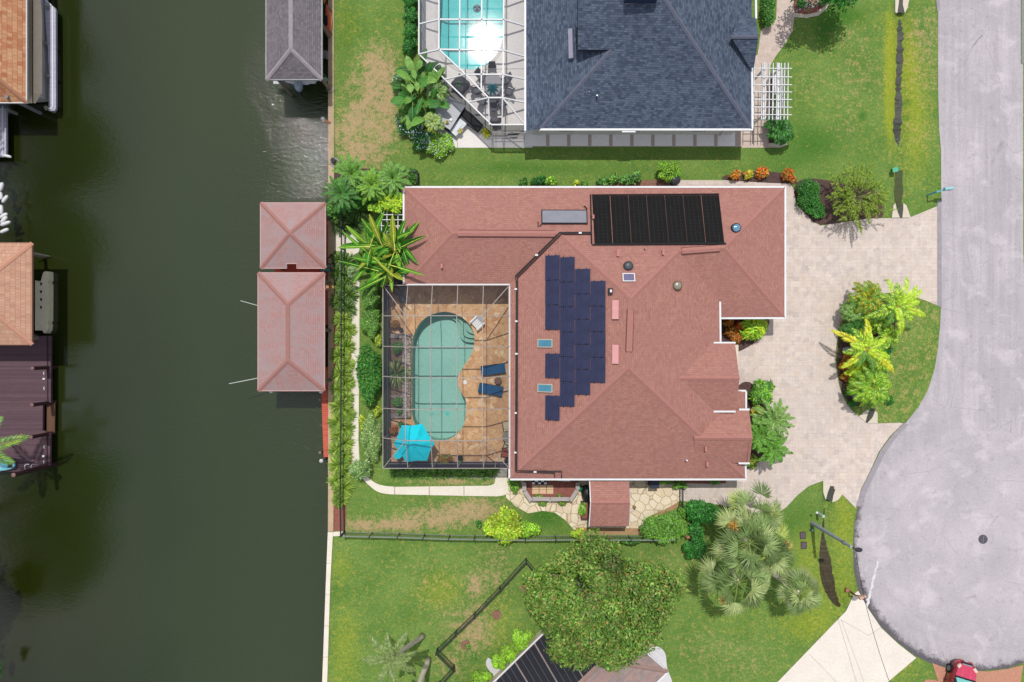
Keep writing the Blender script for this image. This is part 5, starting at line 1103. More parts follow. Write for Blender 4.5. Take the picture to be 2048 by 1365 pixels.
kayak('salmon red kayak lying on the rack beside the grey boathouse', 654.5, 8, 657, 75, .23, M('salmon_plastic', (222, 106, 84), (206, 92, 72), 2, .4), .55); kayak('yellow-orange kayak beneath the salmon one on the rack', 660, 16, 659.5, 75, .2, M('orange_plastic', (236, 172, 90), (226, 150, 70), 2, .4), .25); kayak('bright orange kayak half out of frame above the salmon one', 650, -60, 650, 10, .24, M('bright_orange', (236, 128, 40), None, 2, .4), .6)
o = T('kayak_rack', 'grey timber kayak rack posts on the sea wall', 'rack', P(658, 60, .1))
for y in (20, 65): obj('post', MB().box(P(661, y, .4), (.08, .08, .7)), PILE, o); obj('arm', MB().box(P(657, y, .3), (.5, .06, .06)), PILE, o)
o = T('dock_steps', 'grey timber dock steps beside the sea wall below the kayaks', 'steps', P(654, 112, -.2))
for x, y, z in ((649, 109, -.3), (657, 111, -.02)): obj('step', MB().box(P(x, y, z), (.32, .6, .1)), M('grey_boards', (150, 146, 150), (124, 120, 126), 6, .9), o)
o = T('trash_barrel', 'dark green barrel hanging at the sea wall by the grey boathouse', 'barrel', P(650, 160, -.3)); obj('body', MB().lathe(P(650, 160, -.4), [(.2, 0), (.25, .4), (.24, .75), (.2, .78)], 14), M('dark_green_plastic', (52, 78, 72), None, 4, .5), o); obj('lid', MB().lathe(P(650, 160, .38), [(.22, 0), (.1, .05)], 14), M('pale_green_lid', (120, 150, 140), None, 4, .5), o)
o = T('pump', 'small rusty pump and fittings on the sea wall', 'pump', P(652, 242, .0)); obj('body', MB().lathe(P(647, 240, -.1), [(.14, 0), (.16, .25), (.05, .3)], 10), GREYM, o); obj('flange', MB().box(P(655, 244, .13), (.5, .16, .12), -.5), M('rust', (160, 92, 60), (110, 80, 62), 6, .8), o)
o = T('rope_coil', 'coil of dark rope and a bucket on the sea wall at the north lot corner', 'rope', P(669, 325, .1)); obj('coil', MB().tube(ring(P(670, 326, .1), .3, .03, 18, 3, .06), .03, 6), GREYM, o); obj('bucket', MB().lathe(P(667, 322, .1), [(.15, 0), (.18, .25)], 12), DARKG, o)
# west side docks
BROWND = mat_planks('purple_brown_decking', C(108, 84, 92), C(92, 70, 80), .15, 1, .45)
o = T('dock', 'purple-brown composite dock with tall pilings on the west bank', 'dock', P(0, 810, -.3))
NT_ = [(-260, 672), (96.5, 672), (97, 806), (81, 812), (80.5, 862), (96, 868), (95.5, 932), (60, 938), (28, 945), (-260, 950)]
obj('deck', MB().prism([P(x, y) for x, y in NT_], -.45, -.25), BROWND, o); obj('fascia', MB().bar(P(97, 672, -.33), P(97.4, 806, -.33), .05, .3).bar(P(96, 868, -.33), P(96, 932, -.33), .05, .3), M('dark_brown', (66, 44, 46), None, 4, .7), o)
obj('lower_step', MB().prism([P(80, 806), P(97.5, 806), P(97, 868), P(80, 868)], -.8, -.7), mat_planks('brown_step', C(120, 88, 70), C(102, 74, 60), .15, 0, .5), o)
DBR = M('dark_brown_piling', (74, 46, 50), (52, 32, 36), 5, .7)
for i, (x, y, x2, y2, r) in enumerate(((97, 735.5, 65, 737, .14), (97, 806, 64, 809, .14), (96.5, 868, 62, 875.5, .14), (96, 932, 27, 945.5, .16))):
    b = P(x, y, -.3); kk = (1024-x)*(H+.3)/(1024-x2); z = H-kk; o = T('piling', 'dark brown dock piling, %s along the brown dock edge' % ['northernmost', 'second from the north', 'third from the north', 'tall southernmost one'][i], 'piling', Vector((b.x, b.y, -1.1)), 'dark brown pilings along the west dock')
    obj('shaft', MB().tube([(b.x, b.y, -3), (b.x, b.y, z)], r, 10), DBR, o); obj('cap', MB().lathe((b.x, b.y, z), [(r, 0), (r*.9, .03), (.02, .1)], 10), M('piling_cap', (150, 112, 112), None, 4, .7), o)
for i, (x, y, b_) in enumerate(((89, 747, 0), (89, 758, 1), (89.5, 777, 0), (89.5, 894, 0), (88, 912.5, 1), (89, 924, 0))):
    p = P(x, y, -.24); o = T('dock_cleat' if not b_ else 'dock_light', ('white dock light' if b_ else 'white dock cleat')+', %s along the brown dock edge' % ['the northernmost fitting', 'the northern of two lights', 'just above the notch', 'just below the lowest short piling', 'the southern of two lights', 'the southernmost fitting'][i], 'dock light' if b_ else 'cleat', p, 'white fittings on the brown dock')
    if b_: obj('lens', MB().box(p+Vector((0, 0, .05)), (.16, .13, .1)), WHITE, o)
    else: obj('horn', MB().tube([p+Vector((.03, -.14, .06)), p+Vector((-.02, -.05, .1)), p+Vector((-.02, .05, .1)), p+Vector((.03, .14, .06))], .018, 6), WHITE, o); obj('foot', MB().box(p+Vector((0, 0, .04)), (.05, .1, .08)), WHITE, o)
o = T('dock_ladder', 'white tubular ladder at the south edge of the brown dock', 'ladder', P(62, 937, -.2))
for x in (49, 62): obj('rail', MB().tube([P(x+9, 929, .4), P(x+2, 929, .55), P(x, 933, .6), P(x+1, 939, .3), P(x+10, 940, -.9)], .025, 6), WHITE, o)
for z in (-.4, -.7): obj('rung', MB().tube([P(53, 940, z), P(68, 940, z)], .025, 6), WHITE, o)
a, b = P(-60, 930, .1), P(30, 931, .1); o = T('paddle_board', 'pale turquoise paddle board lying on the brown dock', 'paddle board', (a+b)/2); L = []
for k in range(20):
    t_ = 2*PI*k/20; L.append((a+b)/2+Vector(((b-a).length/2*math.copysign(abs(math.cos(t_))**.8, math.cos(t_)), .44*math.copysign(abs(math.sin(t_))**.8, math.sin(t_)), 0)))
obj('deck', MB().prism(L, .02, .14), M('pale_turquoise', (140, 208, 222), (110, 184, 206), 1.5, .5), o); obj('deck_pad', MB().box(P(20, 932, .15), (.35, .3, .02)), DARKG, o); obj('stand', MB().box(P(0, 931, -.1), (.3, .9, .26)), GREYM, o)
o = T('covered_boat', 'boat under a taut tan canvas cover beside the tiled boathouse', 'boat', P(60, 90, -.3)); CANV = M('tan_canvas', (206, 190, 168), (192, 176, 154), 2, .85, k=1.3)
mb = MB(); prof = [(20, .3), (40, .75), (65, .95), (84, .55)]; ysl = list(np.linspace(-60, 207, 14)); vs = []
for y in ysl:
    e_ = 1 if y < 190 else .8
    vs += [P(20+(x-20)*e_*(1 if y > 30 else .85+.15*max(0, (y+60)/90)), y, z*(1 if y < 195 else .75)) for x, z in prof]
fs = [(i*4+j, i*4+j+1, (i+1)*4+j+1, (i+1)*4+j) for i in range(13) for j in range(3)]; mb.add(vs, fs); obj('cover', mb, CANV, o); obj('ridge_seam', MB().tube([P(65.5, y, .97) for y in ysl], .035, 6), M('dark_seam', (96, 84, 74), None, 3, .8), o)
obj('hull', MB().prism([P(22, -60), P(80, -60), P(82, 195), P(24, 200)], -.9, .35), M('hull_white', (200, 200, 204), None, 3, .5), o)
LAV = mat_planks('lavender_decking', C(196, 194, 214), C(180, 178, 200), .14, 1, .55); o = T('dock', 'white trimmed pale lavender dock around the canvas covered boat', 'dock', P(95, 110, -.3))
obj('deck', MB().prism([P(80, -60), P(88, -2), P(104, 12), P(106, 16), P(106.5, 214), P(104, 219), P(92, 219), P(93, 150), P(90, 90), P(86, 50)], -.5, -.3), LAV, o); obj('trim', MB().bar(P(106, 14, -.32), P(106.5, 215, -.32), .08, .14).bar(P(106, 217, -.32), P(91, 219, -.32), .08, .14).bar(P(104, 12, -.32), P(88, -2, -.32), .08, .14), WHITE, o)
for x, y, x2, y2 in ((93, 14, 82, 6), (90.5, 85, 60, 78), (94, 151, 76, 146), (91, 215, 60, 198), (14, 219, -3, 211)): _q = P(x, y, -.1); obj('pile', MB().tube([(_q.x, _q.y, -3), (_q.x, _q.y, -.1)], .13, 8), M('green_grey_piling', (142, 150, 138), (112, 120, 110), 5, .9), o)
o = T('dock', 'narrow pale dock strip at the left frame edge below the tiled boathouse', 'dock', P(-2, 265, -.3)); obj('deck', MB().prism([P(-120, 214), P(6, 214), P(6.5, 312), P(-120, 312)], -.5, -.3), LAV, o); obj('trim', MB().bar(P(6.3, 214, -.33), P(6.6, 312, -.33), .05, .2), WHITE, o)
FEND = M('white_vinyl', (240, 240, 244), None, 3, .4)
def fender(label, x, y, ln, ang, wd=4.2, z=-.2):
    a, d = P(x, y, z), Vector((math.cos(ang), math.sin(ang), 0))*ln*S/2; o = T('dock_bumper', label, 'bumper', a, 'white elongated bumpers at the left frame edge'); r = wd*S*.5*1.15
    obj('body', MB().tube([a-d, a-d*.8, a-d*.3, a+d*.3, a+d*.8, a+d], [r*.3, r*.85, r, r, r*.85, r*.3], 10), FEND, o, sm=True); obj('eye', MB().tube([a+d*1.0, a+d*1.12], .03, 6), GREYM, o)
fender('lone white bumper tied at the corner of the narrow pale dock', 14.5, 312.5, 17, -.25, 5)
for lb, x, y, ln, an, wd in (('northernmost white bumper of the cluster', 2.5, 374, 18, 1.3, 7), ('white bumper lying upright second from the north', 1.5, 392, 16, 1.75, 7), ('white bumper slanting away to the northeast near the top of the cluster', 10, 398.5, 18, .95, 6), ('white bumper pointing straight up at the middle of the cluster', 2.5, 420, 19, 1.6, 7), ('white bumper slanting northeast just below the middle of the cluster', 7, 432, 18, .55, 6.5), ('white bumper with a yellow foot, third from the south', 8, 440, 18, .85, 6.5), ('longest white bumper, second from the south', 11, 447.5, 21, .35, 6.5), ('southernmost white bumper set apart from the cluster', 9, 462, 18, .4, 6.5)): fender(lb, x, y, ln, an, wd, .3)
BEIGE = M('beige_plastic', (214, 208, 182), (200, 192, 168), 2, .6, k=1.3); o = T('jet_ski_dock', 'beige moulded plastic floating lift with a row of dark holes by the peach roof', 'floating lift', P(76, 605, -.5))
ou = [(60, 560), (68, 566), (72, 560), (76, 545), (80, 541.5), (87, 542), (87.5, 560), (85.5, 561), (85.5, 566), (87.5, 567), (87, 642), (85, 643), (85, 648), (87, 649), (85, 661), (81, 667), (77, 666), (75, 661), (60, 661)]
obj('float', MB().prism([P(x, y) for x, y in ou], -1.2, -.55), BEIGE, o)
for y in (567, 583, 598.5, 614.5): obj('socket', MB().prism([P(70, y-1), P(71, y-2.8), P(73, y-2.8), P(74.4, y-1), P(74, y+1), P(72, y+4), P(70.4, y+1)], -.56, -.542), BLACK, o)
for y, y2 in ((504, 511), (668, 676)): obj('bracket', MB().bar(P(62, y, .2), P(75, y+5, -.4), .06, .1).bar(P(62, y+9, -.3), P(73, y+2, -.2), .06, .08).bar(P(75, y2-4, -.45), P(100, y2+2, -.9), .05, .05), M('green_grey_metal', (96, 110, 112), None, 4, .7), o)
# ------------------------------------------------------------------ fences
FENCE = M('dark_green_aluminium', (62, 72, 70), (48, 56, 56), 4, .5); RAILM = M('grey_green_rail', (146, 156, 148), (126, 136, 130), 4, .5)
def fence(label, line, h=1.25, bay=1.9, step=.14, mat=FENCE, rail=FENCE, th=.022):
    L = [P(x, y) for x, y in line]; o = T('picket_fence', label, 'fence', L[0], 'black aluminium picket fences')
    for A, B in zip(L, L[1:]):
        d = B-A; n = max(1, round(d.length/bay))
        for i in range(n+1):
            if i == 0 and A is not L[0]: continue
            p = A+d*i/n; pp = obj('post', MB().box(p+Vector((0, 0, h/2+.03)), (.07, .07, h+.1), math.atan2(d.y, d.x)), mat, o); obj('finial', MB().lathe(p+Vector((0, 0, h+.08)), [(.05, 0), (.05, .03), (.005, .08)], 8), mat, pp)
        for z in (h-.02, h-.2, .15):
            obj('rail', MB().bar(A+Vector((0, 0, z)), B+Vector((0, 0, z)), .045, .04), rail, o)
        for i in range(n):
            mb = MB(); a, b = A+d*i/n, A+d*(i+1)/n; k = max(2, int((b-a).length/step))
            for j in range(1, k): p = a.lerp(b, j/k); mb.bar(p+Vector((0, 0, .08)), p+Vector((0, 0, h-.01)), th, th)
            obj('picket_panel', mb, mat, o)
    return o
fence('long black picket fence between the two south lawns', [(691, 1064), (800, 1066.5), (900, 1070), (1050, 1072), (1170, 1071), (1300, 1072), (1345, 1071)], 1.25, 1.95, .13, FENCE, RAILM)
fence('black picket fence along the canal edge north of the white path pad', [(690.5, 410), (690.5, 460)], 1.3)
fence('ladder-like black gate section across the white path pad', [(690.5, 461), (690.5, 500)], 1.3, 1.5, .16)
fence('long black picket fence above the strappy plants along the canal', [(690.5, 502), (690, 700), (689, 900), (688, 1000), (689, 1063)], 1.3, 1.95, .14)
fence('short black picket fence corner beside the northwest palms', [(764, 350), (838, 350), (838, 374)], 1.15)
fence('black picket fence running diagonally across the south lawn and bending at the house', [(1078, 1148), (1052, 1116), (1000, 1172), (950, 1224), (875, 1296), (909, 1330), (880, 1362), (850, 1400)], 1.15, 1.95, .13)
o = fence('small black picket gate between the flagstones and the paver path', [(1358.5, 972), (1358.5, 1006)], 1.2, 1.3, .12)
# ------------------------------------------------------------------ bits of street furniture
def pole_base(x, y): return P(x, y)
b = P(1624, 1046.5); t_ = P(1697, 1091, 6.2)
o = T('street_light', 'tall grey street light pole with a curved arm at the edge of the turning circle', 'street light', b)
hh = 6.0; POLEM = M('grey_concrete_pole', (176, 184, 190), (140, 150, 160), 3, .6)
obj('pole', MB().tube([b, b+Vector((0, 0, hh*.5)), b+Vector((0, 0, hh))], [.16, .13, .09], 12), POLEM, o)
arm = [b+Vector((0, 0, hh-.9)), b+Vector((.15, -.08, hh-.3)), b+Vector((.3, -.15, hh+.05)), b+Vector((.5, -.2, hh+.1))]; ar = obj('arm', MB().tube(arm, .045, 8), DARKG, o)
obj('lamp_head', MB().lathe(arm[-1]-Vector((0, 0, .1)), [(.1, 0), (.2, .04), (.16, .12), (.05, .16)], 12, 1.3, .8), DARKG, o); obj('collar', MB().lathe(b+Vector((0, 0, hh*.82)), [(.15, 0), (.15, .25)], 12), GREYM, o)
cbl = MB(); A = b+Vector((.3, -.15, hh)); B = P(1800, 1420, 5.5)
pts_ = [A.lerp(B, k/16)-Vector((0, 0, .9*4*(k/16)*(1-k/16))) for k in range(17)]; tag(obj('overhead_cable', MB().tube(pts_, .016, 5), BLACK, None, A), 'thin black overhead cable running south from the street light', 'cable')
o = T('utility_pedestal', 'pale green round topped utility pedestal north of the street light', 'utility pedestal', P(1633, 1026)); obj('shaft', MB().lathe(P(1634, 1026), [(.11, 0), (.11, 1.0), (.12, 1.0), (.12, 1.1), (.07, 1.14)], 14), M('pale_green_plastic', (190, 212, 200), None, 3, .5), o); obj('cap', MB().lathe(P(1634, 1026, 1.13), [(.09, 0), (.04, .05)], 14), WHITE, o)
for i, (x, y, rz) in enumerate(((1605.5, 1071, .05), (1607.5, 1091, .0))):
    o = T('meter_lid', 'dark utility box lid in the grass, the %s of the two by the street light' % ['northern', 'southern'][i], 'meter box', P(x, y), 'utility box lids by the street light'); obj('lid', MB().box(P(x, y, .03), (.36, .46, .06), rz), M('purple_grey_lid', (110, 96, 102), (92, 80, 86), 5, .8), o); obj('rim', MB().box(P(x, y, .015), (.44, .54, .04), rz), DARKG, o)
o = T('green_standpipe', 'small teal standpipe at the foot of the street light', 'standpipe', P(1622.5, 1059)); obj('body', MB().lathe(P(1622.5, 1059), [(.1, 0), (.1, .3), (.06, .34)], 12), M('aged_teal', (110, 168, 154), None, 4, .6), o); obj('cap', MB().lathe(P(1622.5, 1059, .34), [(.05, 0), (.05, .05)], 10), DARKG, o)
o = T('green_junction_box', 'small green junction box on the north lawn beside the ditch', 'junction box', P(1789, 341)); obj('body', MB().box(P(1790, 340, .22), (.34, .3, .44), .2), M('green_box', (78, 168, 132), (58, 140, 110), 3, .5), o); obj('lid', MB().box(P(1790, 340, .46), (.38, .34, .05), .2), M('green_lid', (96, 190, 152), None, 3, .5), o)
def mailbox(label, b, boxc, rz, bm_, pm, h=1.15, sz=(.5, .2, .24)):
    p = P(*b); o = T('mailbox', label, 'mailbox', p); c = P(*boxc); c = Vector((c.x, c.y, h))
    obj('post', MB().box(p+Vector((0, 0, h/2)), (.1, .1, h)), pm, o); obj('arm', MB().bar(p+Vector((0, 0, h-.08)), Vector((c.x, c.y, h-.08)), .09, .08), pm, o)
    n = 8; m = Matrix.Rotation(rz, 3, 'Z'); prof = [(-.5, 0), (-.5, .55)]+[(-.5*math.cos(PI*k/n), .55+.45*math.sin(PI*k/n)) for k in range(1, n)]+[(.5, .55), (.5, 0)]
    vs = [c+m @ Vector((sx_*sz[0]/2, y*sz[1], z*sz[2])) for sx_ in (-1, 1) for y, z in prof]; k = len(prof)
    obj('box', MB().add(vs, [(i, (i+1) % k, (i+1) % k+k, i+k) for i in range(k)]+[tuple(range(k))[::-1], tuple(range(k, 2*k))]), bm_, o); obj('flag', MB().box(c+m @ Vector((.0, -sz[1]/2-.02, .2)), (.2, .02, .06), rz), M('flag_red', (190, 60, 50), None, 3, .5), o)
AQ = M('aqua_paint', (110, 190, 206), (88, 168, 190), 2, .4); mailbox('aqua blue mailbox on an arm leaning over the road edge', (1854, 391), (1874, 386), .12, M('light_aqua', (160, 216, 226), None, 2, .4), AQ, 1.25, (.62, .24, .26))
mailbox('brown and white mailbox at the tip of the white concrete driveway', (1697, 1181), (1708.5, 1183), .35, M('cream_box', (226, 204, 190), (180, 130, 104), 7, .6), M('brown_post', (128, 82, 64), None, 4, .7), 1.1, (.5, .22, .26))
pot('small terracotta pot beside the brown and white mailbox', 1692, 1178.5, .16, .3, M('terracotta', (176, 124, 106), None, 4, .8))
o = T('manhole_cover', 'round dark manhole cover in the turning circle', 'manhole cover', P(1966, 1079)); obj('cover', MB().lathe(P(1966, 1079, .022), [(.35, 0), (.35, .012)], 24), M('cast_iron', (98, 94, 106), (80, 76, 88), 9, .7), o); obj('mark', MB().box(P(1967, 1079, .037), (.02, .55, .004), -.15), M('chalk_mark', (170, 168, 176), None, 4, .8), o)
# chalky white scuff on the road
sm_ = MB(); rg = random.Random(8)
for k in range(70):
    f = rg.random(); x, y = 1756-(1756-1734)*f+rg.uniform(-1.2, 1.2), 1120+(1210-1120)*f
    if rg.random() < .3 and f < .6: continue
    c = P(x, y); a = 1.33+rg.uniform(-.5, .4); l = rg.uniform(.08, .3); w2 = rg.uniform(.02, .06); d = Vector((math.cos(a), math.sin(a), 0))*l; s = Vector((-d.y, d.x, 0)).normalized()*w2; sm_.sheet([c-d-s, c-d+s, c+d*.8+s*.4, c+d-s], .025+k*.00003)
o = struct('paint_scuff', sm_, M('white_chalk', (232, 228, 232), None, 4, .9))
# ------------------------------------------------------------------ things south of the red-roofed house
WOODG = M('weathered_grey_wood', (176, 166, 160), (146, 138, 134), 7, .9, .3)
o = T('timber_planter', 'weathered grey timber raised planter with angled ends on the flagstones', 'planter', P(1102, 990))
for a, b in (((1064, 994), (1099, 994.5)), ((1100, 994.5), (1137, 994.5)), ((1049, 979), (1062, 998)), ((1153, 976), (1139, 998)), ((1048, 962), (1048.5, 978)), ((1153.5, 962), (1153.5, 976))):
    A, B = P(*a), P(*b); s = (B-A).normalized().cross(Vector((0, 0, 1)))
    mb = MB()
    for k in range(3): mb.bar(A+Vector((0, 0, .12+.22*k)), B+Vector((0, 0, .12+.22*k)), .05, .2)
    wb = obj('board', mb, WOODG, o); obj('cap_rail', MB().bar(A+Vector((0, 0, .68)), B+Vector((0, 0, .68)), .3, .05), M('grey_cap_rail', (190, 182, 178), (164, 156, 152), 7, .9, .2), o)
obj('soil', MB().sheet([P(1049, 962), P(1153, 962), P(1152, 978), P(1138, 997), P(1063, 997), P(1050, 980)], .26), MULCH, o)
for i in range(3):
    for j in range(2): o2 = T('stepping_stone', 'tan square stepping stone in the timber planter, %s of the %s row' % (['west', 'middle', 'east'][i], ['north', 'south'][j]), 'paving slab', P(1071+i*14.5, 975+j*9, .3), 'tan square slabs in the timber planter'); obj('slab', MB().box(P(1071+i*14.5, 975+j*9, .29), (.5, .32, .05)), M('tan_slab%d%d' % (i, j), (226, 196, 158), (212, 178, 142), 3, .9, .1), o2)
o = T('plastic_lattice', 'black and white plastic crate lattice against the south wall of the house', 'crate', P(1081, 963, .26))
for i in range(5):
    for j in range(2): obj('white_block' if (i+j) % 2 else 'dark_block', MB().box(P(1067+i*6, 962+j*4.6, .38), (.2, .15, .2)), WHITE if (i+j) % 2 else BLACK, o)
c = P(1172, 984); o = T('covered_grill', 'grill under a black cover beside the shed', 'grill', c); obj('cover', MB().lathe(c, [(.5, 0), (.46, .75), (.36, .95), (.05, 1.05)], 14, .8, 1.1), BLACK, o); obj('tag', MB().box(c+Vector((.16, .0, 1.0)), (.05, .22, .02), .2), WHITE, o)
c = P(1160, 976); o = T('watering_can', 'green watering can beside the black covered grill', 'watering can', c); obj('body', MB().lathe(c, [(.16, 0), (.17, .3), (.1, .34)], 14, .9, 1.2), M('bright_green_plastic', (22, 130, 84), None, 3, .4), o); obj('spout', MB().tube([c+Vector((.1, -.15, .1)), c+Vector((.18, -.4, .36))], .03, 6), M('bright_green_spout', (30, 140, 90), None, 3, .4), o)
c = P(1169.5, 1019); o = T('planter_box', 'dark timber planter box holding a leafy green plant beside the shed', 'planter', c)
for x, y, sx_, sy_ in ((-.3, 0, .06, 1.3), (.3, 0, .06, 1.3), (0, -.62, .54, .06), (0, .62, .54, .06)): obj('side', MB().box(c+Vector((x, y, .25)), (sx_, sy_, .5)), M('dark_timber', (96, 74, 70), None, 5, .8), o)
obj('soil', MB().box(c+Vector((0, 0, .2)), (.54, 1.18, .4)), MULCH, o)
c = P(1304, 963); o = T('trash_can', 'dark blue-grey bin under the south eave', 'bin', c); BIN = M('blue_grey_bin', (54, 60, 78), (42, 48, 64), 4, .5); obj('body', MB().box(c+Vector((0, 0, .45)), (.62, .55, .9)), BIN, o); obj('lid', MB().box(c+Vector((0, -.03, .95)), (.68, .62, .1)), BIN, o)
c = P(1346, 366); o = T('trash_can', 'dark round bin beside the rounded bush on the north wall', 'bin', c); obj('body', MB().lathe(c, [(.28, 0), (.33, .8), (.36, .82), (.36, .88)], 18), BIN, o); obj('lid', MB().lathe(c+Vector((0, 0, .88)), [(.35, 0), (.3, .08), (.08, .14)], 18), DARKG, o)
o = T('garden_ornament', 'small stone squirrel-like ornament on the flagstones east of the shed', 'ornament', P(1268, 1014)); obj('slab', MB().box(P(1263, 1020, .06), (.3, .26, .1), .3), CONC, o); obj('figure', MB().lathe(P(1268, 1014), [(.1, 0), (.14, .15), (.08, .3), (.09, .36), (.02, .42)], 10), M('tan_stone', (166, 136, 104), None, 5, .9), o)
# trellis at the northwest corner of the house
o = T('trellis', 'white lattice arbour beneath the yellow-green climber at the northwest house corner', 'trellis', P(782, 440))
for x in (763, 774, 785, 796): obj('slat', MB().bar(P(x, 406, 2.1), P(x, 468, 2.1), .05, .05), WHITE, o)
for y in (408, 418, 430, 440, 452, 464): obj('slat', MB().bar(P(761, y, 2.16), P(806, y, 2.16), .05, .05), WHITE, o)
for x, y in ((763, 408), (763, 464), (804, 408), (804, 464)): p = P(x, y); obj('post', MB().box((p.x, p.y, 1.05), (.09, .09, 2.1)), WHITE, o)
o = T('garden_chair', 'amber cushioned garden chair in the gap by the trellis', 'chair', P(797, 462)); obj('seat', MB().box(P(796, 466, .45), (.5, .6, .1)), M('amber_cushion', (222, 152, 52), (196, 124, 40), 4, .9), o); obj('backrest', MB().box(P(796, 455, .75), (.5, .1, .6)), M('tan_cushion_back', (216, 176, 130), None, 4, .9), o)
for sx_ in (-.22, .22):
    for sy_ in (-.25, .25): obj('leg', MB().box(P(796, 466, .2)+Vector((sx_, sy_, 0)), (.05, .05, .4)), FRAME, o)
tag(obj('utility_pad', MB().box(P(795, 562, .04), (1.7, 1.0, .08)), M('slate_pad', (108, 106, 116), (92, 90, 102), 3, .9), None, P(795, 562)), 'grey slate pad under the banana leaves beside the screen cage', 'slab')
o = T('boulder', 'tan boulder in the dark mulch beside the feathery tree', 'rock', P(1741, 411)); obj('stone', MB().lathe(P(1741, 411), [(.2, 0), (.26, .12), (.2, .26), (.06, .32)], 9, .8, 1.3), M('tan_rock', (196, 166, 122), (160, 132, 98), 5, .9, .4), o)
for i, (x, y) in enumerate(((1692, 700), (1711, 792))): o = T('boulder', 'pale grey rock in the island bed, the %s of the two' % ['northern', 'southern'][i], 'rock', P(x, y), 'pale rocks in the island bed'); obj('stone', MB().lathe(P(x, y), [(.2, 0), (.3, .12), (.22, .26), (.06, .32)], 9, 1.2, .8, .4), M('grey_rock', (176, 180, 188), (140, 142, 152), 5, .9, .4), o)
for x, y, rz in ((1773, 560, .4),): tag(obj('fallen_frond', MB().bar(P(x-4, y+1, .06), P(x+4, y-1, .06), .08, .04), M('dead_brown', (132, 106, 84), None, 5, .9), None, P(x, y)), 'dry brown palm husk lying on the pavers north of the island', 'palm husk')
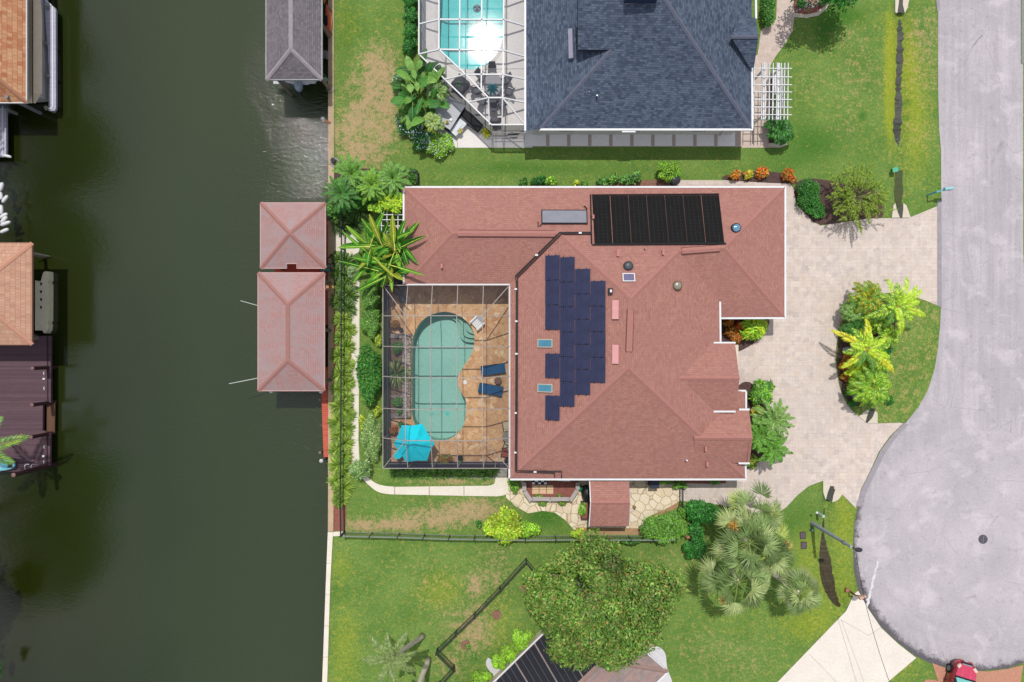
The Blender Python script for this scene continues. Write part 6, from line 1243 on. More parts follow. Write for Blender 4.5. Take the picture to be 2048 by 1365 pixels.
# ------------------------------------------------------------------ parked car (front towards the turning circle)
def car():
    ang = math.radians(-17); cc = P(1906, 1372); o = T('parked_car', 'dark red hatchback with a painted cloud reflection on its bonnet parked on the brick driveway', 'car', cc)
    m = Matrix.Rotation(ang, 4, 'Z')
    def W(x, y, z): return cc+m @ Vector((x, y, z))
    RED = NT('red_car_paint'); n = RED.noise(RED.coord(), 3, 3, .5); RED.fin(RED.mix(n, C(150, 18, 40), C(128, 12, 34)), .28, .5); RED.b.inputs['Coat Weight'].default_value = .8; RED.b.inputs['Coat Roughness'].default_value = .05; RED = RED.m
    st = [(-2.05, .70, .45, .78), (-2.0, .80, .3, .95), (-1.5, .86, .25, .98), (-.8, .87, .22, .98), (.3, .88, .22, .98), (.9, .87, .22, .98), (1.4, .85, .24, .93), (1.8, .80, .28, .84), (2.0, .70, .34, .74), (2.1, .55, .4, .64)]
    prof = [(-1, 0), (-1.0, .55), (-.97, .8), (-.82, .97), (-.5, 1.0), (0, 1.02), (.5, 1.0), (.82, .97), (.97, .8), (1.0, .55), (1, 0)]
    vs = []; k = len(prof)
    for y, hw, z0, z1 in st: vs += [W(a*hw, y, z0+(z1-z0)*b) for a, b in prof]
    fs = [(i*k+j, i*k+(j+1) % k, (i+1)*k+(j+1) % k, (i+1)*k+j) for i in range(len(st)-1) for j in range(k)]+[tuple(range(k)), tuple(range((len(st)-1)*k, len(st)*k))]
    obj('body', MB().add(vs, fs), RED, o, sm=True)
    bs_ = [(1.06, .84, .965), (1.4, .82, .945), (1.75, .75, .875), (1.97, .62, .775)]; PNK = NT('bonnet_cloud_reflection'); n = PNK.noise(PNK.coord(), 2, 3, .5); PNK.fin(PNK.mix(n, C(214, 70, 104), C(196, 46, 84)), .25, .5); PNK.b.inputs['Coat Weight'].default_value = .6; PNK = PNK.m  # red bonnet tinted pink: reflection of bright clouds put into its colour
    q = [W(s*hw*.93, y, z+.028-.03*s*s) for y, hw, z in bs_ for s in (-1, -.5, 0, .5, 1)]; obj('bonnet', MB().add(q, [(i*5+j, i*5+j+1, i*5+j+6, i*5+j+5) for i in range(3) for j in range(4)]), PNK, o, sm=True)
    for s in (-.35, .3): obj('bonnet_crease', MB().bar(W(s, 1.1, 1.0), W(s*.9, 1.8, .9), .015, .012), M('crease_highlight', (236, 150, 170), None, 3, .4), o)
    g = [(-1.95, .58, .95), (-1.55, .62, 1.42), (-.4, .64, 1.5), (.25, .62, 1.44), (1.0, .70, .97)]
    roofm = MB(); q = [W(s*hw, y, z+.02) for y, hw, z in g[1:4] for s in (-1, 0, 1)]
    for i in (1, 4, 7): q[i] += Vector((0, 0, .05))
    rp = obj('roof', roofm.add(q, [(i*3+j, i*3+j+1, i*3+j+4, i*3+j+3) for i in range(2) for j in range(2)]), RED, o, sm=True)
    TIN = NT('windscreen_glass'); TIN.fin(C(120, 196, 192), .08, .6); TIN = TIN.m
    def gl(name, pts__, mt=TIN): return obj(name, MB().poly(pts__), mt, o)
    gl('windscreen', [W(-.74, 1.0, .985), W(.74, 1.0, .985), W(.6, .25, 1.45), W(-.6, .25, 1.45)]); gl('rear_window', [W(-.62, -1.95, .98), W(.62, -1.95, .98), W(.6, -1.55, 1.42), W(-.6, -1.55, 1.42)], GLASSD)
    for s in (-1, 1): gl('side_window', [W(s*.82, .95, .97), W(s*.62, .25, 1.44), W(s*.64, -.4, 1.5), W(s*.62, -1.55, 1.42), W(s*.8, -1.9, .97)], GLASSD)
    obj('cowl', MB().bar(W(-.78, 1.05, .97), W(.78, 1.05, .97), .12, .05), BLACK, o)
    for s in (-.25, .45): obj('wiper', MB().bar(W(s, 1.06, 1.0), W(s-.5, 1.0, 1.01), .03, .02), BLACK, o)
    for s in (-1, 1): obj('headlight', MB().bar(W(s*.52, 1.92, .80), W(s*.74, 1.72, .87), .2, .1), M('headlight_lens', (236, 214, 196), None, 3, .2), o)
    obj('grille', MB().bar(W(-.4, 2.07, .66), W(.4, 2.07, .66), .12, .1), BLACK, o); obj('bumper', MB().tube([W(-.78, 1.86, .46), W(-.5, 2.1, .46), W(.5, 2.1, .46), W(.78, 1.86, .46)], .12, 8), RED, o); obj('number_plate', MB().box(W(0, 2.2, .5), (.32, .04, .14), ang), M('plate', (206, 206, 226), None, 3, .5), o)
    obj('bonnet_trim', MB().bar(W(-.38, 2.0, .75), W(.38, 2.0, .75), .1, .03), M('chrome', (206, 206, 218), None, 3, .2, metal=.6), o)
    TY = M('tyre_rubber', (32, 32, 34), None, 5, .8)
    for sx_ in (-.84, .84):
        for sy_ in (1.3, -1.25):
            c = W(sx_, sy_, .31); ax = m.to_3x3() @ Vector((1, 0, 0)); t1 = obj('wheel', MB().tube([c-ax*.12, c+ax*.12], .31, 20), TY, o); s = 1 if sx_ > 0 else -1; obj('rim', MB().tube([c+ax*s*.115, c+ax*s*.13], .2, 14), GREYM, t1)
        obj('wing_mirror', MB().box(W(sx_*1.13, .72, 1.0), (.2, .12, .12), ang), RED, o)
        for y in (.2, -.8): obj('door_handle', MB().box(W(sx_*1.035, y-.3, .8), (.03, .16, .03), ang), BLACK, o)
car()
# ------------------------------------------------------------------ planting
def g_(*c): return [tuple(lin(v)/E*1.36 for v in q) for q in c]
GREEN = g_((88, 138, 52), (104, 152, 60), (70, 118, 44), (120, 166, 70)); DEEP = g_((38, 104, 34), (52, 124, 42), (30, 86, 30), (70, 142, 54))
BRIGHT = g_((140, 190, 40), (160, 206, 54), (116, 172, 38), (176, 216, 70)); YELG = g_((176, 190, 40), (196, 206, 62), (148, 172, 40), (208, 214, 90))
PALEG = g_((150, 176, 110), (132, 162, 92), (170, 192, 126), (112, 146, 78)); LIGHTG = g_((124, 168, 84), (104, 150, 68), (146, 186, 100), (88, 134, 58))
CROTON = g_((206, 96, 40), (226, 142, 46), (168, 60, 34), (200, 160, 60), (120, 120, 44)); MAGN = g_((84, 126, 44), (106, 148, 56), (64, 104, 36), (124, 164, 66), (92, 126, 48), (76, 110, 42), (98, 132, 52), (110, 144, 60), (140, 156, 84), (120, 136, 60), (104, 132, 56), (150, 128, 72))
STRAP = g_((116, 150, 50), (140, 172, 66), (92, 128, 44), (166, 186, 84)); LIRI = g_((60, 96, 40), (84, 120, 50), (46, 76, 34), (118, 150, 76))
PDATE = g_((96, 150, 50), (118, 172, 62), (78, 130, 44)); PDARK = g_((64, 124, 46), (82, 146, 56), (52, 104, 40)); SABAL = g_((112, 136, 78), (130, 152, 94), (96, 118, 66), (150, 164, 106)); COCO = g_((126, 144, 88), (108, 130, 74), (146, 162, 106))
GOLD = g_((206, 204, 34), (226, 216, 50), (184, 190, 40), (236, 228, 90)); LIME = g_((170, 208, 40), (190, 222, 62), (146, 190, 40), (204, 226, 90)); BANAN = g_((64, 132, 42), (86, 152, 48), (46, 108, 36), (116, 168, 54), (142, 158, 54))
BIRD = g_((50, 112, 44), (70, 132, 52), (38, 92, 38), (104, 152, 66)); BRONZEP = g_((150, 110, 44), (176, 132, 54), (116, 92, 40)); REDF = g_((206, 60, 40), (176, 44, 34)); BLUEF_ = g_((176, 190, 226), (206, 214, 238)); BROWN = g_((156, 118, 70), (186, 140, 84), (120, 90, 58))
SEED = [100]
def rng_(): SEED[0] += 1; return np.random.default_rng(SEED[0])
def shrub(name, label, cat, px, py, rx, ry, h, n, L, W, pal, group=None, k=9, mat=LEAF, droop=.15, extra=(), small=.42, up=.8, z=0):
    """rx, ry in reference pixels"""
    rg = rng_(); c = P(px, py, z); rx *= S*.82; ry *= S*.82; lv = LV(); lo = lobed(rg, (c.x, c.y, z), rx, ry, h, k, small)
    fill(lv, rg, lo, n, L, W, pal, .5, droop, up)
    for pl, m, l2, w2 in extra: fill(lv, rg, lo, m, l2, w2, pl, .92, .0, 1.2)
    o = link(name, lv.mesh(name), mat, None, c); return tag(o, label, cat, group)
def clump_mesh(name, c, n, ln, wd, pal, spread=.9, arch=.45):
    """strappy blades arching from one point: two leaf pieces per blade"""
    rg = rng_(); lv = LV(); a = rg.random(n)*2*PI; e = np.arcsin((1-spread)+spread*rg.random(n)*.9) if spread < 1 else np.arcsin(.15+.8*rg.random(n)); r0 = rg.random(n)*ln*.16
    d = np.stack([np.cos(a)*np.cos(e), np.sin(a)*np.cos(e), np.sin(e)], 1); p = np.array(c)+np.stack([np.cos(a)*r0, np.sin(a)*r0, np.zeros(n)+.02], 1)
    l = ln*(.7+.5*rg.random(n)); up = np.array([[0, 0, 1.0]])-d*d[:, 2:3]; col = pick(rg, pal, n, .15)
    lv.add(p, d, up, l*.75, wd, 0, col); q = p+d*(l*.42)[:, None]; d2 = d.copy(); d2[:, 2] -= arch*1.6; lv.add(q, d2, up, l*.7, wd*.9, .1, col*1.08); return lv
def feather_palm(name, label, px, py, h, fl, n, pal, lw=.45, lean=(0, 0), tr=.1, cat='palm', group=None, base=None, e0=(.1, 1.25), dens=30, droop=.5, spec=None, wl=.042, mat=LEAF, trunk=True, rach=None):
    """h is the height of the crown heart; px,py its image position; spec: explicit [(azimuth, elevation, length, palette)]"""
    rg = rng_(); top = P(px, py, h); bs = P(*base) if base else Vector((top.x-lean[0], top.y-lean[1], 0)); o = T(name, label, cat, bs, group)
    if trunk:
        k = 9; obj('trunk', MB().tube([bs.lerp(top, i/k)+Vector((0, 0, 0))+(top-bs).cross(Vector((0, 0, 1)))*.05*math.sin(PI*i/k) for i in range(k+1)], tr*1.3, 10, tr*.85), PALMBARK, o, sm=True)
    lv = LV(); rm = MB(); F = spec or [(2*PI*(i*.381966)+rg.normal(0, .12), e0[0]+(e0[1]-e0[0])*(i+.5)/n, fl*(1-.3*(i/n)**2)*(1+rg.normal(0, .08)), pal) for i in range(n)]
    for a, e, ln, pl in F:
        p = Vector(top); pts_ = [p.copy()]; m = 12; el = e; 
        for s in range(m):
            d = Vector((math.cos(a)*math.cos(el), math.sin(a)*math.cos(el), math.sin(el))); p = p+d*(ln/m); pts_.append(p.copy()); el -= droop*(1.9/m)*(.4+s/m)
        rm.tube(pts_, .022 if ln > 1.2 else .014, 5, .006, col=None)
        A = np.array([tuple(v) for v in pts_]); k = dens; t_ = (np.arange(k)+.5)/k*.88+.12
        for sg in (-1, 1):
            x = t_*m; i0 = np.minimum(x.astype(int), m-1); f = (x-i0)[:, None]; pp = A[i0]*(1-f)+A[i0+1]*f; tg = nrm(A[i0+1]-A[i0]); side = nrm(np.cross(tg, np.array([[0, 0, 1.0]])))*sg; upv = np.cross(side, tg)*sg
            q = .45+.5*t_[:, None]; dd = nrm(side*(1.05-.6*t_[:, None])+tg*q+np.array([[0, 0, .18]])+rg.normal(0, .09, (k, 3))); prof = np.sin(PI*np.clip(.16+.8*t_, 0, 1))**.7
            lv.add(pp, dd, np.abs(upv)*0+np.array([[0, 0, 1.0]]), lw*prof*(1+rg.normal(0, .1, k)), wl, .22, pick(rg, pl, k, .12))
    cr = link('crown', lv.mesh('crown'), mat, o); obj('rachis', rm, M('rachis', rach or (170, 176, 92), None, 4, .6) if not rach else rach, cr); return o
RACH_Y = M('yellow_rachis', (206, 196, 84), (184, 180, 74), 4, .6); RACH_G = M('green_rachis', (140, 160, 84), (120, 144, 70), 4, .6)
def fan_palm(name, label, px, py, h, n, pl, fr, pal, base=None, tr=.17, group=None, flowers=0):
    rg = rng_(); top = P(px, py, h); bs = P(*base) if base else Vector((top.x, top.y, 0)); o = T(name, label, 'palm', bs, group); k = 8
    obj('trunk', MB().tube([bs.lerp(top, i/k) for i in range(k+1)], tr*1.1, 10, tr), PALMBARK, o, sm=True)
    lv = LV(); rm = MB()
    for i in range(n):
        a = 2*PI*(i*.381966)+rg.normal(0, .2); e = -.3+1.35*(i+.5)/n; ln = pl*(1.25-.6*i/n)*(1+rg.normal(0, .1)); d = Vector((math.cos(a)*math.cos(e), math.sin(a)*math.cos(e), math.sin(e)))
        end = top+d*ln-Vector((0, 0, .12*ln)); rm.tube([top, top+d*ln*.5, end], .03, 5, .015); m = 22; th = np.linspace(-1.5, 1.5, m)+rg.normal(0, .03, m); side = d.cross(Vector((0, 0, 1))).normalized(); f = np.array(d); s = np.array(side); up = np.cross(s, f)
        dd = f*np.cos(th)[:, None]+s*np.sin(th)[:, None]+np.array([[0, 0, -.28]])+up*(.18*np.abs(th))[:, None]; l = fr*(1-.22*np.abs(th)/2)*(1+rg.normal(0, .07, m)); tint = 1+rg.normal(0, .16)
        lv.add(np.repeat(np.array([tuple(end)]), m, 0), dd, np.repeat(up[None], m, 0)+rg.normal(0, .25, (m, 3)), l, .105, .22, pick(rg, [pal[int(rg.integers(0, len(pal)))]], m, .1)*tint)
    cr = link('crown', lv.mesh('crown'), LEAF, o); obj('petioles', rm, RACH_G, cr)
    for q in range(flowers):
        a = rg.random()*6.28; d = Vector((math.cos(a), math.sin(a), .1)); c = top+d*(pl*1.05); l2 = LV(); k = 220; u = rg.normal(size=(k, 3)); l2.add(np.array(tuple(c))+u*np.array([.03, .03, .02]), u+np.array(tuple(d))*.8, rg.normal(size=(k, 3)), .1+.4*rg.random(k), .06, .2, pick(rg, g_((206, 164, 84), (186, 140, 66), (222, 186, 110)), k)); link('flower_stalk', l2.mesh('flower_stalk'), LEAF, o)
    return o
def paddle(mb, rb, base, a, e, ln, wd, col, rcol, droop=.9, fold=.35, rg=None, petiole=.25):
    p = Vector(base); el = e; m = 10; pts_ = [p.copy()]
    for s in range(m):
        d = Vector((math.cos(a)*math.cos(el), math.sin(a)*math.cos(el), math.sin(el))); p = p+d*(ln/m); pts_.append(p.copy()); el -= droop/m*(.3+1.4*s/m)
    vs = []; cs = []
    side = Vector((-math.sin(a), math.cos(a), 0))
    for i, q in enumerate(pts_):
        t_ = i/m; w_ = 0 if t_ < petiole else wd*max(.02, math.sin(PI*min(1, ((t_-petiole)/(1-petiole)))**.8))**.6*.5; tg = (pts_[min(m, i+1)]-pts_[max(0, i-1)]).normalized(); up = side.cross(tg)*-1; up = up if up.z > 0 else -up
        j = rg.random()*.1; vs += [q+side*w_+up*w_*fold-Vector((0, 0, j*w_)), q, q-side*w_+up*w_*(fold*.6)]; k = 1+rg.normal(0, .08); cs += [tuple(v*k for v in col)+(1,)]*3
    o = len(mb.v); mb.v += [tuple(v) for v in vs]; mb.c += cs
    for i in range(m): mb.f += [(o+i*3, o+i*3+1, o+i*3+4, o+i*3+3), (o+i*3+1, o+i*3+2, o+i*3+5, o+i*3+4)]
    rb.tube([q+Vector((0, 0, .03)) for q in pts_], .027*min(1.3, ln/2), 5, .008, col=tuple(rcol)+(1,))
def paddle_plant(name, label, cat, px, py, leaves, h, pal, rcol, loc, stems=6):
    rg = rng_(); o = T(name, label, cat, P(*loc)); mb = MB(); rb = MB()
    for (bx, by, bz, a, e, ln, wd, dr, fo) in leaves: paddle(mb, rb, P(bx, by, bz), a, e, ln, wd, pal[rg.integers(0, len(pal))], rcol[rg.integers(0, len(rcol))], dr, fo, rg)
    lf = obj('leaves', mb, LEAFG, o); obj('midrib', rb, LEAF, lf); sb = MB()
    for i in range(stems): l = leaves[i*len(leaves)//stems]; q = P(l[0], l[1], l[2]); sb.tube([Vector((q.x, q.y, 0)), q], .1, 7, .05)
    obj('stems', sb, M('banana_stem', (138, 140, 74), (112, 106, 60), 4, .7), o); return o
# strappy clumps along the canal fence
def strap_clump(label, px, py, r, n, pal, group='strappy green clumps along the canal fence', h=.05, wd=.055, name='grass_clump'):
    c = P(px, py); o = link(name, clump_mesh(name, tuple(c), n, r*S, wd, pal).mesh(name), LEAF, None, c); return tag(o, label, 'plant', group)
rg0 = random.Random(21)
line = [(684, 520), (697, 528), (683, 548), (699, 556), (687, 575), (701, 590), (684, 604), (698, 618), (688, 640), (699, 660), (686, 676), (697, 695), (684, 712), (697, 730), (686, 748), (696, 765), (682, 780), (696, 797), (685, 812), (696, 828), (680, 845), (694, 858), (680, 872), (693, 886), (678, 898), (692, 912), (681, 930), (694, 945), (676, 962), (690, 975), (684, 998)]
for i, (x, y) in enumerate(line):
    nm = ['dark green' if y < 620 else 'yellow-green' if y > 760 else 'mid green'][0]
    pos = 'northernmost' if i == 0 else 'southernmost' if i == len(line)-1 else 'number %d from the north' % (i+1)
    strap_clump('%s strappy clump along the canal fence, %s in the row' % (nm, pos), x-3, y, 20+rg0.uniform(-3, 3), 280, LIRI+STRAP[:1] if y < 620 else STRAP)
for i, (x, y, r) in enumerate(((690, 430, 24), (706, 448, 24), (684, 452, 22), (722, 424, 22), (710, 405, 22))): strap_clump('dark strappy clump under the northwest palms, %s' % ['north of the gate', 'just above the path pad', 'against the canal fence', 'beside the bare soil strip', 'below the dark dense palm'][i], x, y, r, 200, LIRI, 'dark strappy clumps under the northwest palms')
for i, x in enumerate(range(790, 990, 14)): strap_clump('tufted border plant below the screen wall, %s' % ('westernmost' if i == 0 else 'number %d from the west' % (i+1)), x+rg0.uniform(-3, 3), 943+rg0.uniform(-2, 3), 15, 130, LIRI+GREEN, 'tufted border plants below the south screen wall', wd=.05, name='border_plant')
for i, (x, y) in enumerate(((700, 410), (680, 420), (668, 425), (735, 408))): shrub('groundcover_shrub', 'dense green groundcover mound %s under the northwest palms' % ['in the middle of the bed', 'close to the canal fence', 'on the sea wall', 'on the east side of the bed'][i], 'shrub', x, y, 22, 18, .7, 1600, .16, .08, DEEP+GREEN, 'groundcover mounds under the northwest palms')
# palms in the northwest corner
NWG = 'feathery palms in the northwest corner'
feather_palm('date_palm', 'dark green dense date palm overhanging the sea wall', 683, 388, 2.6, 1.6, 30, PDARK, .3, tr=.09, group=NWG, e0=(-.1, 1.2), dens=44, droop=.7, rach=RACH_G)
feather_palm('date_palm', 'pale green date palm at the back of the northwest corner', 704, 350, 2.4, 1.6, 28, PDATE, .3, tr=.09, group=NWG, e0=(-.1, 1.2), dens=44, droop=.7, rach=RACH_G)
feather_palm('date_palm', 'bright yellow-green date palm in the middle of the northwest corner', 744, 372, 2.8, 1.5, 28, PDATE+BRIGHT[:1], .3, tr=.09, group=NWG, e0=(-.1, 1.2), dens=44, droop=.7, rach=RACH_Y)
feather_palm('date_palm', 'bright green date palm nearest the white roof corner', 786, 358, 2.7, 1.5, 28, PDATE+LIGHTG[:1], .3, tr=.09, group=NWG, e0=(-.1, 1.2), dens=44, droop=.7, rach=RACH_G)
shrub('climbing_shrub', 'yellow-green climber covering the white arbour', 'shrub', 788, 410, 30, 22, 1.2, 3000, .18, .1, BRIGHT+YELG[:2], None, 12, small=.35, z=1.7); shrub('climbing_shrub', 'yellow-green climber sprig reaching west from the white arbour', 'shrub', 760, 418, 20, 10, 1.0, 1000, .18, .1, BRIGHT, None, 7, z=1.5)
shrub('ivy', 'ivy mound on the northwest fence corner', 'shrub', 828, 356, 10, 20, 1.2, 1200, .12, .08, GREEN+DEEP)
# banana clump
def az(x0, y0, x1, y1): return math.atan2(-(y1-y0), x1-x0)
tips = [(850, 480, 1), (833, 457, 1), (822, 470, 0), (789, 447, 0), (748, 442, 0), (734, 450, 0), (705, 462, 0), (700, 475, 0), (697, 494, 0), (692, 498, 0), (697, 528, 0), (718, 560, 0), (726, 580, 0), (740, 572, 0), (832, 523, 1), (836, 548, 1), (812, 452, 1), (722, 520, 0), (765, 440, 0), (800, 560, 0), (770, 572, 0)]
STEMS = [(765, 492), (790, 502), (748, 516), (778, 530), (758, 543), (798, 482), (740, 494), (785, 548)]
lv_ = []; rgb = random.Random(4)
for k, (tx, ty, hi) in enumerate(tips):
    bx, by = sorted(STEMS, key=lambda q: abs(math.hypot(q[0]-tx, q[1]-ty)-58))[rgb.randint(0, 1)]; ln = math.hypot(tx-bx, ty-by)*S*1.0+.3
    lv_.append((bx, by, 2.6+rgb.uniform(-.3, .8), az(bx, by, tx, ty), .5+rgb.uniform(-.1, .3), min(3.0, ln*1.08), .32+rgb.uniform(-.08, .1), .8, 1.3))
for k in range(70):
    bx, by = STEMS[k % 8]; lv_.append((bx+rgb.uniform(-5, 5), by+rgb.uniform(-5, 5), 2.0+rgb.uniform(-.6, .9), rgb.uniform(0, 6.28), rgb.uniform(.2, 1.2), rgb.uniform(1.0, 1.9), .34+rgb.uniform(-.08, .12), 1.0, rgb.uniform(.5, 1.4)))
paddle_plant('banana_plant', 'banana clump with long paddle leaves and yellow midribs between the path and the house', 'banana plant', 775, 505, lv_, 3, BANAN, g_((240, 240, 130), (220, 232, 110), (206, 226, 110), (238, 226, 110)), (775, 508), 9)
shrub('understory_shrub', 'mixed green understory below the banana leaves', 'shrub', 770, 520, 42, 34, 1.6, 3200, .3, .13, BANAN+GREEN, None, 10); shrub('silver_shrub', 'silvery pale shrub at the bend of the white path', 'shrub', 712, 545, 14, 18, .9, 1500, .09, .05, PALEG+g_((196, 212, 186)), None, 8)
shrub('bronze_plant', 'orange leaved plant between banana and roof edge', 'plant', 802, 525, 12, 12, 2.4, 260, .3, .1, BRONZEP+CROTON[:2], None, 5)
# along the west side of the screen cage
WS = 'shrubs along the west screen wall'
shrub('fine_leaf_shrub', 'fine leaved light green shrub at the north end of the west screen wall', 'shrub', 746, 600, 18, 34, 1.3, 5200, .12, .06, GREEN+LIGHTG, WS, 12); shrub('fine_leaf_shrub', 'fine leaved light green shrub south of the first along the west screen wall', 'shrub', 745, 645, 18, 30, 1.3, 4800, .12, .06, LIGHTG+GREEN, WS, 12)
shrub('glossy_shrub', 'large dark green glossy shrub bulging over the white path', 'shrub', 745, 748, 25, 62, 1.8, 6500, .3, .07, DEEP+GREEN[:2], WS, 18, LEAFG, small=.34); shrub('hedge_shrub', 'pale sage green rounded hedge near the southwest cage corner', 'shrub', 748, 875, 21, 48, 1.3, 7500, .12, .075, PALEG+LIGHTG[:1], WS, 14)
shrub('low_shrub', 'small yellow-green low shrub beside the path between the hedge and glossy shrub', 'shrub', 727, 845, 6, 18, .5, 800, .14, .05, YELG+GREEN, WS, 5); shrub('low_shrub', 'yellow-green patch at the foot of the glossy shrub', 'shrub', 757, 822, 10, 12, .6, 700, .14, .06, YELG+GREEN, WS, 5); shrub('low_shrub', 'yellow-leaved shrub touching the cage above the glossy shrub', 'shrub', 757, 680, 9, 12, .7, 600, .14, .06, YELG+GREEN, WS, 5)
shrub('young_tree', 'pale variegated young tree at the bend of the white path', 'tree', 724, 936, 23, 22, 1.9, 2000, .17, .06, LIGHTG+PALEG+g_((206, 222, 196)), None, 10)
shrub('corner_shrub', 'bright green shrub at the southwest corner of the house', 'shrub', 1030, 968, 13, 16, .9, 1700, .14, .08, GREEN+BRIGHT[:1]); shrub('citrus_shrub', 'large yellow-green shrub against the south fence', 'shrub', 1009, 1044, 36, 36, 1.7, 6000, .2, .1, YELG+BRIGHT, None, 14); shrub('citrus_shrub', 'smaller yellow-green shrub east of the large one', 'shrub', 1055, 1056, 28, 17, 1.2, 2600, .17, .09, BRIGHT+GREEN[:2], None, 10)
shrub('seedling', 'small lone bush in the dry lawn west of the yellow-green shrub', 'plant', 957, 1047, 6, 8, .5, 240, .16, .08, GREEN+DEEP, None, 4); shrub('small_bush', 'little yellow-green bush on the south fence below the shed path', 'shrub', 1155, 1066, 13, 11, .9, 1000, .14, .07, BRIGHT+YELG, None, 7)
shrub('creeper', 'creeper spilling over the south fence beside the round hedge', 'plant', 1262, 1078, 22, 6, 1.3, 900, .14, .08, GREEN+DEEP, None, 7); shrub('round_hedge', 'broad clipped green hedge mound east of the shed', 'hedge', 1325, 1052, 48, 36, 1.5, 9000, .14, .08, BRIGHT[2:3]+GREEN+LIGHTG[:1], None, 18, small=.36); shrub('climber', 'green climber beside the small picket gate', 'shrub', 1360, 1020, 8, 22, 1.2, 900, .14, .08, GREEN+BRIGHT[:1], None, 6); shrub('climber', 'leafy bush under the eave north of the small picket gate', 'shrub', 1357, 968, 14, 8, .9, 700, .14, .08, GREEN+BRIGHT[:1], None, 6)
shrub('dark_shrub', 'large dark green shrub south of the paver path', 'shrub', 1400, 1020, 36, 24, 1.7, 5200, .17, .09, DEEP, None, 12, LEAFG); shrub('dark_shrub', 'dark green upright shrub between the round hedge and fan palms', 'shrub', 1386, 1060, 16, 26, 1.6, 2400, .17, .09, DEEP, None, 8, LEAFG); shrub('dark_shrub', 'dark rounded shrub standing alone on the south lawn', 'shrub', 1386, 1092, 22, 20, 1.4, 2600, .17, .09, DEEP, None, 8, LEAFG); shrub('dry_bush', 'small pinkish brown dry bush between the dark shrubs and round hedge', 'shrub', 1374, 1070, 7, 8, .7, 400, .12, .05, g_((206, 160, 130), (186, 134, 106)), None, 4)
shrub('ground_vine', 'low vines in the bed under the south eave', 'plant', 1328, 962, 22, 6, .3, 700, .14, .09, GREEN+BRIGHT[:1], None, 6); shrub('ground_vine', 'sparse weeds in the mulch under the southeast eave', 'plant', 1430, 963, 14, 6, .3, 400, .14, .06, GREEN, None, 5)
for i, (x, y, r, n) in enumerate(((1076, 992, 13, 300), (1118, 991, 8, 200), (1125, 1006, 10, 260), (1085, 1006, 12, 220))): shrub('planter_greens', 'leafy plant %s the timber planter' % ['inside the west half of', 'inside the east half of', 'against the outer southeast side of', 'against the outer southwest side of'][i], 'plant', x, y, r, 3.5, .5 if i > 1 else .7, n, .12, .06, GREEN+YELG[:1], 'leafy plants in and around the timber planter', 5)
shrub('vegetable_plant', 'leafy green vegetable plant in the dark timber planter box', 'plant', 1164, 1016, 6, 11, .8, 420, .2, .13, LIGHTG+BRIGHT, None, 6, z=.1)
# north side of the house
NB = 'plants along the north wall of the red-roofed house'
for i, (x, y, rx, ry, h, n, pal, lb) in enumerate(((1046, 366, 8, 6, .6, 260, DEEP+GREEN, 'small sparse plant at the west end of the north wall'), (1078, 364, 14, 8, .8, 800, DEEP, 'dark leafy plant beside the bright low bush on the north wall'), (1100, 365, 12, 7, .6, 800, BRIGHT+GREEN, 'bright low bush beside the dark leafy plant on the north wall'), (1152, 367, 4, 3, .4, 100, YELG, 'tiny yellowish plant on the north wall'), (1170, 368, 6, 3, .3, 120, GREEN, 'tiny weed at the middle of the north wall'), (1204, 366, 10, 7, .6, 500, GREEN+DEEP, 'green plant west of the ragged border plants'), (1226, 360, 12, 9, .8, 600, GREEN+DEEP+YELG[:1], 'ragged dark and yellow border plant on the north wall'), (1250, 362, 12, 9, .8, 600, DEEP+LIGHTG, 'ragged border plant east of the yellow one'), (1270, 358, 12, 12, .9, 700, LIGHTG+DEEP, 'taller ragged border plant with grey-green leaves'))): shrub('border_shrub', lb, 'plant', x, y, rx, ry, h, n, .2, .09, pal, NB, 6)
shrub('round_bush', 'rounded bright green bush beside the dark round bin', 'shrub', 1331, 348, 25, 22, 1.5, 5200, .1, .06, BRIGHT+GREEN, NB, 12)
for i, (x, y, r) in enumerate(((1468, 353, 10), (1494, 352, 8), (1520, 349, 12), (1573, 354, 14))): shrub('croton', 'orange croton in the north bed, %s' % ['westernmost', 'small yellowish one second from the west', 'tall one third from the west', 'largest one by the driveway corner'][i], 'croton', x, y, r, r*.85, .8, 520, .26, .07, CROTON if i != 1 else YELG+CROTON[:2], 'orange crotons in the north bed', 6, up=.5)
shrub('dark_hedge_bush', 'dense dark green bush at the driveway corner beside the feathery tree', 'shrub', 1609, 392, 25, 34, 1.1, 5600, .1, .06, DEEP+GREEN[:1], None, 12); shrub('dark_hedge_bush', 'dense dark green bush spilling onto the pavers under the feathery tree', 'shrub', 1628, 425, 20, 18, .9, 2600, .1, .06, DEEP+GREEN[:1], None, 8)
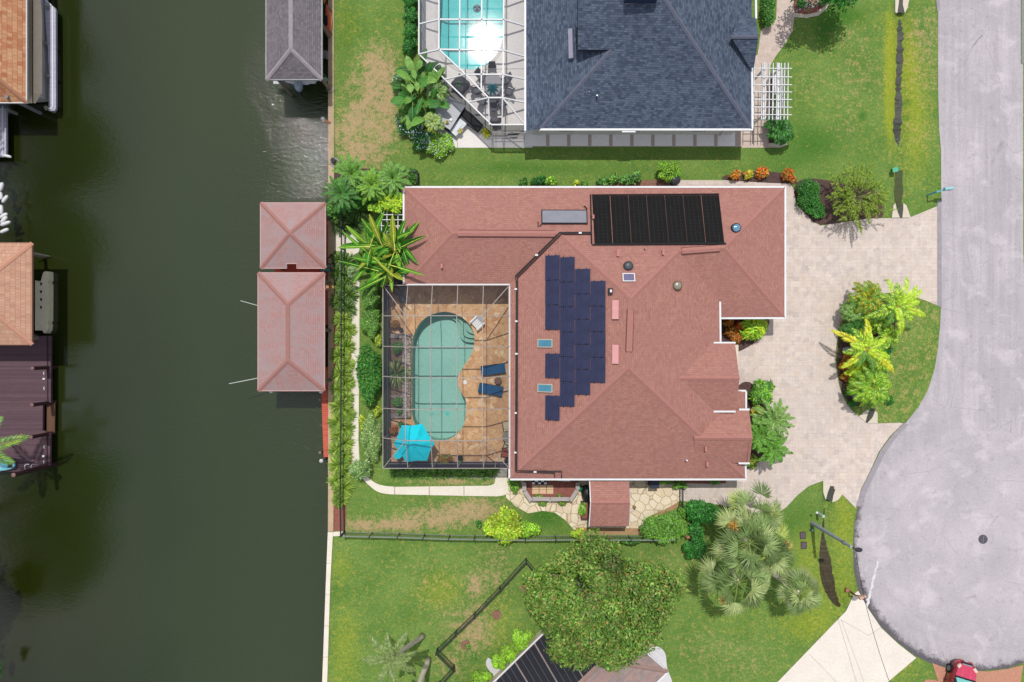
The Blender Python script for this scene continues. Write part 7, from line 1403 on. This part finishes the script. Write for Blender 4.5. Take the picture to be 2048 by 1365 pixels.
# feathery tree by the driveway
rg = rng_(); tb = P(1693, 400); o = T('feathery_tree', 'loose feathery yellow-green tree with pale bare branches beside the driveway', 'tree', tb); br = MB(); lv = LV(); FE = g_((150, 176, 60), (126, 156, 50), (170, 190, 76), (104, 136, 46)); br.tube([tb, tb+Vector((0, 0, 1.0))], .1, 8)
for i in range(40):
    a = 2*PI*i*.381966; el = .25+1.1*(i/40); ln = (2.15-.55*(i/40))*(1+rg.normal(0, .1)); d = Vector((math.cos(a)*math.cos(el), math.sin(a)*math.cos(el), math.sin(el))); p0 = tb+Vector((0, 0, .8)); pts_ = [p0, p0+d*ln*.5+Vector((0, 0, .1)), p0+d*ln+Vector((0, 0, -.05))]; br.tube(pts_, .035, 5, .01)
    for j in range(5):
        q = pts_[1].lerp(pts_[2], j/4) if j else pts_[0].lerp(pts_[1], .75); a2 = a+rg.normal(0, .7); d2 = Vector((math.cos(a2), math.sin(a2), .25+rg.normal(0, .2))); l2 = .5+.3*rg.random(); br.tube([q, q+d2*l2], .012, 4, .005); k = 46; t_ = rg.random(k)[:, None]; u = rg.normal(size=(k, 3)); u = u*.6+np.array(tuple(d2))*1.1; lv.add(np.array(tuple(q))+np.array(tuple(d2))*l2*t_*1.05, u, rg.normal(size=(k, 3))+np.array([0, 0, 1]), .24, .035, .1, pick(rg, FE, k, .14))
link('crown', lv.mesh('crown'), LEAF, o); obj('branches', br, M('pale_branch', (186, 176, 150), (150, 142, 118), 5, .8), o)
# entry beds
shrub('frangipani', 'yellow-green shrub with rosettes of long leaves in the entry bed', 'shrub', 1500, 657, 27, 28, 1.8, 1500, .42, .085, BRIGHT+YELG[:2], None, 12, small=.32, up=1.0)
for i, (x, y, r) in enumerate(((1458, 664, 14), (1474, 655, 10), (1472, 676, 12), (1454, 645, 9))): shrub('croton', 'rusty croton in the shaded entry bed, %s' % ['the widest one by the wall', 'the reddest one', 'the southern yellowish one', 'the northern dark one under the eave'][i], 'croton', x, y, r, r*.85, .9, 520, .24, .07, BRONZEP+CROTON[:2] if i != 1 else CROTON[:2]+REDF, 'rusty crotons in the entry bed', 6, up=.5)
shrub('leafy_shrub', 'leafy green shrub with yellow sprigs beside the front gable', 'shrub', 1516, 783, 24, 26, 1.6, 1700, .34, .1, DEEP[3:]+GREEN+BRIGHT[:1], None, 11, small=.32)
shrub('yellow_croton', 'yellow and orange low croton beside the front gable', 'croton', 1511, 822, 12, 9, .7, 700, .18, .06, YELG+CROTON[:2], None, 6); shrub('yellow_croton', 'yellow-green low croton at the south end of the front bed', 'croton', 1500, 922, 12, 16, .7, 900, .18, .06, YELG+GREEN, None, 7)
FG = 'feathery palms in the front bed'
feather_palm('date_palm', 'pale green feathery palm leaning over the driveway, northernmost in the front bed', 1547, 838, 2.5, 1.65, 28, PALEG[1:]+PDATE, .32, tr=.08, group=FG, e0=(-.1, 1.2), dens=44, droop=.7, rach=RACH_G)
feather_palm('date_palm', 'bright green feathery palm against the eave in the front bed', 1520, 868, 2.4, 1.6, 28, PDATE, .32, tr=.08, group=FG, e0=(-.1, 1.2), dens=44, droop=.7, rach=RACH_G); feather_palm('date_palm', 'green feathery palm at the south end of the front bed', 1545, 898, 2.2, 1.4, 26, PDATE, .3, tr=.08, group=FG, e0=(-.1, 1.2), dens=44, droop=.7, rach=RACH_G)
# island
IG = 'palms on the planted island'
def spec(cx, cy, L): return [(az(cx, cy, x, y), e, math.hypot(x-cx, y-cy)*S*(1.0+.12*e), p) for x, y, e, p in L]
feather_palm('coconut_palm', 'bright lime palm with long spreading fronds at the north of the island', 1793, 614, 2.4, 2, 0, LIME, .42, tr=.12, group=IG, dens=46, droop=.75, wl=.06, rach=RACH_Y, spec=spec(1793, 614, [(1777, 560, .35, PALEG[:2]+LIME), (1816, 556, .35, LIME), (1848, 580, .3, LIME), (1853, 632, .35, LIME+GOLD[:1]), (1803, 668, .35, LIME), (1730, 636, .35, LIME+GREEN), (1760, 590, .5, GREEN+LIME), (1835, 605, .5, LIME), (1775, 650, .4, GREEN), (1805, 590, .9, LIME), (1790, 640, .9, LIME), (1770, 612, .9, GREEN+LIME), (1750, 640, .3, GREEN), (1822, 640, .5, LIME+GREEN), (1762, 615, .3, GREEN+LIME), (1830, 575, .5, LIME), (1790, 570, .6, GREEN+LIME)]))
feather_palm('coconut_palm', 'golden yellow palm with arching fronds in the middle of the island', 1733, 698, 2.4, 2, 0, GOLD, .42, tr=.12, group=IG, dens=46, droop=.75, wl=.06, rach=RACH_Y, spec=spec(1733, 698, [(1668, 662, .35, GOLD), (1733, 640, .4, GOLD+LIME[:1]), (1687, 735, .35, LIME+GOLD), (1790, 745, .35, GOLD), (1778, 692, .4, LIME+GREEN), (1745, 745, .5, GREEN), (1700, 690, .7, LIME), (1755, 720, .8, LIME+GOLD[:1]), (1730, 665, .9, LIME), (1765, 680, .6, LIME), (1705, 660, .5, GREEN+LIME), (1712, 730, .5, GREEN), (1760, 740, .4, GREEN+LIME), (1775, 715, .5, LIME), (1690, 705, .4, GREEN+LIME)]))
feather_palm('date_palm', 'dense yellow-green bushy palm at the south of the island', 1741, 774, 2.0, 1.75, 56, LIME[2:]+PDATE+BRIGHT[:1], .45, tr=.09, group=IG, e0=(-.2, 1.3), dens=36, droop=1.0, rach=RACH_Y); feather_palm('date_palm', 'olive and gold palm at the northwest of the island', 1733, 596, 2.0, 1.5, 40, PDATE+GOLD[:1]+BRONZEP[:1], .4, tr=.09, group=IG, e0=(-.2, 1.3), dens=34, droop=1.0, rach=RACH_Y)
feather_palm('date_palm', 'small olive green palm on the west rim of the island', 1706, 624, 1.6, .95, 36, PALEG[1:]+PDATE, .36, tr=.07, group=IG, e0=(-.1, 1.3), dens=28, droop=1.0, rach=RACH_G); feather_palm('date_palm', 'dark green low palm in the middle of the island bed', 1708, 658, 1.2, 1.0, 26, PDARK, .36, tr=.07, group=IG, e0=(.0, 1.2), dens=28, droop=1.0, rach=RACH_G)
for i, (x, y, r) in enumerate(((1690, 648, 10), (1684, 730, 10), (1689, 752, 13), (1768, 655, 9), (1690, 715, 8), (1700, 770, 9))): shrub('croton', 'rusty orange croton on the island, %s' % ['at the northwest rim', 'on the west rim', 'largest on the southwest rim', 'beneath the lime palm fronds', 'beside the northern grey rock', 'beside the bushy palm'][i], 'croton', x, y, r, r, .7, 620, .2, .06, CROTON+BRONZEP if i != 3 else BRONZEP+CROTON[:2], 'rusty crotons on the island', 6, up=.5)
for i, (x, y, r) in enumerate(((1695, 782, 8), (1702, 806, 8), (1750, 640, 20), (1765, 705, 16), (1718, 738, 18), (1775, 800, 9))): shrub('groundcover', 'low dark green groundcover on the island, %s' % ['west of the bushy palm', 'beside the southern grey rock', 'between the two long-frond palms', 'east of the golden palm', 'below the golden palm', 'on the ditch edge'][i], 'plant', x, y, r, r, .5, 700, .16, .07, DEEP+GREEN[:1], 'low groundcover on the island', 6)
for i, (x, y, r, pl) in enumerate(((1752, 640, 1.15, LIME+GREEN), (1716, 676, 1.0, GOLD[:2]+LIME), (1756, 728, 1.1, LIME+PDATE), (1775, 672, .9, PDATE+LIME), (1712, 740, .9, LIME+GOLD[:1]))): feather_palm('areca_palm', 'bright low feathery palm filling the island, %s' % ['between the lime and olive palms', 'golden one on the west side', 'above the bushy southern palm', 'by the dry tan husk', 'west of the bushy southern palm'][i], x, y, 1.1, r, 22, pl, .32, tr=.06, group='low filler palms on the island', e0=(.0, 1.2), dens=34, droop=.7, rach=RACH_Y)
o = T('dry_spathe', 'dry tan palm spathe on the golden palm', 'palm spathe', P(1766, 682)); obj('husk', MB().tube([P(1758, 690, 1.7), P(1765, 683, 2.0), P(1773, 675, 1.9)], [.05, .14, .04], 7), M('dry_tan', (220, 178, 110), (196, 150, 90), 6, .9), o)
# big magnolia
rg = rng_(); mc = P(1198, 1205, 4.2); tb = P(1200, 1190); o = T('magnolia_tree', 'large round magnolia with glossy dark leaves and rusty undersides', 'tree', (mc.x, mc.y, 0)); Rm = 4.9; lo = []; lv = LV()
for i in range(130):
    f = (i+.5)/130; zc = 1-1.25*f; a = i*2.39996+.5*rg.random(); r = math.sqrt(max(0, 1-max(zc, -.1)**2)) if zc > 0 else 1-.1*abs(zc); q = (.72+.2*rg.random()); wob = 1+.12*math.sin(3*a+1)+.09*math.sin(5*a)+.05*math.sin(9*a)
    lo.append((np.array([mc.x+Rm*q*r*math.cos(a)*wob, mc.y+Rm*.86*q*r*math.sin(a)*wob, mc.z+3.4*q*zc]), np.array([1, 1, .75])*(.55+.6*rg.random())))
for q_ in ((0, 0), (-1.0, .9), (1.1, .5), (-.6, -1.1), (.9, -1.2), (-1.7, -.2), (.2, 1.6)): lo.append((np.array([mc.x+q_[0], mc.y+q_[1], mc.z+2.1+.5*rg.random()]), np.array([1.15, 1.15, .8])))
fill(lv, rg, lo, 42000, .24, .115, MAGN, .5, .1, .65, 1.1, .2); crown = link('crown', lv.mesh('crown'), LEAFG, o); bb = MB(); b0 = Vector((mc.x, mc.y, 0)); bb.tube([b0, b0+Vector((.1, .05, 2.2))], .3, 10, .22)
for i in range(26):
    a = i*2.4; d = Vector((math.cos(a), math.sin(a), .35+.5*rg.random())); ln = 3.2+1.2*rg.random(); q = b0+Vector((.1, .05, 1.6+1.4*rg.random())); bb.tube([q, q+d*ln*.5, q+d*ln+Vector((0, 0, .4))], .09, 6, .02)
obj('trunk', bb, M('pale_bark', (176, 170, 166), (142, 136, 134), 6, .9, .3), o)
# fan palms
SG = 'sabal palms beside the turning circle'
fan_palm('sabal_palm', 'tallest sabal palm with a wide grey-green crown in the middle of the palm group', 1497, 1085, 5.2, 17, 1.45, 1.25, SABAL, (1460, 1052), .18, SG, 1); fan_palm('sabal_palm', 'sabal palm with a yellowish crown at the north of the palm group', 1505, 1030, 3.8, 13, 1.25, 1.2, SABAL+g_((150, 168, 84)), (1478, 1012), .17, SG, 1); fan_palm('sabal_palm', 'sabal palm with orange flower stalks at the southwest of the palm group', 1475, 1165, 5.0, 15, 1.4, 1.25, SABAL, (1450, 1108), .17, SG, 2); fan_palm('sabal_palm', 'leaning sabal palm at the southeast with its brown trunk showing', 1600, 1186, 3.6, 14, .9, 1.0, SABAL+COCO, (1520, 1128), .19, SG, 0); fan_palm('sabal_palm', 'sabal palm with a yellow-green crown at the east of the palm group', 1540, 1105, 3.4, 13, 1.15, 1.15, SABAL+g_((160, 176, 90)), (1520, 1090), .16, SG, 1)
# coconut palms at the south
rg = rng_(); 
feather_palm('coconut_palm', 'grey-green coconut palm with a curved pale trunk on the south lawn', 781, 1318, 6.4, 1.95, 12, COCO, .42, base=(847, 1272), tr=.15, e0=(-.2, 1.2), dens=36, droop=.7, wl=.06, group='coconut palms on the south lawn', rach=RACH_G)
feather_palm('coconut_palm', 'coconut palm cut off by the bottom edge with only its pale trunk in view', 815, 1432, 7.0, 2.1, 15, COCO, .55, base=(858, 1318), tr=.16, e0=(-.2, 1.2), dens=30, droop=.7, wl=.06, group='coconut palms on the south lawn', rach=RACH_G)
feather_palm('coconut_palm', 'coconut palm on the west bank with one yellowish frond over the brown dock', -22, 897, 4.0, 2.3, 0, LIGHTG, .6, tr=.16, dens=46, droop=.7, wl=.06, rach=RACH_Y, base=(-40, 897), spec=spec(-22, 897, [(44, 876, .25, LIGHTG+YELG[:1]), (18, 925, .3, LIGHTG), (0, 840, .4, LIGHTG), (-70, 850, .3, LIGHTG), (-90, 900, .3, LIGHTG), (-70, 950, .3, LIGHTG), (-20, 960, .4, LIGHTG)]))
# hedges of the southern house
for i, (x, y, rx, ry) in enumerate(((1045, 1275, 20, 22), (1022, 1300, 20, 22), (1003, 1318, 17, 18), (965, 1350, 22, 16), (940, 1372, 24, 18))): shrub('bright_hedge', 'bright lime hedge section along the black solar roof, %s' % ['northernmost under the magnolia', 'second from the north', 'just above the white gravel', 'just below the white gravel', 'southernmost at the frame edge'][i], 'hedge', x, y, rx, ry, 1.1, 3000, .12, .07, BRIGHT+LIGHTG[:1], 'bright lime hedge sections by the southern house', 9)
for i, (x, y) in enumerate(((935, 1292), (958, 1312), (1050, 1168))): shrub('seedling', 'tiny seedling %s' % ['in the southern mulch ring', 'south of the mulch rings', 'at the northern mulch ring'][i], 'plant', x-(10 if i == 1 else 0), y, 6, 6, .4, 120, .12, .06, GREEN, 'tiny seedlings by the mulch rings', 4)
# north neighbour
for i, y in enumerate((-60, -25, 8, 40, 72, 98)): shrub('clipped_hedge', 'dark clipped hedge section along the white cage, %s' % ['out at the top', 'at the top frame edge', 'second in view', 'third in view', 'fourth in view', 'southernmost beside the big-leaved plant'][i], 'hedge', 822, y, 14, 21, 1.1, 3000, .12, .07, DEEP, 'dark clipped hedge sections along the white cage', 10)
rgb = random.Random(9); lv_ = []
for i in range(64):
    a = rgb.uniform(0, 2*PI); r = 40*math.sqrt(rgb.random()); cx, cy = 842+r*math.cos(a)*.85, 186-r*math.sin(a)*1.3; lv_.append((cx, cy, 1.3+rgb.uniform(-.5, 1.6), a+rgb.gauss(0, 1.0), rgb.uniform(.1, 1.0), rgb.uniform(.9, 1.75), rgb.uniform(.36, .66), 1.0, rgb.uniform(.2, .6)))
paddle_plant('bird_of_paradise', 'giant bird of paradise with broad banana-like leaves beside the hot tub', 'bird of paradise', 845, 190, lv_, 3, BIRD+LIGHTG[:1], g_((176, 190, 110), (150, 176, 90)), (846, 192), 9)
for i in range(3): feather_palm('areca_palm', 'arching fern-like palm by the hot tub, %s' % ['east of the big leaves', 'yellowish one over the tub cover', 'west one beside the dry grass'][i], (876, 865, 815)[i], (185, 245, 228)[i], (2.0, 1.6, 1.5)[i], (1.1, .9, .9)[i], 14, [GREEN+PALEG, PALEG+YELG[:1], GREEN][i], .35, tr=.06, group='arching palms by the hot tub', dens=26, droop=1.0, rach=RACH_G)
shrub('plumbago', 'plumbago bush with pale blue flowers southwest of the hot tub', 'shrub', 822, 250, 28, 30, 1.1, 4200, .12, .06, DEEP+GREEN[:2], None, 12, extra=((BLUEF_, 260, .11, .09),)); shrub('plumbago', 'bright lime plumbago bush at the end of the hot tub bed', 'shrub', 880, 292, 32, 26, 1.0, 4800, .12, .065, BRIGHT+GREEN[:1], None, 12, extra=((BLUEF_, 240, .1, .08),)); shrub('plumbago', 'plumbago mound with scattered blue flowers between the hot tub and lawn', 'shrub', 850, 282, 26, 24, 1.0, 3600, .12, .06, DEEP+GREEN[:1], None, 10, extra=((BLUEF_, 260, .11, .09),)); shrub('plumbago', 'light green flowering bush on the dry-grass side of the big leaves', 'shrub', 800, 168, 14, 24, 1.1, 1800, .12, .06, GREEN+LIGHTG, None, 8, extra=((BLUEF_, 160, .1, .08),)); shrub('fern', 'fern mass on the north side of the hot tub', 'fern', 868, 220, 14, 30, 1.0, 1500, .3, .05, GREEN+DEEP, None, 9)
for i, (x, y) in enumerate(((973, 266),)): c = P(x, y, .1); o = link('bromeliad', clump_mesh('bromeliad', tuple(c), 60, .42, .09, GOLD+YELG, .8, .3).mesh('bromeliad'), LEAF, None, P(x, y)); tag(o, 'yellow and green striped bromeliad at the end of the black deck box', 'bromeliad')
for nm, lb, x, y, z, r, pal in (('pot_plant', 'small spiky plant standing on the covered charcoal table', 917, 169, .75, .22, DEEP), ('pot_plant', 'pale spiky plant at the corner of the covered table', 917, 184, .1, .2, PALEG), ('pot_plant', 'brownish plant standing on the white ice chest', 920, 262, .55, .2, BROWN+YELG), ('pot_plant', 'small plant growing in the tiny pot on the hot tub cover', 894, 245, 1.08, .14, BROWN+YELG)):
    c = P(x, y, z); tag(link(nm, clump_mesh(nm, tuple(c), 40, r, .05, pal, .9, .4).mesh(nm), LEAF, None, c), lb, 'pot plant')
o = feather_palm('cycad', 'dark green cycad-like palm in the square bed south of the pergola', 1561, 262, 1.2, 1.05, 20, DEEP+PDARK, .5, tr=.1, dens=18, droop=.9, wl=.09, rach=RACH_G); feather_palm('cycad', 'small dark green plant reaching west beneath the pergola end', 1544, 247, 1.0, .6, 10, DEEP, .4, tr=.07, dens=14, droop=.9, wl=.08, rach=RACH_G)
shrub('pergola_shrub', 'grey-green shrub below the pergola rafters', 'shrub', 1551, 205, 9, 30, .8, 900, .14, .07, GREEN+g_((120, 130, 160)), None, 8); shrub('foundation_shrub', 'trimmed green shrub at the east wall of the grey-roofed house', 'shrub', 1529, 30, 16, 36, 1.2, 4200, .11, .06, GREEN+DEEP, None, 12)
shrub('mulch_plant', 'small bushy plant at the left of the pebbled mulch island', 'plant', 1600, 10, 9, 9, .5, 500, .12, .06, DEEP+GREEN, None, 5); shrub('mulch_plant', 'small bushy plant at the right of the pebbled mulch island', 'plant', 1645, 8, 8, 7, .5, 500, .12, .06, DEEP+LIGHTG, None, 5)
rg = rng_(); tc_ = P(1672, -38, 4.0); o = T('lawn_tree', 'tree just beyond the top edge shading the north lawn', 'tree', P(1672, -30)); lv = LV(); fill(lv, rg, lobed(rg, (tc_.x, tc_.y, 2.2), 2.2, 1.8, 3.2, 12), 3500, .25, .13, DEEP); link('crown', lv.mesh('crown'), LEAF, o); obj('trunk', MB().tube([P(1672, -30), (tc_.x, tc_.y, 3.6)], .14, 8), BARK, o)
# plants in the screened deck
shrub('potted_shrub', 'rusty brown bushy plant in the northwest of the screened deck', 'plant', 790, 649, 10, 11, .9, 900, .14, .05, BROWN+BRONZEP, None, 7); shrub('potted_shrub', 'dense green bush in the north of the stone planter', 'shrub', 797, 696, 11, 13, .9, 1500, .1, .05, DEEP+GREEN, None, 8, z=.2); shrub('potted_shrub', 'dense green bush in the south of the stone planter', 'shrub', 797, 805, 11, 11, .8, 1400, .1, .05, DEEP+GREEN, None, 8, z=.2); shrub('potted_shrub', 'small green sprig at the south end of the stone planter', 'plant', 801, 824, 6, 6, .6, 300, .12, .06, DEEP+GREEN, None, 4, z=.2); shrub('potted_shrub', 'reddish leaved plant north of the turquoise parasol', 'plant', 788, 860, 9, 11, 1.0, 600, .16, .05, BRONZEP+REDF[1:], None, 6); shrub('potted_shrub', 'small dark plant at the tip of the turquoise parasol', 'plant', 803, 848, 6, 5, .8, 260, .14, .07, DEEP, None, 4)
c = P(793, 748, .25); tag(link('yucca', clump_mesh('yucca', tuple(c), 260, 1.05, .06, LIRI+PALEG[:1]+BROWN[:1], .95, .3).mesh('yucca'), LEAF, None, c), 'large spiky grass-like yucca in the middle of the stone planter', 'yucca')
shrub('flowering_plant', 'red flowering potted plant on the south side of the flagstone deck', 'plant', 892, 918, 14, 12, .9, 1300, .2, .06, GREEN+BRONZEP, None, 9, extra=((REDF, 160, .12, .1),)); shrub('pot_plant', 'sprig spilling from the black pot on the deck', 'plant', 922, 924, 4, 5, .5, 140, .14, .06, GREEN, None, 4)
# west bank trees (leaning over the canal and mirrored in it)
def bank_tree(label, x, y, h, r, n, seed):
    rg = np.random.default_rng(seed); b = Vector((x, y, 0)); o = T('bank_tree', label, 'tree', b, 'tall trees on the west bank'); lv = LV(); lo = []
    for i in range(34):
        a = i*2.4; q = math.sqrt((i+.5)/34); lo.append((np.array([x+r*q*.8*math.cos(a), y+r*q*.8*math.sin(a), h*(.92-.38*q*q)+rg.normal(0, .4)]), np.array([1, 1, .8])*r*(.24+.12*rg.random())))
    fill(lv, rg, lo, n, .5, .3, DEEP+GREEN[:1], .4, .1); link('crown', lv.mesh('crown'), LEAF, o); t_ = MB().tube([b, b+Vector((.3, .2, h*.4)), b+Vector((.2, -.1, h*.75))], .4, 9, .15)
    for i in range(9): a = i*2.4; q = b+Vector((.25, .1, h*(.4+.03*i))); t_.tube([q, q+Vector((math.cos(a)*r*.6, math.sin(a)*r*.6, h*.25))], .12, 6, .03)
    obj('trunk', t_, BARK, o)
for i, (x, y, h, r) in enumerate(((-45, 28, 16, 5), (-44.5, 19, 20, 5.5), (-45, 9.5, 19, 5), (-45.5, 1.5, 17, 4.5), (-44.5, -14.5, 20, 5.2), (-45, -21, 20, 5.2))): bank_tree('tall broad tree on the west bank out of frame, %s from the north' % ['first', 'second', 'third', 'fourth', 'fifth', 'sixth'][i], x, y, h, r, 4200, 300+i)
shrub('overhanging_tree', 'dark green branches reaching over the canal at the lower left edge', 'tree', -14, 1200, 36, 48, 2.6, 3400, .28, .14, DEEP+g_((44, 112, 48)), None, 14, small=.3, z=.2); shrub('bank_weed', 'small weeds on the sea wall at the bottom left edge', 'plant', 2, 1335, 6, 16, .6, 260, .2, .08, DEEP, None, 5)
